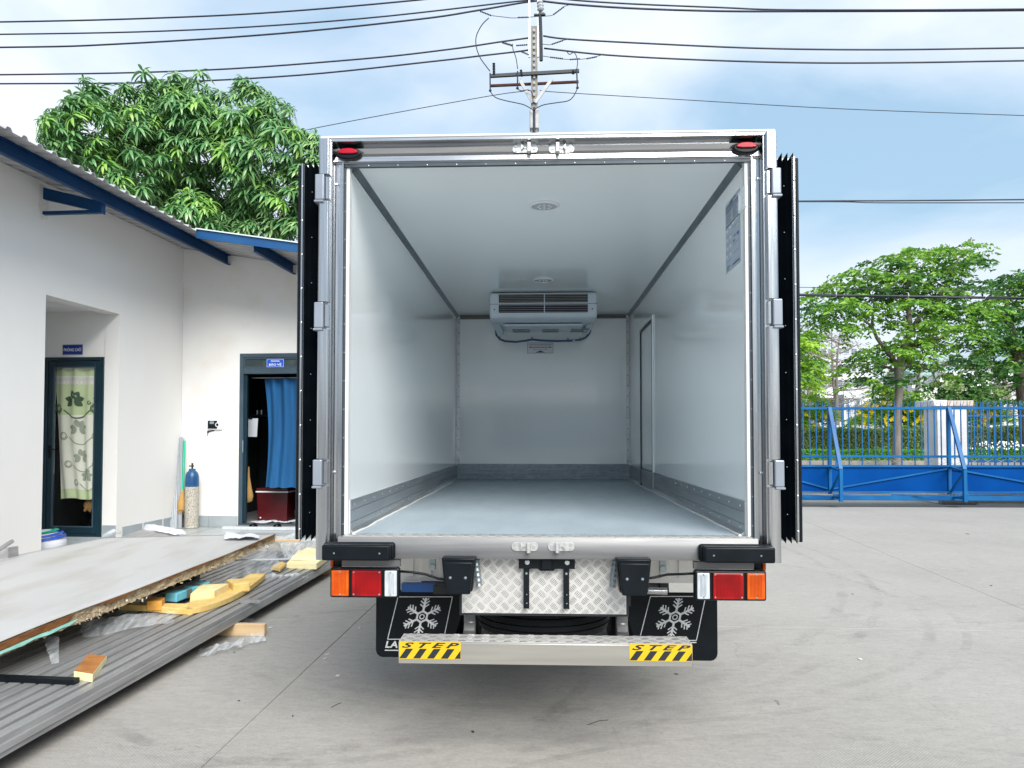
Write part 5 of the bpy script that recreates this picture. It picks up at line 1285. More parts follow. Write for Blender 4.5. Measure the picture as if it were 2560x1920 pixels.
def block(name, label, cat, bottom, h, m, top_m=None, taper=0, bev=.004, group='foam offcuts on the ribbed sheets', jit=.003, lean=(0, 0)):
    bt_ = [Vector(b) for b in bottom]; c = sum(bt_, Vector())/len(bt_)
    tp = [c+(b-c)*(1-taper)+Vector((lean[0], lean[1], h+random.uniform(-jit, jit)*2)) for b in bt_]
    q = MB(); n = len(bt_); q.add(bt_+tp, [(i, (i+1) % n, (i+1) % n+n, i+n) for i in range(n)]+[tuple(range(n))[::-1]]); q.add(tp, [tuple(range(n))], 1 if top_m else 0)
    bm = None
    o = MB.build(q, name, [m, top_m] if top_m else m)
    me = o.data; b2 = bmesh.new(); b2.from_mesh(me); bmesh.ops.remove_doubles(b2, verts=b2.verts, dist=1e-5)
    bmesh.ops.recalc_face_normals(b2, faces=b2.faces); b2.to_mesh(me); b2.free()
    md = o.modifiers.new('bevel', 'BEVEL'); md.width = bev; md.segments = 2
    return tag(o, label, cat, group)
zt = .172
b0, b1, b2_ = atz(412, 1504, .21), atz(441, 1507, .21), atz(526, 1472, .21)
block('foam_block', 'light blue foam block with grey stripes across it on the ribbed sheets', 'foam block', [b0, b1, b2_, b0+(b2_-b1)], .066, 'foam_blue', bev=.009)
for a, b in ((.28, .43), (.62, .74)):
    q = MB(); e = b2_-b1; nn = e.cross(Vector((0, 0, 1))).normalized(); p0, p1 = b1+e*a+nn*.0015, b1+e*b+nn*.0015
    q.add([p0, p1, p1+Vector((0, 0, .066)), p0+Vector((0, 0, .066)), p1+(b0-b1)*.9+Vector((0, 0, .0675)), p0+(b0-b1)*.9+Vector((0, 0, .0675))], [(0, 1, 2, 3), (3, 2, 4, 5)])
    o = q.build('glue_stripe', 'zinc', bpy.data.objects['foam_block'])
b0, b1, b2_ = atz(470, 1503, .205), atz(540, 1501, .205), atz(572, 1480, .205)
block('foam_block', 'pale yellow wedge of foam between the light blue block and the curved yellow strip', 'foam block', [atz(474, 1507, .2), atz(536, 1500, .2), atz(573, 1480, .2), atz(500, 1482, .2)], .068, 'foam_cream_yellow', taper=.04)
block('foam_block', 'smaller square yellow foam block at the far end of the curved strip', 'foam block', [atz(583, 1483, .2), atz(626, 1479, .2), atz(612, 1466, .2), atz(564, 1470, .2)], .075, 'foam_yellow', taper=.03, bev=.012)
# long bent strip
fp = [(300, 1527, .20), (365, 1529, .19), (437, 1536, .175), (480, 1536, .172), (530, 1524, .172), (575, 1507, .172), (610, 1488, .172), (640, 1467, .18), (664, 1446, .19)]
fr0_ = [atz(*p) for p in fp]; wd0 = [.05, .09, .16, .19, .20, .20, .19, .17, .14]; fr_ = []; wdt = []
for i in range(8):
    for k in range(4):
        t = k/4; p0, p1, p2, p3 = [fr0_[max(0, min(8, i+j))] for j in (-1, 0, 1, 2)]; fr_.append(.5*((2*p1)+(p2-p0)*t+(2*p0-5*p1+4*p2-p3)*t*t+(3*p1-p0-3*p2+p3)*t**3)); wdt.append(wd0[i]*(1-t)+wd0[i+1]*t)
fr_.append(fr0_[8]); wdt.append(wd0[8]); NS = len(fr_); q = MB(); vs = []
for i, p in enumerate(fr_):
    d = (fr_[min(i+1, NS-1)]-fr_[max(i-1, 0)]); d.z = 0; d.normalize(); nrm = Vector((-d.y, d.x, 0)); b = p+nrm*wdt[i]
    vs += [p, p+Vector((0, 0, .046)), b+Vector((0, 0, .046)), b]
q.add(vs, [(4*i+k, 4*i+(k+1) % 4, 4*i+4+(k+1) % 4, 4*i+4+k) for i in range(NS-1) for k in range(4)]+[(3, 2, 1, 0), (4*NS-4, 4*NS-3, 4*NS-2, 4*NS-1)])
o = q.build('foam_strip', 'foam_yellow', smooth=50); md = o.modifiers.new('bevel', 'BEVEL'); md.width = .005; md.segments = 2; md.limit_method = 'ANGLE'; md.angle_limit = radians(50)
tag(o, 'long bent yellow foam strip curving along the ribbed sheets', 'foam strip', 'foam offcuts on the ribbed sheets')
block('foam_block', 'small orange foam cube on the left end of the curved yellow strip', 'foam block', [atz(366, 1527, .20), atz(404, 1527, .20), atz(413, 1516, .20), atz(374, 1515, .20)], .072, 'foam_orange')
block('foam_block', 'foam offcut with brown crust on top lying alone near the front of the ribbed sheets', 'foam block', [atz(184, 1699, .167), atz(231, 1707, .167), atz(267, 1655, .167), atz(220, 1652, .167)], .042, 'foam_pale', 'foam_brown_top', bev=.003)
block('foam_block', 'large pale cream foam slab with torn top beside the truck rear post', 'foam block', [atz(716, 1421, .168), atz(791, 1424, .168), atz(826, 1396, .168), atz(746, 1387, .168)], .055, 'foam_pale', taper=.0)
pa = [atz(724, 1400, .224), atz(800, 1403, .224), atz(818, 1382, .224), atz(765, 1374, .224)]
block('foam_block', 'torn upper layer lying on the pale cream foam slab', 'foam block', pa, .045, 'foam_pale', taper=.14, bev=.012, jit=.012)
block('foam_chip', 'small bent yellow foam chip before the pale cream slab', 'foam chip', [atz(676, 1424, .18), atz(700, 1430, .18), atz(716, 1414, .19), atz(704, 1410, .19)], .03, 'foam_yellow', taper=.1, bev=.005)
q = MB(); a, b = atz(598, 1505, .178), atz(645, 1508, .178); q.box(a.x, b.x, a.y, a.y+.035, .170, .173); q.box(a.x, b.x, a.y, a.y+.003, .173, .195); q.box(a.x+.02, b.x-.03, a.y+.032, a.y+.035, .173, .2); tag(q.build('metal_clip', 'ribbed_metal'), 'small grey channel offcut across the ribs beside the curved foam strip', 'metal offcut')
q = MB(); a, b = atz(-260, 1685, .185), atz(192, 1703, .185); q.bar(a, b, .05, .028); tag(q.build('dark_bar', 'black_plastic', bev=.003), 'dark square bar lying across the ribbed sheets by the brown topped foam', 'bar')
q = MB(); a, b = atz(640, 1350, .41), atz(750, 1352, .40); q.bar(a, b, .035, .025); tag(q.build('timber_stick', 'timber', bev=.002), 'thin timber stick poking out past the far corner of the white panel', 'timber')
q = MB(); a, b = atz(585, 1400, .335), atz(725, 1397, .32); q.bar(a, b, .02, .012); tag(q.build('white_strip', 'profile_white'), 'thin white strip under the far end of the big panel', 'strip')
# plastic films
film_list = [
 ([atz(200, 1548, .285), atz(437, 1527, .235), atz(432, 1556, .180), atz(205, 1592, .19)], 44, 20, .035, 'film', 'clear plastic film hanging below the white panel before the curved foam strip', 5),
 ([atz(470, 1432, .33), atz(690, 1360, .43), atz(700, 1425, .19), atz(560, 1470, .19)], 40, 26, .05, 'film', 'clear plastic film draped from the far panel edge over the ribbed sheets', 9),
 ([atz(640, 1438, .19), atz(790, 1432, .18), atz(770, 1446, .12), atz(650, 1450, .18)], 44, 14, .05, 'film_heavy', 'bunched clear plastic film wrapped round the far edge of the ribbed sheets', 17),
 ([atz(690, 1340, .42), atz(775, 1325, .40), atz(800, 1385, .2), atz(715, 1400, .2)], 34, 34, .035, 'film_heavy', 'crumpled clear plastic film between the panel corner and the truck', 27),
 ([atz(480, 1643, .012), atz(600, 1622, .02), atz(610, 1600, .05), atz(500, 1618, .02)], 44, 18, .04, 'film_heavy', 'crumpled plastic film trailing on the concrete before the pale timber bearer', 33),
 ([atz(590, 1618, .015), atz(668, 1600, .02), atz(664, 1583, .05), atz(600, 1590, .09)], 40, 18, .05, 'film_heavy', 'ball of crumpled plastic film against the end of the pale timber bearer', 41),
 ([atz(595, 1560, .04), atz(640, 1556, .015), atz(632, 1545, .03), atz(610, 1538, .09)], 20, 12, .03, 'film', 'wisp of plastic film sticking out under the ribbed sheets', 47),
 ([atz(110, 1590, .29), atz(150, 1585, .29), atz(150, 1660, .175), atz(130, 1665, .175)], 12, 26, .03, 'film', 'thin shred of plastic film hanging under the near part of the white panel', 51),
 ([atz(250, 1347, .52), atz(300, 1337, .52), atz(302, 1322, .60), atz(268, 1330, .56)], 22, 12, .03, 'film_heavy', 'crumple of plastic on the far left corner of the white panel', 57),
 ([atz(560, 1345, .53), atz(650, 1345, .53), atz(640, 1335, .53), atz(565, 1330, .56)], 22, 12, .03, 'cloth_white', 'white crumpled sheet on the far edge of the white panel', 61),
]
for cs, nu, nv, am, m, lb, sd_ in film_list:
    o = patch('plastic_film' if m != 'cloth_white' else 'paper_sheet', cs, nu, nv, am, m, freq=3.2, seed=sd_, edge=.05, smooth=180, aniso=(2.6, .9, 1.5)); tag(o, lb, 'plastic film' if m != 'cloth_white' else 'sheet')
q = MB()
p = [atz(661, 1362, .36), atz(672, 1363, .36), atz(670, 1375, .36), atz(664, 1372, .36)]; q.add(p, [(0, 1, 2, 3)]); tag(q.build('paper_scrap', 'cloth_white'), 'scrap of white paper caught in the plastic film by the panel corner', 'paper')
# sack behind the wall edge
sc_ = on_t(106, 1360, t_near+.42); sk_ = thing('sack', 'white sack with blue and green bands slumped in the porch opening', 'sack', lw(sc_.x, t_near+.42, PZ))
q = LM(); zs_ = on_t(112, 1324, t_near+.42).z-PZ
pr_ = [(.02, zs_), (.10, zs_*.97), (.19, zs_*.80), (.245, zs_*.5), (.25, zs_*.2), (.2, 0)]
q.lathe(pr_, (sc_.x+.0, t_near+.42, PZ), 26); q.build('sack_body', 'cloth_white', sk_, smooth=60)
for (za, zb, m, n_) in ((.93, .86, 'sack_green', 'printed_band'), (.80, .72, 'sack_blue', 'printed_band'), (.68, .56, 'sack_blue', 'printed_band')):
    def rr_(f): 
        z = zs_*f
        for (r0, z0_), (r1, z1_) in zip(pr_, pr_[1:]):
            if z0_ >= z >= z1_: return r0+(r1-r0)*(z0_-z)/(z0_-z1_)
        return .25
    q = LM(); n = 26; vs = []
    for k in range(n):
        a = 2*pi*k/n; tl_ = .05*cos(a-.6)
        for f in (za, zb): vs.append((sc_.x+(rr_(f)+.012)*cos(a), t_near+.42+(rr_(f)+.012)*sin(a), PZ+zs_*f+tl_*.6))
    q.add(vs, [(2*k, 2*k+1, (2*k+3) % (2*n), (2*k+2) % (2*n)) for k in range(n)]); q.build(n_, m, sk_, smooth=60)
# grey metal tool at the far left edge of the view
a = atz(-30, 1399, .50); b = atz(23, 1396, .50); tl_ = thing('hand_truck', 'grey metal box with a sloping bar handle beside the white panel at the left edge', 'tool box', (a.x, a.y, .3))
q = MB(); q.prism([(a.x, a.y, .40), (b.x, b.y, .40), (b.x-.01, b.y, .585), (a.x, a.y, .575)], (0, .12, 0)); q.build('case', 'ribbed_metal', tl_, bev=.004)
q = MB(); q.tube([atz(-35, 1395, .56), at(30, 1353, b.y-.02)], .017, 8); q.build('handle', 'ribbed_metal', tl_, smooth=40)
# litter on the concrete
random.seed(21)
litter = [(676, 1569, 0, 'pale flat chip just left of the long yard joint, level with the timber bearer'), (900, 1570, 0, 'pale chip beside the mud flap left of the truck'), (818, 1636, 0, 'larger of two pale chips left of the step bumper'), (812, 1647, 0, 'smaller of two pale chips left of the step bumper'),
 (845, 1690, 0, 'white chip lying alone left of and below the step bumper'), (597, 1752, 1, 'small dark scrap left of the long yard joint near the bottom'), (585, 1631, 1, 'small dark scrap just below the pale timber bearer'), (732, 1790, 1, 'small dark scrap right of the long yard joint near the bottom'),
 (1182, 1830, 1, 'curled dark scrap in the shade below the step bumper'), (2131, 1485, 1, 'tiny dark scrap in the middle of the open concrete'), (2478, 1464, 1, 'tiny dark scrap near the far slanting joint'), (2418, 1335, 1, 'small grey scrap on the far concrete towards the gate'), (2150, 1648, 0, 'pale chip on the open concrete right of the truck'), (1690, 1685, 1, 'small dark scrap beneath the right end of the step bumper')]
for i, (px, py, dark, lb) in enumerate(litter):
    c = atz(px, py, .002); q = MB(); n = random.randint(5, 7); r = random.uniform(.012, .026)*(.6 if dark else 1)*(2 if py < 1480 else 1)
    el = random.uniform(.4, .8) if not dark else random.uniform(.3, .6); ang = random.uniform(0, pi); pts = []
    for k in range(n):
        a = 2*pi*k/n; rr0 = r*random.uniform(.7, 1.2); x, y = rr0*cos(a), rr0*sin(a)*el; pts.append(c+Vector((x*cos(ang)-y*sin(ang), x*sin(ang)+y*cos(ang), 0)))
    q.prism(pts, (0, 0, random.uniform(.002, .005)))
    tag(q.build('litter_scrap', 'debris_dark' if dark else 'debris'), lb, 'litter', 'litter on the concrete')
for (pa_, pb_) in (((828, 1768), (853, 1757)), ((1468, 1812), (1520, 1800)), ((1936, 1751), (1948, 1762))):
    q = MB(); a, b = atz(*pa_, .004), atz(*pb_, .004); q.tube([a, (a+b)/2+Vector((.01, .015, .004)), b], .0014, 4); tag(q.build('twig', 'debris_dark'), {828: 'thin dark twig on the concrete left of the step bumper', 1468: 'thin dark twig on the concrete below the step bumper', 1936: 'short bent twig on the concrete right of the truck'}[pa_[0]], 'twig')

# ================================================================== SLIDING GATE, PILLAR, FENCE
gx0, gx1 = 4.6, 14.2
gate = thing('sliding_gate', 'long blue steel sliding gate with barred top, solid lower panel and braces', 'gate', (9, GY, 0))
zr = lambda py: at(2300, py, GY).z
def rail(n, y0, y1, m='gate_blue', dy=(-.03, .03)):
    q = MB(); q.box(gx0, gx1, GY+dy[0], GY+dy[1], zr(y1), zr(y0)); return q.build(n, m, gate, bev=.004)
rail('top_rail', 1017.5, 1023.7); rail('middle_rail', 1138.3, 1144.2); rail('lower_rail', 1162.6, 1168.3, dy=(-.045, .03)); rail('bottom_beam', 1238.6, 1249.8, dy=(-.18, .03)); rail('panel_edge', 1228, 1231.5, dy=(-.06, .03))
q = MB(); q.box(gx0, gx1, GY-.004, GY+.004, zr(1228.2), zr(1168.1)); q.build('solid_panel', 'gate_panel', gate)
xb0 = at(1991.6, 1090, GY).x; pitch_g = (at(2270.4, 1090, GY).x-xb0)/17
q = MB(); zt_, zb_ = zr(1024), zr(1138.5)
q.box(-.0105, .0105, -.0105, .0105, zb_, zt_); ztt = zr(1017.3)
q.add([(-.0085, -.008, ztt), (.0085, -.008, ztt), (.0085, .008, ztt), (-.0085, .008, ztt), (0, 0, zr(998))], [(0, 1, 4), (1, 2, 4), (2, 3, 4), (3, 0, 4)])
cv = [(.012+.065*(1-cos(t)), 0, ztt+.085*sin(t)) for t in [pi/2*k/5 for k in range(6)]]
q.tube([(0.0+.07*t/1.0, 0, ztt+.004+.115*t**2.2) for t in (0, .25, .5, .75, 1)], .005, 4)
bar_me = q.mesh('bar', 'gate_blue')
k = -4
while True:
    x = xb0+pitch_g*k; k += 1
    if x < gx0: continue
    if x > gx1: break
    place('bar', bar_me, gate, T((x, GY, 0)))
q = MB(); q.box(-.01, .01, -.01, .01, zr(1162.8), zr(1144)); sb = q.mesh('short_bar', 'gate_blue')
z0_, z1_ = zr(1162), zr(1144.5); q = MB(); w2 = pitch_g*2
q.tube([(0, 0, z0_), (w2, 0, z1_)], .0045, 4); q.tube([(0, 0, z1_), (w2, 0, z0_)], .0045, 4); xm = q.mesh('cross_wire', 'galvanised')
k = -4
while xb0+pitch_g*k < gx1:
    x = xb0+pitch_g*k
    if x >= gx0:
        place('short_bar', sb, gate, T((x, GY, 0))); place('cross_wire', xm, gate, T((x, GY+.012, 0)))
    k += 2
for px in (2073.5, 2371.5, 2666):
    x = at(px, 1100, GY).x
    q = MB(); q.box(x-.035, x+.035, GY-.035, GY+.035, zr(1236), zr(1018)); q.build('post', 'gate_blue', gate, bev=.004)
    # outrigger: foot beam, upright, brace
    zk = zr(1168)-.02; yf_ = GY-.58
    q = MB(); q.box(x-.035, x+.035, yf_-.035, yf_+.035, zr(1249), zk); q.build('outrigger_post', 'gate_blue', gate, bev=.004)
    q = MB(); q.bar((x, GY-.03, zr(1019)), (x, yf_, zk), .075, .05, up=(0, -1, 0)); q.build('brace', 'gate_blue', gate)
    q = MB(); q.bar((x, yf_+.035, zk-.03), (x, GY-.035, zr(1168)), .05, .04); q.build('strut', 'gate_blue', gate)
    q = MB(); q.bar((x, yf_+.035, zk-.08), (x, GY-.05, zr(1229)), .045, .03); q.build('strut', 'gate_blue', gate)
    q = MB(); q.bar((x, yf_, zr(1241)), (x, GY-.03, zr(1241)), .05, .04); q.build('foot_beam', 'gate_blue', gate)
xs = [at(p, 1100, GY).x for p in (1780, 2073.5, 2371.5, 2666)]
for i, (x0, x1) in enumerate(zip(xs, xs[1:])):
    up_ = i % 2 == 1; q = MB(); zl, zh = zr(1222), zr(1172)
    q.bar((max(x0, gx0)+.06, GY-.025, zl if up_ else zh), (min(x1, gx1)-.06, GY-.025, zh if up_ else zl), .03, .035); q.build('diagonal_tie', 'gate_blue', gate)
    for s in range(2):
        xa = x0+(x1-x0)*s/2; q = MB(); q.bar((max(xa, gx0), GY-.16 if s == 0 else GY-.05, zr(1236)), (min(xa+(x1-x0)/2, gx1), GY-.05 if s == 0 else GY-.5, zr(1232 if s == 0 else 1236)), .03, .02); q.build('floor_lacing', 'gate_blue', gate)
# pillar
a = at(2343, 1015, 16.85); b = at(2418, 1015, 16.85); zc_ = at(2380, 1016, 16.85).z; zt2 = at(2380, 1000.5, 16.85).z
pil = thing('gate_pillar', 'white painted concrete pillar with stained cap behind the gate', 'pillar', ((a.x+b.x)/2, 17.1, 0))
q = MB(); q.box(a.x, b.x, 16.85, 17.45, 0, zc_); q.build('shaft', 'pillar_white', pil, bev=.006)
q = MB(); q.box(a.x-.14, a.x+.17, 16.74, 17.55, zc_+.001, zt2); q.build('cap_slab', 'pillar_white', pil, bev=.01); q = MB(); q.box(a.x+.175, b.x+.10, 16.76, 17.55, zc_+.001, zt2-.01); q.build('cap_slab', 'pillar_cap', pil, bev=.012)
q = MB(); q.box(a.x-.05, b.x+.05, 16.62, 16.8, .001, .13); q.build('base_block', 'stone', pil, bev=.01)
# fixed fence right of the pillar
fx0 = b.x+.01; fz = lambda py: at(2480, py, 17.1).z
fen = thing('railing_fence', 'fixed blue barred fence running on from the white pillar behind the gate', 'fence', (fx0+2, 17.1, 0))
for y0, y1, n_ in ((1037.5, 1041.5, 'top_rail'), (1150, 1156, 'bottom_rail')):
    q = MB(); q.box(fx0, 16.5, 17.08, 17.12, fz(y1), fz(y0)); q.build(n_, 'fence_blue', fen)
q = MB(); q.box(-.009, .009, -.009, .009, .2, fz(1008)); q.add([(-.009, -.009, fz(1008)), (.009, -.009, fz(1008)), (.009, .009, fz(1008)), (-.009, .009, fz(1008)), (0, 0, fz(1002))], [(0, 1, 4), (1, 2, 4), (2, 3, 4), (3, 0, 4)]); fb = q.mesh('bar', 'fence_blue')
for k in range(34): place('bar', fb, fen, T((fx0+.07+.135*k, 17.1, 0)))
q = MB(); q.box(fx0, 16.5, 17.02, 17.18, 0, .22); q.build('plinth', 'stone', fen)

# ================================================================== POLE AND LINES
PY = 22.0
pc = at(1336, 500, PY)
pole = thing('utility_pole', 'tall concrete utility pole with crossarm and insulators rising behind the truck', 'utility pole', (pc.x, PY, 0))
def pz(py): return at(1336, py, PY).z
def pxw(px, py=150): return at(px, py, PY).x
q = MB(); q.prism([(pc.x-.15, PY-.15, 0), (pc.x+.15, PY-.15, 0), (pc.x+.15, PY+.15, 0), (pc.x-.15, PY+.15, 0)], (0, 0, .01))
b_ = [(-.13, -.13), (.13, -.13), (.13, .13), (-.13, .13)]; zt_ = pz(69)
q.add([(pc.x+x, PY+y, 0) for x, y in b_]+[(pc.x+x*.72, PY+y*.72, zt_) for x, y in b_], [(0, 1, 5, 4), (1, 2, 6, 5), (2, 3, 7, 6), (3, 0, 4, 7), (4, 5, 6, 7)])
q.build('shaft', 'concrete_pole', pole, bev=.03, seg=3)
q = MB(); z = pz(82)
while z > pz(270): q.box(pc.x-.028, pc.x+.028, PY-.155, PY-.10, z-.035, z+.035); q.box(pc.x-.008, pc.x+.008, PY-.16, PY-.156, z-.01, z+.01, 1); z -= pz(82)-pz(96.5)
q.build('bolt_holes', ['pole_light', 'arm_dark'], pole, kind='stuff')
q = MB(); q.box(pc.x-.14, pc.x+.14, PY-.15, PY+.15, pz(326), pz(276)); q.build('sleeve', 'pole_light', pole, bev=.04, seg=3)
q = MB(); q.tube([(pc.x, PY-.17, 3), (pc.x, PY-.17, pz(275))], .035, 8); q.build('cable_riser', 'wire', pole)
for px in (1323.5, 1345.5):
    x = pxw(px); q = MB(); q.box(x-.028, x+.028, PY-.10, PY-.04, pz(146), pz(-60)); q.build('extension_channel', 'galvanised', pole)
# crossarms
zc1, zc2 = pz(189), pz(203)
q = MB(); q.bar((pxw(1226), PY-.17, pz(195)), (pxw(1447), PY-.17, pz(186.5)), .09, .09, up=(0, 0, 1)); q.build('crossarm', 'arm_dark', pole)
q = MB(); q.bar((pxw(1226), PY+.17, pz(206)), (pxw(1447), PY+.17, pz(200)), .08, .06, up=(0, 0, 1)); q.build('crossarm', 'rust_red', pole)
for px0, px1 in ((1299, 1332), (1380, 1338)):
    q = MB(); q.bar((pxw(px0), PY-.14, pz(203)), (pxw(px1), PY-.14, pz(262)), .09, .05, up=(0, -1, 0)); q.build('arm_brace', 'pole_light', pole)
def insulator(a, b, n=7, r=.045, rod=.014, m='insulator'):
    a, b = Vector(a), Vector(b); q = MB(); d = b-a; pts = []; rs = []
    for k in range(n*2+1): pts.append(a+d*k/(n*2)); rs.append(r if k % 2 else rod)
    q.tube(pts, rs, 8); return q.build('insulator', m, pole)
def W3(px, py, dy=0): return at(px, py, PY+dy)
insulator(W3(1235, 188, -.2), W3(1234.5, 157, -.2), 8, .05); insulator(W3(1305, 192, -.2), W3(1302, 174, -.2), 5, .045); insulator(W3(1433, 186, -.2), W3(1433, 176, -.2), 3, .05)
insulator(W3(1352, 27, -.1), W3(1350, 3, -.1), 3, .11, .07, 'porcelain')
for (x0, y0, x1, y1) in ((1225, 183, 1225.5, 225), (1294, 178, 1293.5, 219), (1441.5, 173, 1443.5, 218)):
    q = MB(); q.tube([W3(x0, y0, -.25), W3((x0+x1)/2, (y0+y1)/2, -.3), W3(x1, y1, -.25)], .022, 6); q.tube([W3(x1, y1, -.25), W3(x1, y1+3, -.25)], .045, 6); q.build('fuse_cutout', 'far_grey' if False else 'insulator', pole)
q = MB(); q.tube([W3(1350, 32, -.1), W3(1352, 90, -.1), W3(1353, 152, -.1)], .055, 6); q.build('bracket_tube', 'arm_dark', pole)
q = MB(); q.box(W3(1346, 0, -.1).x, W3(1361, 0, -.1).x, PY-.16, PY-.04, pz(44), pz(39)); q.box(pxw(1335), pxw(1364), PY-.15, PY-.05, pz(44), pz(41)); q.build('bracket_plate', 'arm_dark', pole)
strain = [(1200, 28, 1228, 39, 7), (1294, 44, 1322, 43, 8), (1383, 37, 1410, 17, 7), (1255, 106, 1281, 114, 8), (1290, 114, 1319, 112, 6), (1379, 111, 1408, 101, 7), (1303, 129, 1322, 137, 6), (1375, 143, 1408, 147, 7), (1424, 149, 1450, 147, 6), (1466, 147, 1492, 142, 6)]
for i, (x0, y0, x1, y1, n_) in enumerate(strain): insulator(W3(x0, y0, -.12), W3(x1, y1, -.12), n_, .042 if i == 3 else .03, .010)
def wire(name, label, cat, pts, r=.022, dy=0, grp=None, m='wire', sub=6):
    P_ = [at(x, y, PY+(dy if not hasattr(dy, '__len__') else dy[i])) for i, (x, y) in enumerate(pts)]
    # smooth through the points
    S_ = []
    for i in range(len(P_)-1):
        p0, p1, p2, p3 = P_[max(i-1, 0)], P_[i], P_[i+1], P_[min(i+2, len(P_)-1)]
        for k in range(sub):
            t = k/sub; S_.append(.5*((2*p1)+(p2-p0)*t+(2*p0-5*p1+4*p2-p3)*t*t+(3*p1-p0-3*p2+p3)*t**3))
    S_.append(P_[-1]); q = MB(); q.tube(S_, r, 5); return tag(q.build(name, m, smooth=180), label, cat, grp)
G1 = 'power lines left of the pole'; G2 = 'power lines right of the pole'
wire('power_line', 'topmost black power line left of the pole, leaving the picture at the top', 'power line', [(-900, 66), (0, 55), (400, 45), (700, 30), (1047, 0), (1330, -32)], .026, 0, G1)
wire('power_line', 'second black power line from the top left of the pole', 'power line', [(-900, 92), (0, 86), (480, 75), (900, 47), (1280, 5), (1337, 0)], .024, 0, G1)
wire('power_line', 'third black power line from the top left of the pole', 'power line', [(-900, 124), (0, 118.6), (300, 110), (700, 84), (1050, 48), (1190, 27), (1300, 8), (1345, 2)], .028, 0, G1)
wire('power_line', 'fourth black power line from the top left of the pole, above the mango tree', 'power line', [(-900, 190), (0, 187), (500, 176), (900, 148), (1120, 124), (1250, 105), (1322, 95)], .026, 0, G1)
wire('power_line', 'lowest black power line left of the pole, touching the mango tree top', 'power line', [(-900, 212), (0, 209.5), (400, 206), (750, 188), (1080, 154), (1200, 140), (1296, 129), (1322, 125)], .026, 0, G1)
wire('power_line', 'upper of the two black power lines nearest the top right of the pole', 'power line', [(1355, -12), (1420, -1), (1560, 9), (1800, 19), (2000, 25), (2560, 23), (3400, 10)], .026, 0, G2)
wire('power_line', 'thick black power line at the top right of the pole, just below the topmost one', 'power line', [(1355, 3), (1440, 12), (1600, 22), (1800, 28), (2000, 28.5), (2560, 26), (3400, 14)], .032, .3, G2)
wire('power_line', 'middle black power line right of the pole', 'power line', [(1358, 90), (1420, 98), (1600, 108), (1900, 121), (2200, 124.5), (2560, 120), (3400, 108)], .027, 0, G2)
wire('power_line', 'lowest thick black power line right of the pole', 'power line', [(1360, 121), (1520, 138), (1750, 150), (2000, 157), (2250, 157), (2560, 152), (3400, 138)], .027, 0, G2)
wire('guy_wire', 'thin wire sloping down to the left from the pole to the mango tree', 'wire', [(560, 370), (770, 324), (1000, 280), (1230, 239), (1310, 228), (1325, 226)], .012, 0)
wire('guy_wire', 'thin wire sloping down to the right from the pole across the sky', 'wire', [(1350, 226), (1400, 231), (1700, 249), (2100, 272), (2560, 289), (3300, 316)], .012, 0)
wire('street_line', 'twisted dark line crossing the sky right of the truck, upper of the close pair', 'wire', [(900, 512), (1980, 503), (2200, 502), (2400, 500.5), (2560, 499), (3300, 494)], .020, -2)
wire('street_line', 'dark line crossing the sky right of the truck, lower of the close pair', 'wire', [(900, 512), (1980, 504.5), (2200, 507), (2560, 507), (3300, 508)], .014, -2)
for nm, lb, pts, r in (('jumper_wire', 'long looping jumper wire from the upper left line to the left fuse on the crossarm', [(1222, 45), (1205, 62), (1191, 90), (1191, 118), (1201, 145), (1215, 165), (1225, 178)], .016),
    ('jumper_wire', 'curved jumper wire from the middle left line to the inner fuse', [(1281, 110), (1283, 125), (1290, 145), (1294, 172)], .014),
    ('jumper_wire', 'curled jumper wire dropping to the right fuse on the crossarm', [(1418, 130), (1424, 136), (1434, 131), (1441, 140), (1444, 155), (1442, 172)], .014),
    ('jumper_wire', 'wire hanging from the left fuse down to the pole neck', [(1225, 228), (1238, 243), (1262, 251), (1290, 257), (1310, 262), (1327, 271), (1334, 276)], .015),
    ('jumper_wire', 'wire hanging from the right fuse down to the pole neck', [(1443, 222), (1434, 240), (1420, 252), (1390, 257), (1360, 262), (1342, 270), (1336, 276)], .015),
    ('jumper_wire', 'short wire from the inner fuse to the pole shaft', [(1294, 223), (1304, 227), (1320, 225), (1330, 232), (1333, 255)], .014),
    ('line_tail', 'upper string linking the line to the pole head on the left', [(1228, 39), (1262, 43), (1283, 45), (1322, 43), (1345, 41)], .010),
    ('line_tail', 'short string from the pole to the upper right line', [(1355, 41), (1368, 40), (1383, 37), (1410, 17), (1425, 12)], .010),
    ('line_tail', 'string from the pole to the middle right line', [(1355, 110), (1370, 112), (1379, 111), (1408, 101), (1420, 99)], .010),
    ('line_tail', 'string from the pole to the lowest right line', [(1356, 140), (1375, 143), (1410, 148), (1455, 148), (1492, 141), (1505, 137)], .010)):
    wire(nm, lb, 'wire', pts, r, -.25)
# telecom bundle
cbn = thing('cable_bundle', 'thick bundle of black telecom cables crossing before the street trees', 'cables', (8, 19, 4.9))
for k in range(6):
    ph = k*1.05; pts = []
    for i in range(29):
        px = 1500+i*50; c = at(px, 737+(px-1983)*.0155+2.2*sin(px/170+k), 18.6); rr0 = .030+.012*sin(px*.011+k*2); pts.append(c+Vector((0, cos(ph+px*.003)*rr0, sin(ph+px*.003)*rr0)))
    q = MB(); q.tube(pts, .016, 6); q.build('cable', 'wire', cbn, smooth=180)
for px, s in ((2088, 1), (2268, 1), (2460, 1)):
    c = at(px, 739+(px-1983)*.0155, 18.5); q = MB(); q.tube([c+Vector((-.05, 0, -.03)), c+Vector((-.0, -.03, -.03)), c+Vector((.02, -.05, .03)), c+Vector((.01, -.03, .11)), c+Vector((-.03, 0, .12))], .008, 5); q.build('cable_tie', 'galvanised', cbn)
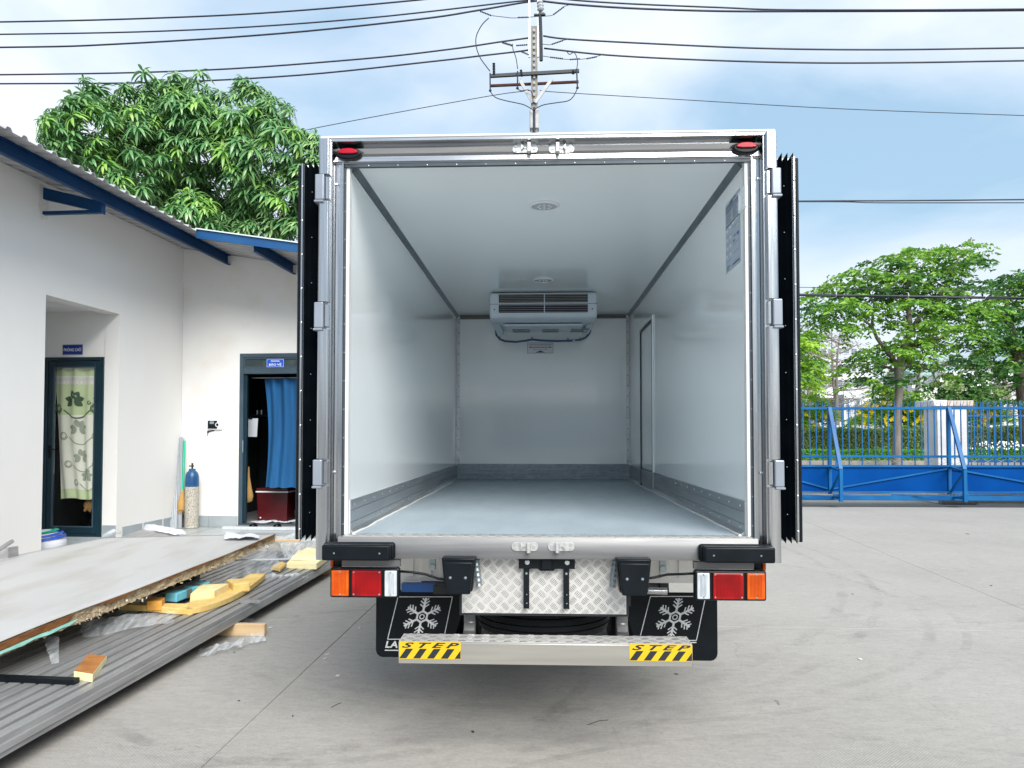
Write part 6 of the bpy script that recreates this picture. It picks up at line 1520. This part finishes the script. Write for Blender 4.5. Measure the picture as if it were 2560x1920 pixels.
wire('thin_line', 'thin dark line just above the telecom cable bundle', 'wire', [(1500, 716), (1983, 718), (2250, 724), (2560, 729), (3300, 742)], .008, -3.4)

# ================================================================== TREES AND PLANTING
# mango tree behind the guard building
mt = thing('mango_tree', 'big leafy mango tree with drooping leaves behind the guard building roof', 'tree', (-6.9, 14.6, 0))
lobes = [(150, 375, 13.6, 50), (235, 318, 13.8, 80), (215, 350, 13.3, 95), (245, 255, 14.0, 36), (330, 292, 14.0, 80), (430, 282, 14.1, 70), (505, 280, 14.0, 75), (470, 345, 13.5, 100), (350, 390, 13.3, 105), (600, 285, 14.0, 72), (650, 300, 13.9, 78),
         (645, 390, 13.5, 120), (720, 410, 13.7, 75), (765, 385, 13.6, 45), (770, 440, 13.5, 50), (740, 500, 13.6, 80), (760, 580, 13.7, 60), (680, 560, 13.9, 90), (560, 480, 14.7, 70), (440, 520, 14.0, 70), (560, 600, 14.2, 80), (660, 620, 14.2, 60), (480, 560, 13.0, 70), (330, 470, 13.1, 60), (600, 560, 14.9, 80), (500, 450, 15.2, 130), (380, 380, 14.8, 130), (700, 480, 14.9, 110)]
L3 = []
for px, py, Y, r in lobes:
    c = at(px, py, Y); L3.append((np.array(c), r*Y/FPX))
pts_ = []; nrm_ = []
for c, r in L3:
    n = int(140*(r/.8)**2)+12; b = ball(n); p = c+b*r*rng.uniform(.76, 1.12, (n, 1))*np.array([1, .8, 1])
    keep = np.ones(n, bool)
    for c2, r2 in L3:
        if c2 is c: continue
        keep &= (np.linalg.norm((p-c2)/np.array([1, .8, 1]), axis=1) > r2*.80)
    keep &= (b[:, 1] < .55)
    pts_.append(p[keep]); nrm_.append(b[keep])
ex = []
for (px, py, Y, n_) in ((110, 372, 13.4, 5), (150, 320, 13.6, 4), (205, 215, 13.9, 4), (215, 240, 13.9, 3), (260, 222, 13.9, 3), (300, 205, 14, 3), (395, 200, 14, 5), (470, 192, 14.1, 6), (500, 186, 14.1, 6), (530, 200, 14.1, 5), (585, 205, 14, 5), (630, 222, 14, 3), (665, 245, 14, 3), (700, 290, 13.8, 3), (770, 340, 13.6, 4), (800, 345, 13.6, 4), (740, 325, 13.7, 3), (120, 400, 13.4, 3), (560, 560, 12.9, 3), (480, 580, 12.6, 3), (540, 600, 12.8, 3), (650, 605, 12.9, 4), (440, 220, 14, 4)):
    c = np.array(at(px, py+22, Y)); ex.append(c+rng.normal(size=(n_, 3))*np.array([.16, .2, .12]))
pts_ = pts_+ex
PT = np.concatenate(pts_); NR = np.concatenate(nrm_)
PT = PT[(PT[:, 2] > 4.55)]
PT = PT[np.array([fbm((p[0]*1.25, p[1]*1.1, p[2]*1.25)) > -.24 for p in PT])]
ros = [rosette(18, .30, .047, s) for s in range(5)]
rme = []
for s, (v, f) in enumerate(ros):
    for m in ('mango_leaf', 'mango_new'):
        me = bpy.data.meshes.new('leaf_cluster'); me.from_pydata([tuple(x) for x in v], [], [tuple(int(i) for i in x) for x in f]); me.materials.append(MATS[m]); me.shade_smooth(); rme.append(me)
order = np.argsort(PT[:, 1]); 
first = order[:300]; rest = order[300:]
def rmat(p, n, sc):
    d = np.array([n[0], n[1], max(.15, n[2])]) ; tilt = Vector((d[0]*.45, d[1]*.45, 1)).normalized()
    return T(p) @ tilt.to_track_quat('Z', 'Y').to_matrix().to_4x4() @ Matrix.Rotation(random.uniform(0, 6.28), 4, 'Z') @ Matrix.Scale(sc, 4)
for i in first:
    new = random.random() < .28
    p = PT[[i]][0]; place('leaf_cluster', rme[random.randrange(5)*2+int(new)], mt, rmat(p, (PT[i]-np.array([-6.6, 14.3, 6]))/2, random.uniform(.6, 1.3)))
V_ = []; F_ = []; nb_ = 0
for i in rest:
    v, f = ros[random.randrange(5)]; M = np.array(rmat(PT[i], (PT[i]-np.array([-6.6, 14.3, 6]))/2, random.uniform(.7, 1.15)))
    V_.append(v @ M[:3, :3].T+M[:3, 3]); F_.append(f+nb_); nb_ += len(v)
# inner leaves closing the crown
for k in range(230):
    c, r = L3[random.randrange(len(L3))]; p = c+ball(1)[0]*r*random.uniform(.2, .75)*np.array([1, .8, 1])+np.array([0, .45, 0])
    if p[2] < 4.5: continue
    v, f = ros[random.randrange(5)]; M = np.array(rmat(p, (0, 0, 1), random.uniform(.9, 1.3))); V_.append(v @ M[:3, :3].T+M[:3, 3]); F_.append(f+nb_); nb_ += len(v)
np_mesh('foliage', np.concatenate(V_), None, 'mango_leaf', mt, kind='stuff', quads=np.concatenate(F_), smooth=True)
q = MB(); rnd = random.Random(4); tips = []
q.tube([(-6.9, 14.8, 0), (-6.85, 14.75, 1.5), (-6.9, 14.8, 3.4)], [.26, .21, .18], 12)
q.build('trunk', 'bark', mt, smooth=180)
for k in range(7):
    q = MB(); a = k*.9; branch(q, (-6.9, 14.8, 3.2), (cos(a)*.9, sin(a)*.5, .9), 1.7, .09, 2, rnd, tips, .7, .1)
    q.build('limb', 'bark', mt, smooth=180)

def crown(name, parent, clumps, Y, mats, leaf=(.17, .07), dens=.16, jy=.5, kind=None, seed=1, droop=.3):
    for mi, m in enumerate(mats):
        P_ = []; D_ = []
        for ci, cl in enumerate(clumps):
            px, py, rx, ry = cl[:4]; Yc = cl[4] if len(cl) > 4 else Y+jy*sin(ci*2.7+seed)
            if (ci*7+ci//3) % len(mats) != mi: continue
            c = np.array(at(px, py, Yc)); s = Yc/FPX; n = int(rx*ry*pi*dens)
            tw = max(6, n//16); b = ball(tw); b[:, 2] = np.where(rng.random(tw) < .7, np.abs(b[:, 2]), b[:, 2]); b[:, 2] += rng.normal(size=tw)*.12
            tc_ = c+b*np.array([rx*s, max(rx*s*.8, .3), ry*s])*rng.uniform(.55, 1.05, (tw, 1))
            d = b*np.array([1, 1, .25]); d /= np.linalg.norm(d, axis=1, keepdims=True)+1e-6
            # leaflets strung along each twig
            for j in range(16):
                t = (j//2)/8*leaf[0]*3.4; side = np.cross(d, [0, 0, 1.])*(1 if j % 2 else -1)
                p = tc_+d*t+np.array([0, 0, -1])*(t**2)*.9
                P_.append(p+rng.normal(size=p.shape)*leaf[0]*.12); D_.append(side+d*.5+np.array([0, 0, -droop])+rng.normal(size=p.shape)*.25)
        v, tr = leaf_cloud(np.concatenate(P_), np.concatenate(D_), leaf[0], leaf[1]); np_mesh(name, v, tr, m, parent, kind=kind)
def limb(parent, pts, r0, r1, Y, name='limb', m='bark'):
    P_ = [at(x, y, Y+(z if z else 0)) for x, y, z in [(p+(0,))[:3] for p in pts]]; n = len(P_)
    q = MB(); q.tube(P_, [r0+(r1-r0)*i/(n-1) for i in range(n)], 8); q.build(name, m, parent, smooth=180)
TY = 22.8
st = thing('street_tree', 'broad green street tree with a forked trunk behind the gate, left of the white pillar', 'tree', (at(2243, 1163, TY).x, TY, 0), 0, 'street trees behind the gate')
base = at(2243, 1163, TY); q = MB(); q.tube([(base.x, TY, 0), base, at(2243, 1080, TY), at(2246, 1000, TY), at(2249, 960, TY), at(2247, 925, TY), at(2255, 890, TY)], [.17, .16, .115, .11, .125, .14, .12], 12); q.build('trunk', 'bark_pale', st, smooth=180)
for pts, r0, r1 in (([(2255, 895), (2262, 860), (2275, 830), (2272, 780), (2266, 720), (2275, 660)], .14, .03), ([(2247, 925), (2228, 890), (2212, 872), (2192, 845), (2180, 815), (2150, 795), (2100, 770)], .09, .02), ([(2262, 880), (2300, 850), (2350, 845), (2400, 815), (2440, 800)], .09, .02),
                    ([(2275, 830), (2300, 790), (2340, 760), (2370, 700), (2400, 640)], .08, .02), ([(2180, 815), (2185, 760), (2160, 710)], .05, .015), ([(2247, 930), (2210, 915), (2170, 925), (2140, 950)], .05, .012), ([(2250, 930), (2290, 905), (2330, 930), (2345, 960)], .045, .012), ([(2272, 780), (2230, 740), (2200, 690)], .05, .012), ([(2300, 850), (2310, 900), (2290, 960)], .03, .01)):
    limb(st, pts, r0, r1, TY)
cl = [(2105, 722, 62, 14), (2070, 775, 50, 14), (2150, 690, 50, 13), (2215, 665, 55, 14), (2270, 645, 55, 14), (2330, 635, 55, 14), (2395, 625, 45, 12), (2440, 640, 30, 10), (2410, 660, 48, 13), (2350, 688, 60, 18), (2290, 700, 60, 18), (2235, 705, 60, 16), (2180, 735, 58, 16), (2120, 765, 58, 18), (2065, 805, 40, 14), (2110, 820, 45, 15),
      (2330, 740, 62, 22), (2400, 735, 55, 18), (2430, 785, 55, 18), (2370, 790, 60, 24), (2300, 770, 50, 18), (2455, 825, 38, 12), (2400, 830, 48, 16), (2180, 790, 40, 13), (2205, 820, 34, 12), (2330, 815, 44, 14), (2140, 740, 40, 12), (2040, 750, 28, 9), (2250, 745, 50, 14),
      (2220, 880, 52, 14), (2180, 900, 42, 12), (2270, 865, 45, 15), (2145, 925, 36, 9), (2230, 910, 45, 13), (2300, 885, 40, 13), (2195, 948, 40, 9), (2160, 965, 28, 7), (2320, 915, 28, 9), (2338, 945, 22, 8), (2272, 955, 24, 14), (2268, 985, 14, 10), (2290, 850, 40, 14), (2330, 860, 30, 9)]
crown('crown', st, cl, TY, ['street_leaf', 'street_leaf_dark', 'street_leaf'], dens=.145)
# dry seed pods and dead twigs at the crown top
q = MB(); rnd = random.Random(9)
for (px, py) in ((2148, 668), (2170, 655), (2325, 625), (2180, 655), (2420, 600), (2432, 598), (2070, 690), (2205, 700), (2260, 705), (2240, 690)):
    a = at(px-8, py+30, TY); b = at(px, py, TY); q.tube([a, (a+b)/2+Vector((.03, 0, 0)), b], .008, 4)
    for k in range(3): c = b+Vector((rnd.uniform(-.06, .06), rnd.uniform(-.06, .06), rnd.uniform(-.05, .05))); q.dome(c, (0, -1, .3), .028, .8, 5)
q.build('dead_twigs', 'dry_leaf', st, kind='stuff')
RY = 24.5
s2 = thing('street_tree', 'dark layered street tree right of the white pillar behind the fence', 'tree', (at(2545, 1160, RY).x, RY, 0), 0, 'street trees behind the gate')
q = MB(); bp_ = at(2575, 1160, RY); q.tube([(bp_.x, RY, 0), bp_, at(2560, 1000, RY), at(2545, 900, RY), at(2535, 850, RY), at(2520, 800, RY), at(2515, 740, RY)], [.26, .22, .2, .18, .15, .1, .05], 12); q.build('trunk', 'bark', s2, smooth=180)
for pts, r0, r1 in (([(2535, 860), (2480, 860), (2440, 850), (2420, 830)], .06, .02), ([(2525, 810), (2500, 780), (2470, 775), (2440, 760)], .06, .015), ([(2545, 900), (2500, 930), (2450, 950)], .05, .012), ([(2540, 870), (2580, 820), (2600, 760)], .08, .02), ([(2555, 960), (2520, 985), (2490, 1000)], .03, .01)): limb(s2, pts, r0, r1, RY)
cl = [(2555, 705, 60, 12), (2500, 722, 45, 12), (2620, 700, 60, 16), (2580, 740, 60, 16), (2510, 755, 50, 14), (2480, 780, 36, 12), (2550, 790, 55, 18), (2620, 790, 60, 22), (2530, 830, 40, 14), (2470, 842, 48, 14), (2440, 870, 44, 13), (2500, 880, 50, 16), (2560, 860, 50, 18), (2600, 900, 60, 22), (2430, 905, 40, 12), (2480, 915, 45, 12), (2540, 920, 50, 14), (2410, 935, 26, 8), (2455, 940, 34, 8), (2570, 950, 36, 12), (2550, 1000, 34, 8), (2520, 1010, 22, 5), (2640, 850, 60, 30)]
crown('crown', s2, cl, RY, ['street_leaf_dark', 'street_leaf_dark', 'street_leaf'], dens=.2, seed=5)
s3 = thing('street_tree', 'bright green street tree mostly hidden behind the open right truck door', 'tree', (at(1940, 1160, 21).x, 21.5, 0), 0, 'street trees behind the gate')
q = MB(); bp_ = at(1930, 1160, 21.5); q.tube([(bp_.x, 21.5, 0), bp_, at(1935, 1000, 21.5), at(1940, 900, 21.5)], [.16, .14, .12, .08], 10); q.build('trunk', 'bark_pale', s3, smooth=180)
limb(s3, [(1940, 905), (1965, 870), (1995, 845)], .06, .02, 21.5); limb(s3, [(1938, 950), (1970, 930), (2000, 915)], .05, .02, 21.5)
crown('crown', s3, [(1985, 838, 38, 14), (2005, 862, 34, 13), (1960, 855, 50, 22), (1985, 905, 40, 14), (2012, 915, 30, 10), (1960, 935, 45, 20), (1990, 940, 34, 14), (1998, 965, 22, 12), (1900, 870, 50, 30), (1890, 920, 50, 30)], 21.5, ['street_leaf', 'lime_leaf'], dens=.25, seed=2)

def hedge(name, label, px0, px1, y0, y1, Y, depth, m, leaf, n, zb=None, cat='hedge', rag=.12):
    a = at(px0, y1, Y); b = at(px1, y1, Y); zt_ = at((px0+px1)/2, y0, Y).z; zb = a.z if zb is None else zb
    r_ = thing(name, label, cat, ((a.x+b.x)/2, Y+depth/2, zb))
    q = MB(); nx = 60; vs = []
    for i in range(nx+1):
        x = a.x+(b.x-a.x)*i/nx; h = zt_-.10+rag*.8*fbm((x*1.3, Y, 0))
        vs += [(x, Y+.12, zb), (x, Y+.12, h), (x, Y+depth-.1, h), (x, Y+depth-.1, zb)]
    q.add(vs, [(4*i+k, 4*i+k+1, 4*i+5+k, 4*i+4+k) for i in range(nx) for k in range(3)]+[(0, 1, 2, 3), (4*nx, 4*nx+1, 4*nx+2, 4*nx+3)]); q.build('shade_core', 'street_leaf_dark' if 'low' in name else 'soil', r_)  # solid dark core stands in for the shade inside the hedge
    X = rng.uniform(a.x, b.x, n); top = rng.random(n) < .35
    h = np.array([zt_-.06+rag*fbm((x*1.3, Y, 0))+rag*.5*fbm((x*5, Y, 3)) for x in X])
    Z = np.where(top, h, zb+(h-zb)*rng.random(n)); Yy = np.where(top, Y+rng.random(n)*depth, Y+.05+rng.random(n)*.12)
    P_ = np.stack([X, Yy, Z], 1); D_ = rng.normal(size=(n, 3))+np.array([0, -.5, .3])
    v, tr = leaf_cloud(P_, D_, leaf[0], leaf[1]); np_mesh('leaves', v, tr, m, r_, kind='stuff'); return r_
q = MB(); a = at(500, 1150, 23.6); b = at(2900, 1150, 23.6)
pw = thing('planter_wall', 'low stained stone planter wall seen through the gate under the hedges', 'wall', (9, 23.6, 0))
q.box(a.x, b.x, 23.6, 23.9, 0, a.z); q.build('wall_body', 'stone', pw, bev=.01)
q = MB(); q.box(a.x, b.x, 23.9, 40, 0, a.z-.06); tag(q.build('planting_bed', 'soil'), kind='structure')
hz0 = a.z-.06
hedge('low_hedge', 'bright green clipped low hedge on the planter wall, left of the pillar', 700, 2345, 1121, 1150, 23.95, .5, 'low_hedge_leaf', (.06, .03), 34000, hz0, rag=.04)
hedge('low_hedge', 'bright green low hedge with white blossom on the planter wall, right of the pillar', 2410, 2900, 1118, 1150, 23.95, .5, 'low_hedge_leaf', (.06, .03), 14000, hz0, rag=.06)
hedge('shaggy_hedge', 'shaggy olive green hedge behind the low hedge, left of the pillar', 700, 2345, 1072, 1140, 25.2, .9, 'hedge_leaf', (.12, .036), 60000, hz0, rag=.16)
hedge('shaggy_hedge', 'shaggy olive green hedge behind the low hedge, right of the pillar', 2400, 2900, 1072, 1140, 25.2, .9, 'hedge_leaf', (.12, .036), 20000, hz0, rag=.16)
def flower_bush(label, clumps, Y, flowers, nf, fm='petal_yellow', lm=('lime_leaf', 'street_leaf'), leaf=(.12, .042), cat='flowering shrub', name='flowering_shrub'):
    c = at(clumps[0][0], 1100, Y); r_ = thing(name, label, cat, (c.x, Y, hz0), 0)
    crown('foliage', r_, clumps, Y, list(lm), leaf=leaf, dens=.62, jy=.2, droop=-.2)
    limb(r_, [(clumps[0][0], 1140), (clumps[0][0], 1060)], .04, .02, Y, 'stem')
    q = MB(); rn = random.Random(int(clumps[0][0]))
    for k in range(nf):
        x, y, sx0, sy0 = rn.choice(flowers); p = at(x+rn.gauss(0, sx0), y+rn.gauss(0, sy0), Y-.45+rn.uniform(-.1, .2)); r = rn.uniform(.07, .11)
        for j in range(5):
            a = 2*pi*j/5+rn.random(); d = Vector((cos(a), -.35, sin(a)))*r; s = Vector((-sin(a), 0, cos(a)))*r*.42
            q.add([p, p+d*.6+s, p+d, p+d*.6-s], [(0, 1, 2, 3)])
    q.build('flowers', fm, r_, kind='stuff')
flower_bush('lime green yellow flowering shrub nearest the truck door', [(2010, 1050, 26, 30), (2035, 1035, 22, 26), (2060, 1045, 18, 24), (2002, 1000, 12, 14), (2022, 1000, 10, 13), (2045, 1005, 9, 10), (2000, 1075, 25, 18)], 26.6, [(2012, 1070, 8, 8), (2045, 1050, 10, 14), (2020, 1040, 12, 10), (2065, 1040, 5, 8)], 12)
flower_bush('yellow flowering shrub with upright lime shoots left of the street tree trunk', [(2190, 1040, 28, 26), (2215, 1025, 24, 30), (2160, 1055, 20, 18), (2190, 990, 9, 20), (2208, 985, 8, 22), (2228, 990, 8, 18), (2145, 1060, 16, 14), (2235, 1050, 20, 24)], 26.6, [(2165, 1040, 10, 12), (2205, 1012, 12, 10), (2215, 1050, 12, 12), (2172, 1015, 8, 4), (2160, 1050, 8, 8)], 34)
flower_bush('yellow flowering shrub right of the street tree trunk, before the pillar', [(2270, 1045, 22, 22), (2290, 1035, 20, 24), (2310, 1050, 20, 18), (2255, 1070, 22, 16), (2275, 1010, 10, 14)], 26.6, [(2260, 1045, 8, 14), (2252, 1070, 6, 8), (2280, 1035, 10, 10), (2300, 1050, 8, 8)], 26)
flower_bush('yellow flowering shrub just right of the white pillar', [(2440, 1040, 24, 24), (2465, 1030, 20, 22), (2425, 1060, 18, 16), (2490, 1045, 16, 18), (2510, 1055, 18, 14)], 26.6, [(2445, 1030, 14, 8), (2425, 1025, 6, 6), (2450, 1050, 12, 10), (2482, 1040, 5, 5)], 40)
flower_bush('grey green shrub with white blossom above the pillar', [(2340, 985, 30, 16), (2375, 965, 30, 15), (2410, 960, 34, 14), (2440, 975, 34, 15), (2470, 985, 28, 14), (2310, 1000, 22, 14), (2390, 985, 40, 14), (2300, 1020, 20, 14), (2440, 1000, 30, 12)], 31, [(2370, 965, 25, 10), (2430, 965, 25, 10), (2320, 990, 15, 8)], 60, 'petal_white', ('street_leaf_dark', 'hedge_leaf'), (.14, .06))
q = MB(); rn = random.Random(3)
for k in range(90):
    p = at(rn.uniform(2425, 2560), rn.uniform(1104, 1124), 23.9); q.dome(p, (0, -1, .2), .028, .5, 5)
wb = q.build('white_blossoms', 'petal_white', [o for o in bpy.data.objects if o.name.startswith('low_hedge') and 'blossom' in o.get('label', '')][0], kind='stuff')

# far planting: thin khaki trees
def thin_tree(px, ytop, Y, label, seed, lean=0):
    rnd = random.Random(seed); b = at(px, 1090, Y); zt_ = at(px, ytop, Y).z
    r_ = thing('thin_tree', label, 'tree', (b.x, Y, 0), 0, 'thin sparse trees before the factory'); q = MB(); tips = []
    pts = [(b.x+lean*t+.12*sin(t*5+seed), Y, zt_*t) for t in (0, .2, .4, .6, .8, 1)]; q.tube(pts, [.16, .13, .11, .08, .05, .02], 7); q.build('trunk', 'bark_pale', r_, smooth=180)
    q = MB(); P_ = []; D_ = []
    for k in range(9):
        t = .35+.07*k; o = Vector((b.x+lean*t, Y, zt_*t)); sg = 1 if k % 2 else -1; ln = rnd.uniform(1.2, 2.6)*(1.25-t*.6)
        e = o+Vector((sg*ln, rnd.uniform(-.8, .8), rnd.uniform(.1, .5))); q.tube([o, (o+e)/2+Vector((0, 0, -.05)), e], [.045, .03, .012], 5)
        n = 110; tt = rng.uniform(.3, 1.1, n)[:, None]; P_.append(np.array(o)+(np.array(e)-np.array(o))*tt+rng.normal(size=(n, 3))*np.array([.35, .35, .07])); D_.append(rng.normal(size=(n, 3))*np.array([1, 1, .25]))
        for j in range(4):
            w_ = o+(e-o)*rnd.uniform(.3, 1); q.tube([w_, w_+Vector((rnd.uniform(-.5, .5), rnd.uniform(-.3, .3), rnd.uniform(.1, .5)))], .010, 4)
    q.build('branches', 'bark_pale', r_, kind='stuff')
    v, tr = leaf_cloud(np.concatenate(P_), np.concatenate(D_), .16, .04); np_mesh('foliage', v, tr, 'dry_leaf', r_, kind='stuff')
for i, (px, yt, Y, lb, ln) in enumerate(((2010, 840, 38, 'sparse thin tree nearest the truck door before the factory', .3), (2042, 800, 40, 'sparse thin tree second from the truck door before the factory', -.3), (2078, 830, 39, 'sparse thin tree third from the truck door before the factory', .6), (2104, 815, 42, 'forked sparse thin tree left of the leafy street tree crown', -.5), (2290, 880, 40, 'sparse thin tree behind the street tree, left of the lamp post', .2),
        (2365, 890, 42, 'leaning sparse thin tree just right of the lamp post', .9), (2400, 900, 39, 'leaning sparse thin tree midway between lamp post and dark tree', 1.2), (2475, 930, 38, 'sparse thin tree before the white shed', .9), (2530, 900, 41, 'sparse thin tree at the right edge before the white shed', -.2))): thin_tree(px, yt, Y, lb, 30+i, ln)
# lamp post
lp = at(2338, 1000, 34); lpt = thing('lamp_post', 'plain grey lamp post rising behind the white pillar', 'lamp post', (lp.x, 34, 0))
q = MB(); q.tube([(lp.x, 34, 0), (lp.x, 34, at(2338, 1000, 34).z), (at(2337, 868, 34).x, 34, at(2337, 868, 34).z)], [.13, .10, .07], 12); q.build('shaft', 'galvanised', lpt, smooth=60)
q = MB(); q.bar((lp.x, 34, at(2337, 870, 34).z), (lp.x+.9, 34, at(2337, 862, 34).z), .08, .06); q.build('lamp_arm', 'galvanised', lpt); q = MB(); q.box(lp.x+.7, lp.x+1.3, 33.85, 34.15, at(2337, 864, 34).z, at(2337, 860, 34).z+.05); q.build('lamp_head', 'galvanised', lpt, bev=.02)
for px, yt, lb in ((2014, 900, 'slim white pole left of the factory, near the truck door'), (2302, 930, 'slim pale pole left of the white pillar')):
    a = at(px, 1000, 36); q = MB(); q.tube([(a.x, 36, 0), (a.x, 36, at(px, yt, 36).z)], .06, 8); tag(q.build('slim_pole', 'pole_light', smooth=60), lb, 'pole')
# factory and sheds
def building(name, label, px0, px1, ytop, Y, m, depth=8, roof=None, rows=(), parapet=True):
    a, b = at(px0, ytop, Y), at(px1, ytop, Y); r_ = thing(name, label, 'building', ((a.x+b.x)/2, Y+depth/2, 0))
    q = MB(); q.box(a.x, b.x, Y, Y+depth, 0, a.z); q.build('wall', m, r_)
    if roof: q = MB(); q.prism([(a.x-.4, Y-.5, a.z+.002), (a.x-.4, Y+depth, a.z+.002), (a.x-.4, Y+depth*.5, a.z+roof[1])], (b.x-a.x+.8, 0, 0)); q.build('roof', roof[0], r_)
    for (y0, y1, n, fr) in rows:
        z1, z0 = at(px0, y0, Y).z, at(px0, y1, Y).z; w_ = (b.x-a.x)/n
        for k in range(n):
            x0 = a.x+w_*(k+.5-fr/2); x1 = a.x+w_*(k+.5+fr/2); q = MB(); ring_ = [(x0, x1, z0, z1)]
            q.box(x0-.05, x1+.05, Y-.04, Y-.001, z0-.05, z0); q.box(x0-.05, x1+.05, Y-.04, Y-.001, z1, z1+.05); q.box(x0-.05, x0, Y-.04, Y-.001, z0, z1); q.box(x1, x1+.05, Y-.04, Y-.001, z0, z1); wf = q.build('window', 'far_white', r_)
            q = MB(); q.box(x0, x1, Y-.02, Y-.0012, z0, z1); q.build('pane', 'far_window', wf)
    return r_
building('factory_building', 'long pale multi storey factory building behind the sparse trees', 1960, 2180, 900, 58, 'far_white', rows=((912, 930, 12, .7), (950, 968, 12, .7), (985, 1005, 12, .7)))
building('factory_building', 'grey stepped upper block of the factory above the pale one', 1990, 2260, 862, 70, 'far_grey', rows=((872, 884, 14, .75),))
building('small_house', 'small white gatehouse with sloping roof before the factory', 2055, 2100, 995, 50, 'far_white', 4, ('far_white', .8), rows=((1000, 1020, 3, .6),))
building('open_shed', 'dark fronted shed with white frame left of the street tree trunk', 2112, 2200, 985, 48, 'far_grey', 5, rows=((996, 1030, 4, .8),))
building('white_house', 'white building with a row of windows left of the lamp post', 2300, 2420, 940, 56, 'far_white', 6, ('far_green', 1.0), rows=((960, 972, 7, .7),))
building('upper_hall', 'pale hall with green roof further back behind the lamp post', 2270, 2440, 912, 75, 'far_grey', 8, ('far_green', 1.2), rows=((925, 932, 9, .6),))
building('white_shed', 'large plain white shed at the right edge behind the fence', 2475, 2700, 960, 46, 'far_white', 10, ('far_white', 1.2))
building('far_block', 'low grey block between the white house and the white shed', 2415, 2480, 965, 52, 'far_grey', 5, rows=((972, 985, 3, .6),))
fr0 = thing('steel_gantry', 'white steel frame with crossed braces before the dark fronted shed', 'frame', (at(2115, 1000, 47).x, 47, 0))
for a, b in (((2112, 972), (2145, 970)), ((2112, 972), (2112, 1060)), ((2112, 972), (2145, 993)), ((2112, 993), (2128, 983))):
    q = MB(); q.bar(at(*a, 47), at(*b, 47), .12, .12); q.build('member', 'far_white', fr0)
for px, lb in ((2128, 'white satellite dish seen over the gate, left of the pair'), (2165, 'white satellite dish seen over the gate, right of the pair')):
    c = at(px, 1008, 44); q = MB(); q.lathe([(.24 if px < 2140 else .42, -.12), (.2 if px < 2140 else .34, -.03), (.02, .02)], c, 20, 'Y'); q.tube([c+Vector((0, .05, 0)), (c.x, c.y+.1, 0)], .04, 6); tag(q.build('satellite_dish', 'far_white', smooth=60), lb, 'satellite dish', 'satellite dishes over the gate')
# white palisade fence far behind
pf = thing('palisade_fence', 'low white palisade fence far behind the hedges', 'fence', (at(2100, 1070, 33).x, 33, 0)); q = MB(); zt_ = at(2100, 1055, 33).z
q.box(-.03, .03, -.02, .02, 0, zt_); pm = q.mesh('pale', 'far_white'); x0 = at(2050, 1060, 33).x; x1 = at(2560, 1060, 33).x; k = 0
while x0+.22*k < x1: place('pale', pm, pf, T((x0+.22*k, 33, 0))); k += 1
q = MB(); q.box(x0, x1, 33.03, 33.07, zt_-.25, zt_-.15); q.build('rail', 'far_white', pf)
building('boundary_house', 'low white wall and roof beyond the palisade right of the pillar', 2500, 2620, 1045, 36, 'far_white', 3)

# light warehouse added unseen behind the viewpoint for reflections in metal and liner
wh = thing('backdrop', 'long pale warehouse with dark roller doors added unseen behind the viewpoint for reflections', 'building', (0, -64, 0))
q = MB(); q.box(-44, 46, -70, -64, 0, 5.2); q.build('wall', 'plaster', wh)
q = MB(); q.prism([(-45, -62.6, 5.15), (-45, -70, 5.21), (-45, -70, 7.2)], (92, 0, 0)); q.build('roof', 'roof_sheet', wh)
for x in (-40, -31, -22, -13.5, -5, 6.5, 15, 24, 33):
    q = MB(); q.box(x, x+4, -63.995, -63.93, .02, 4.0); dd = q.build('roller_door', 'door_frame_grey', wh)
q = MB(); q.box(.6, 3.8, -63.995, -63.94, .02, 3.6); q.build('roller_door', 'far_white', wh)

# the boundary goes on behind the truck: railing and two more street trees
fl2 = thing('railing_fence', 'fixed blue barred fence left of the sliding gate, hidden behind the truck', 'fence', (-2, 17.1, 0))
for z0, z1, n_ in ((1.98, 2.02, 'top_rail'), (.9, .95, 'bottom_rail')):
    q = MB(); q.box(-12, 4.4, 17.08, 17.12, z0, z1); q.build(n_, 'fence_blue', fl2)
for k in range(110): place('bar', fb, fl2, T((-11.9+.148*k, 17.1, 0)))
q = MB(); q.box(-12, 4.4, 17.0, 17.2, 0, .6); q.build('plinth', 'pillar_white', fl2)
for dx, src, lb in ((-7.2, st, 'street tree hidden behind the truck body, nearer the gate'), (-14.5, s3, 'street tree hidden behind the truck body, nearer the guard building')):
    c = src.copy(); COL.objects.link(c); c.location = src.location+Vector((dx, .3, 0)); c['label'] = lb
    for ch in src.children:
        d = ch.copy(); COL.objects.link(d); d.parent = c
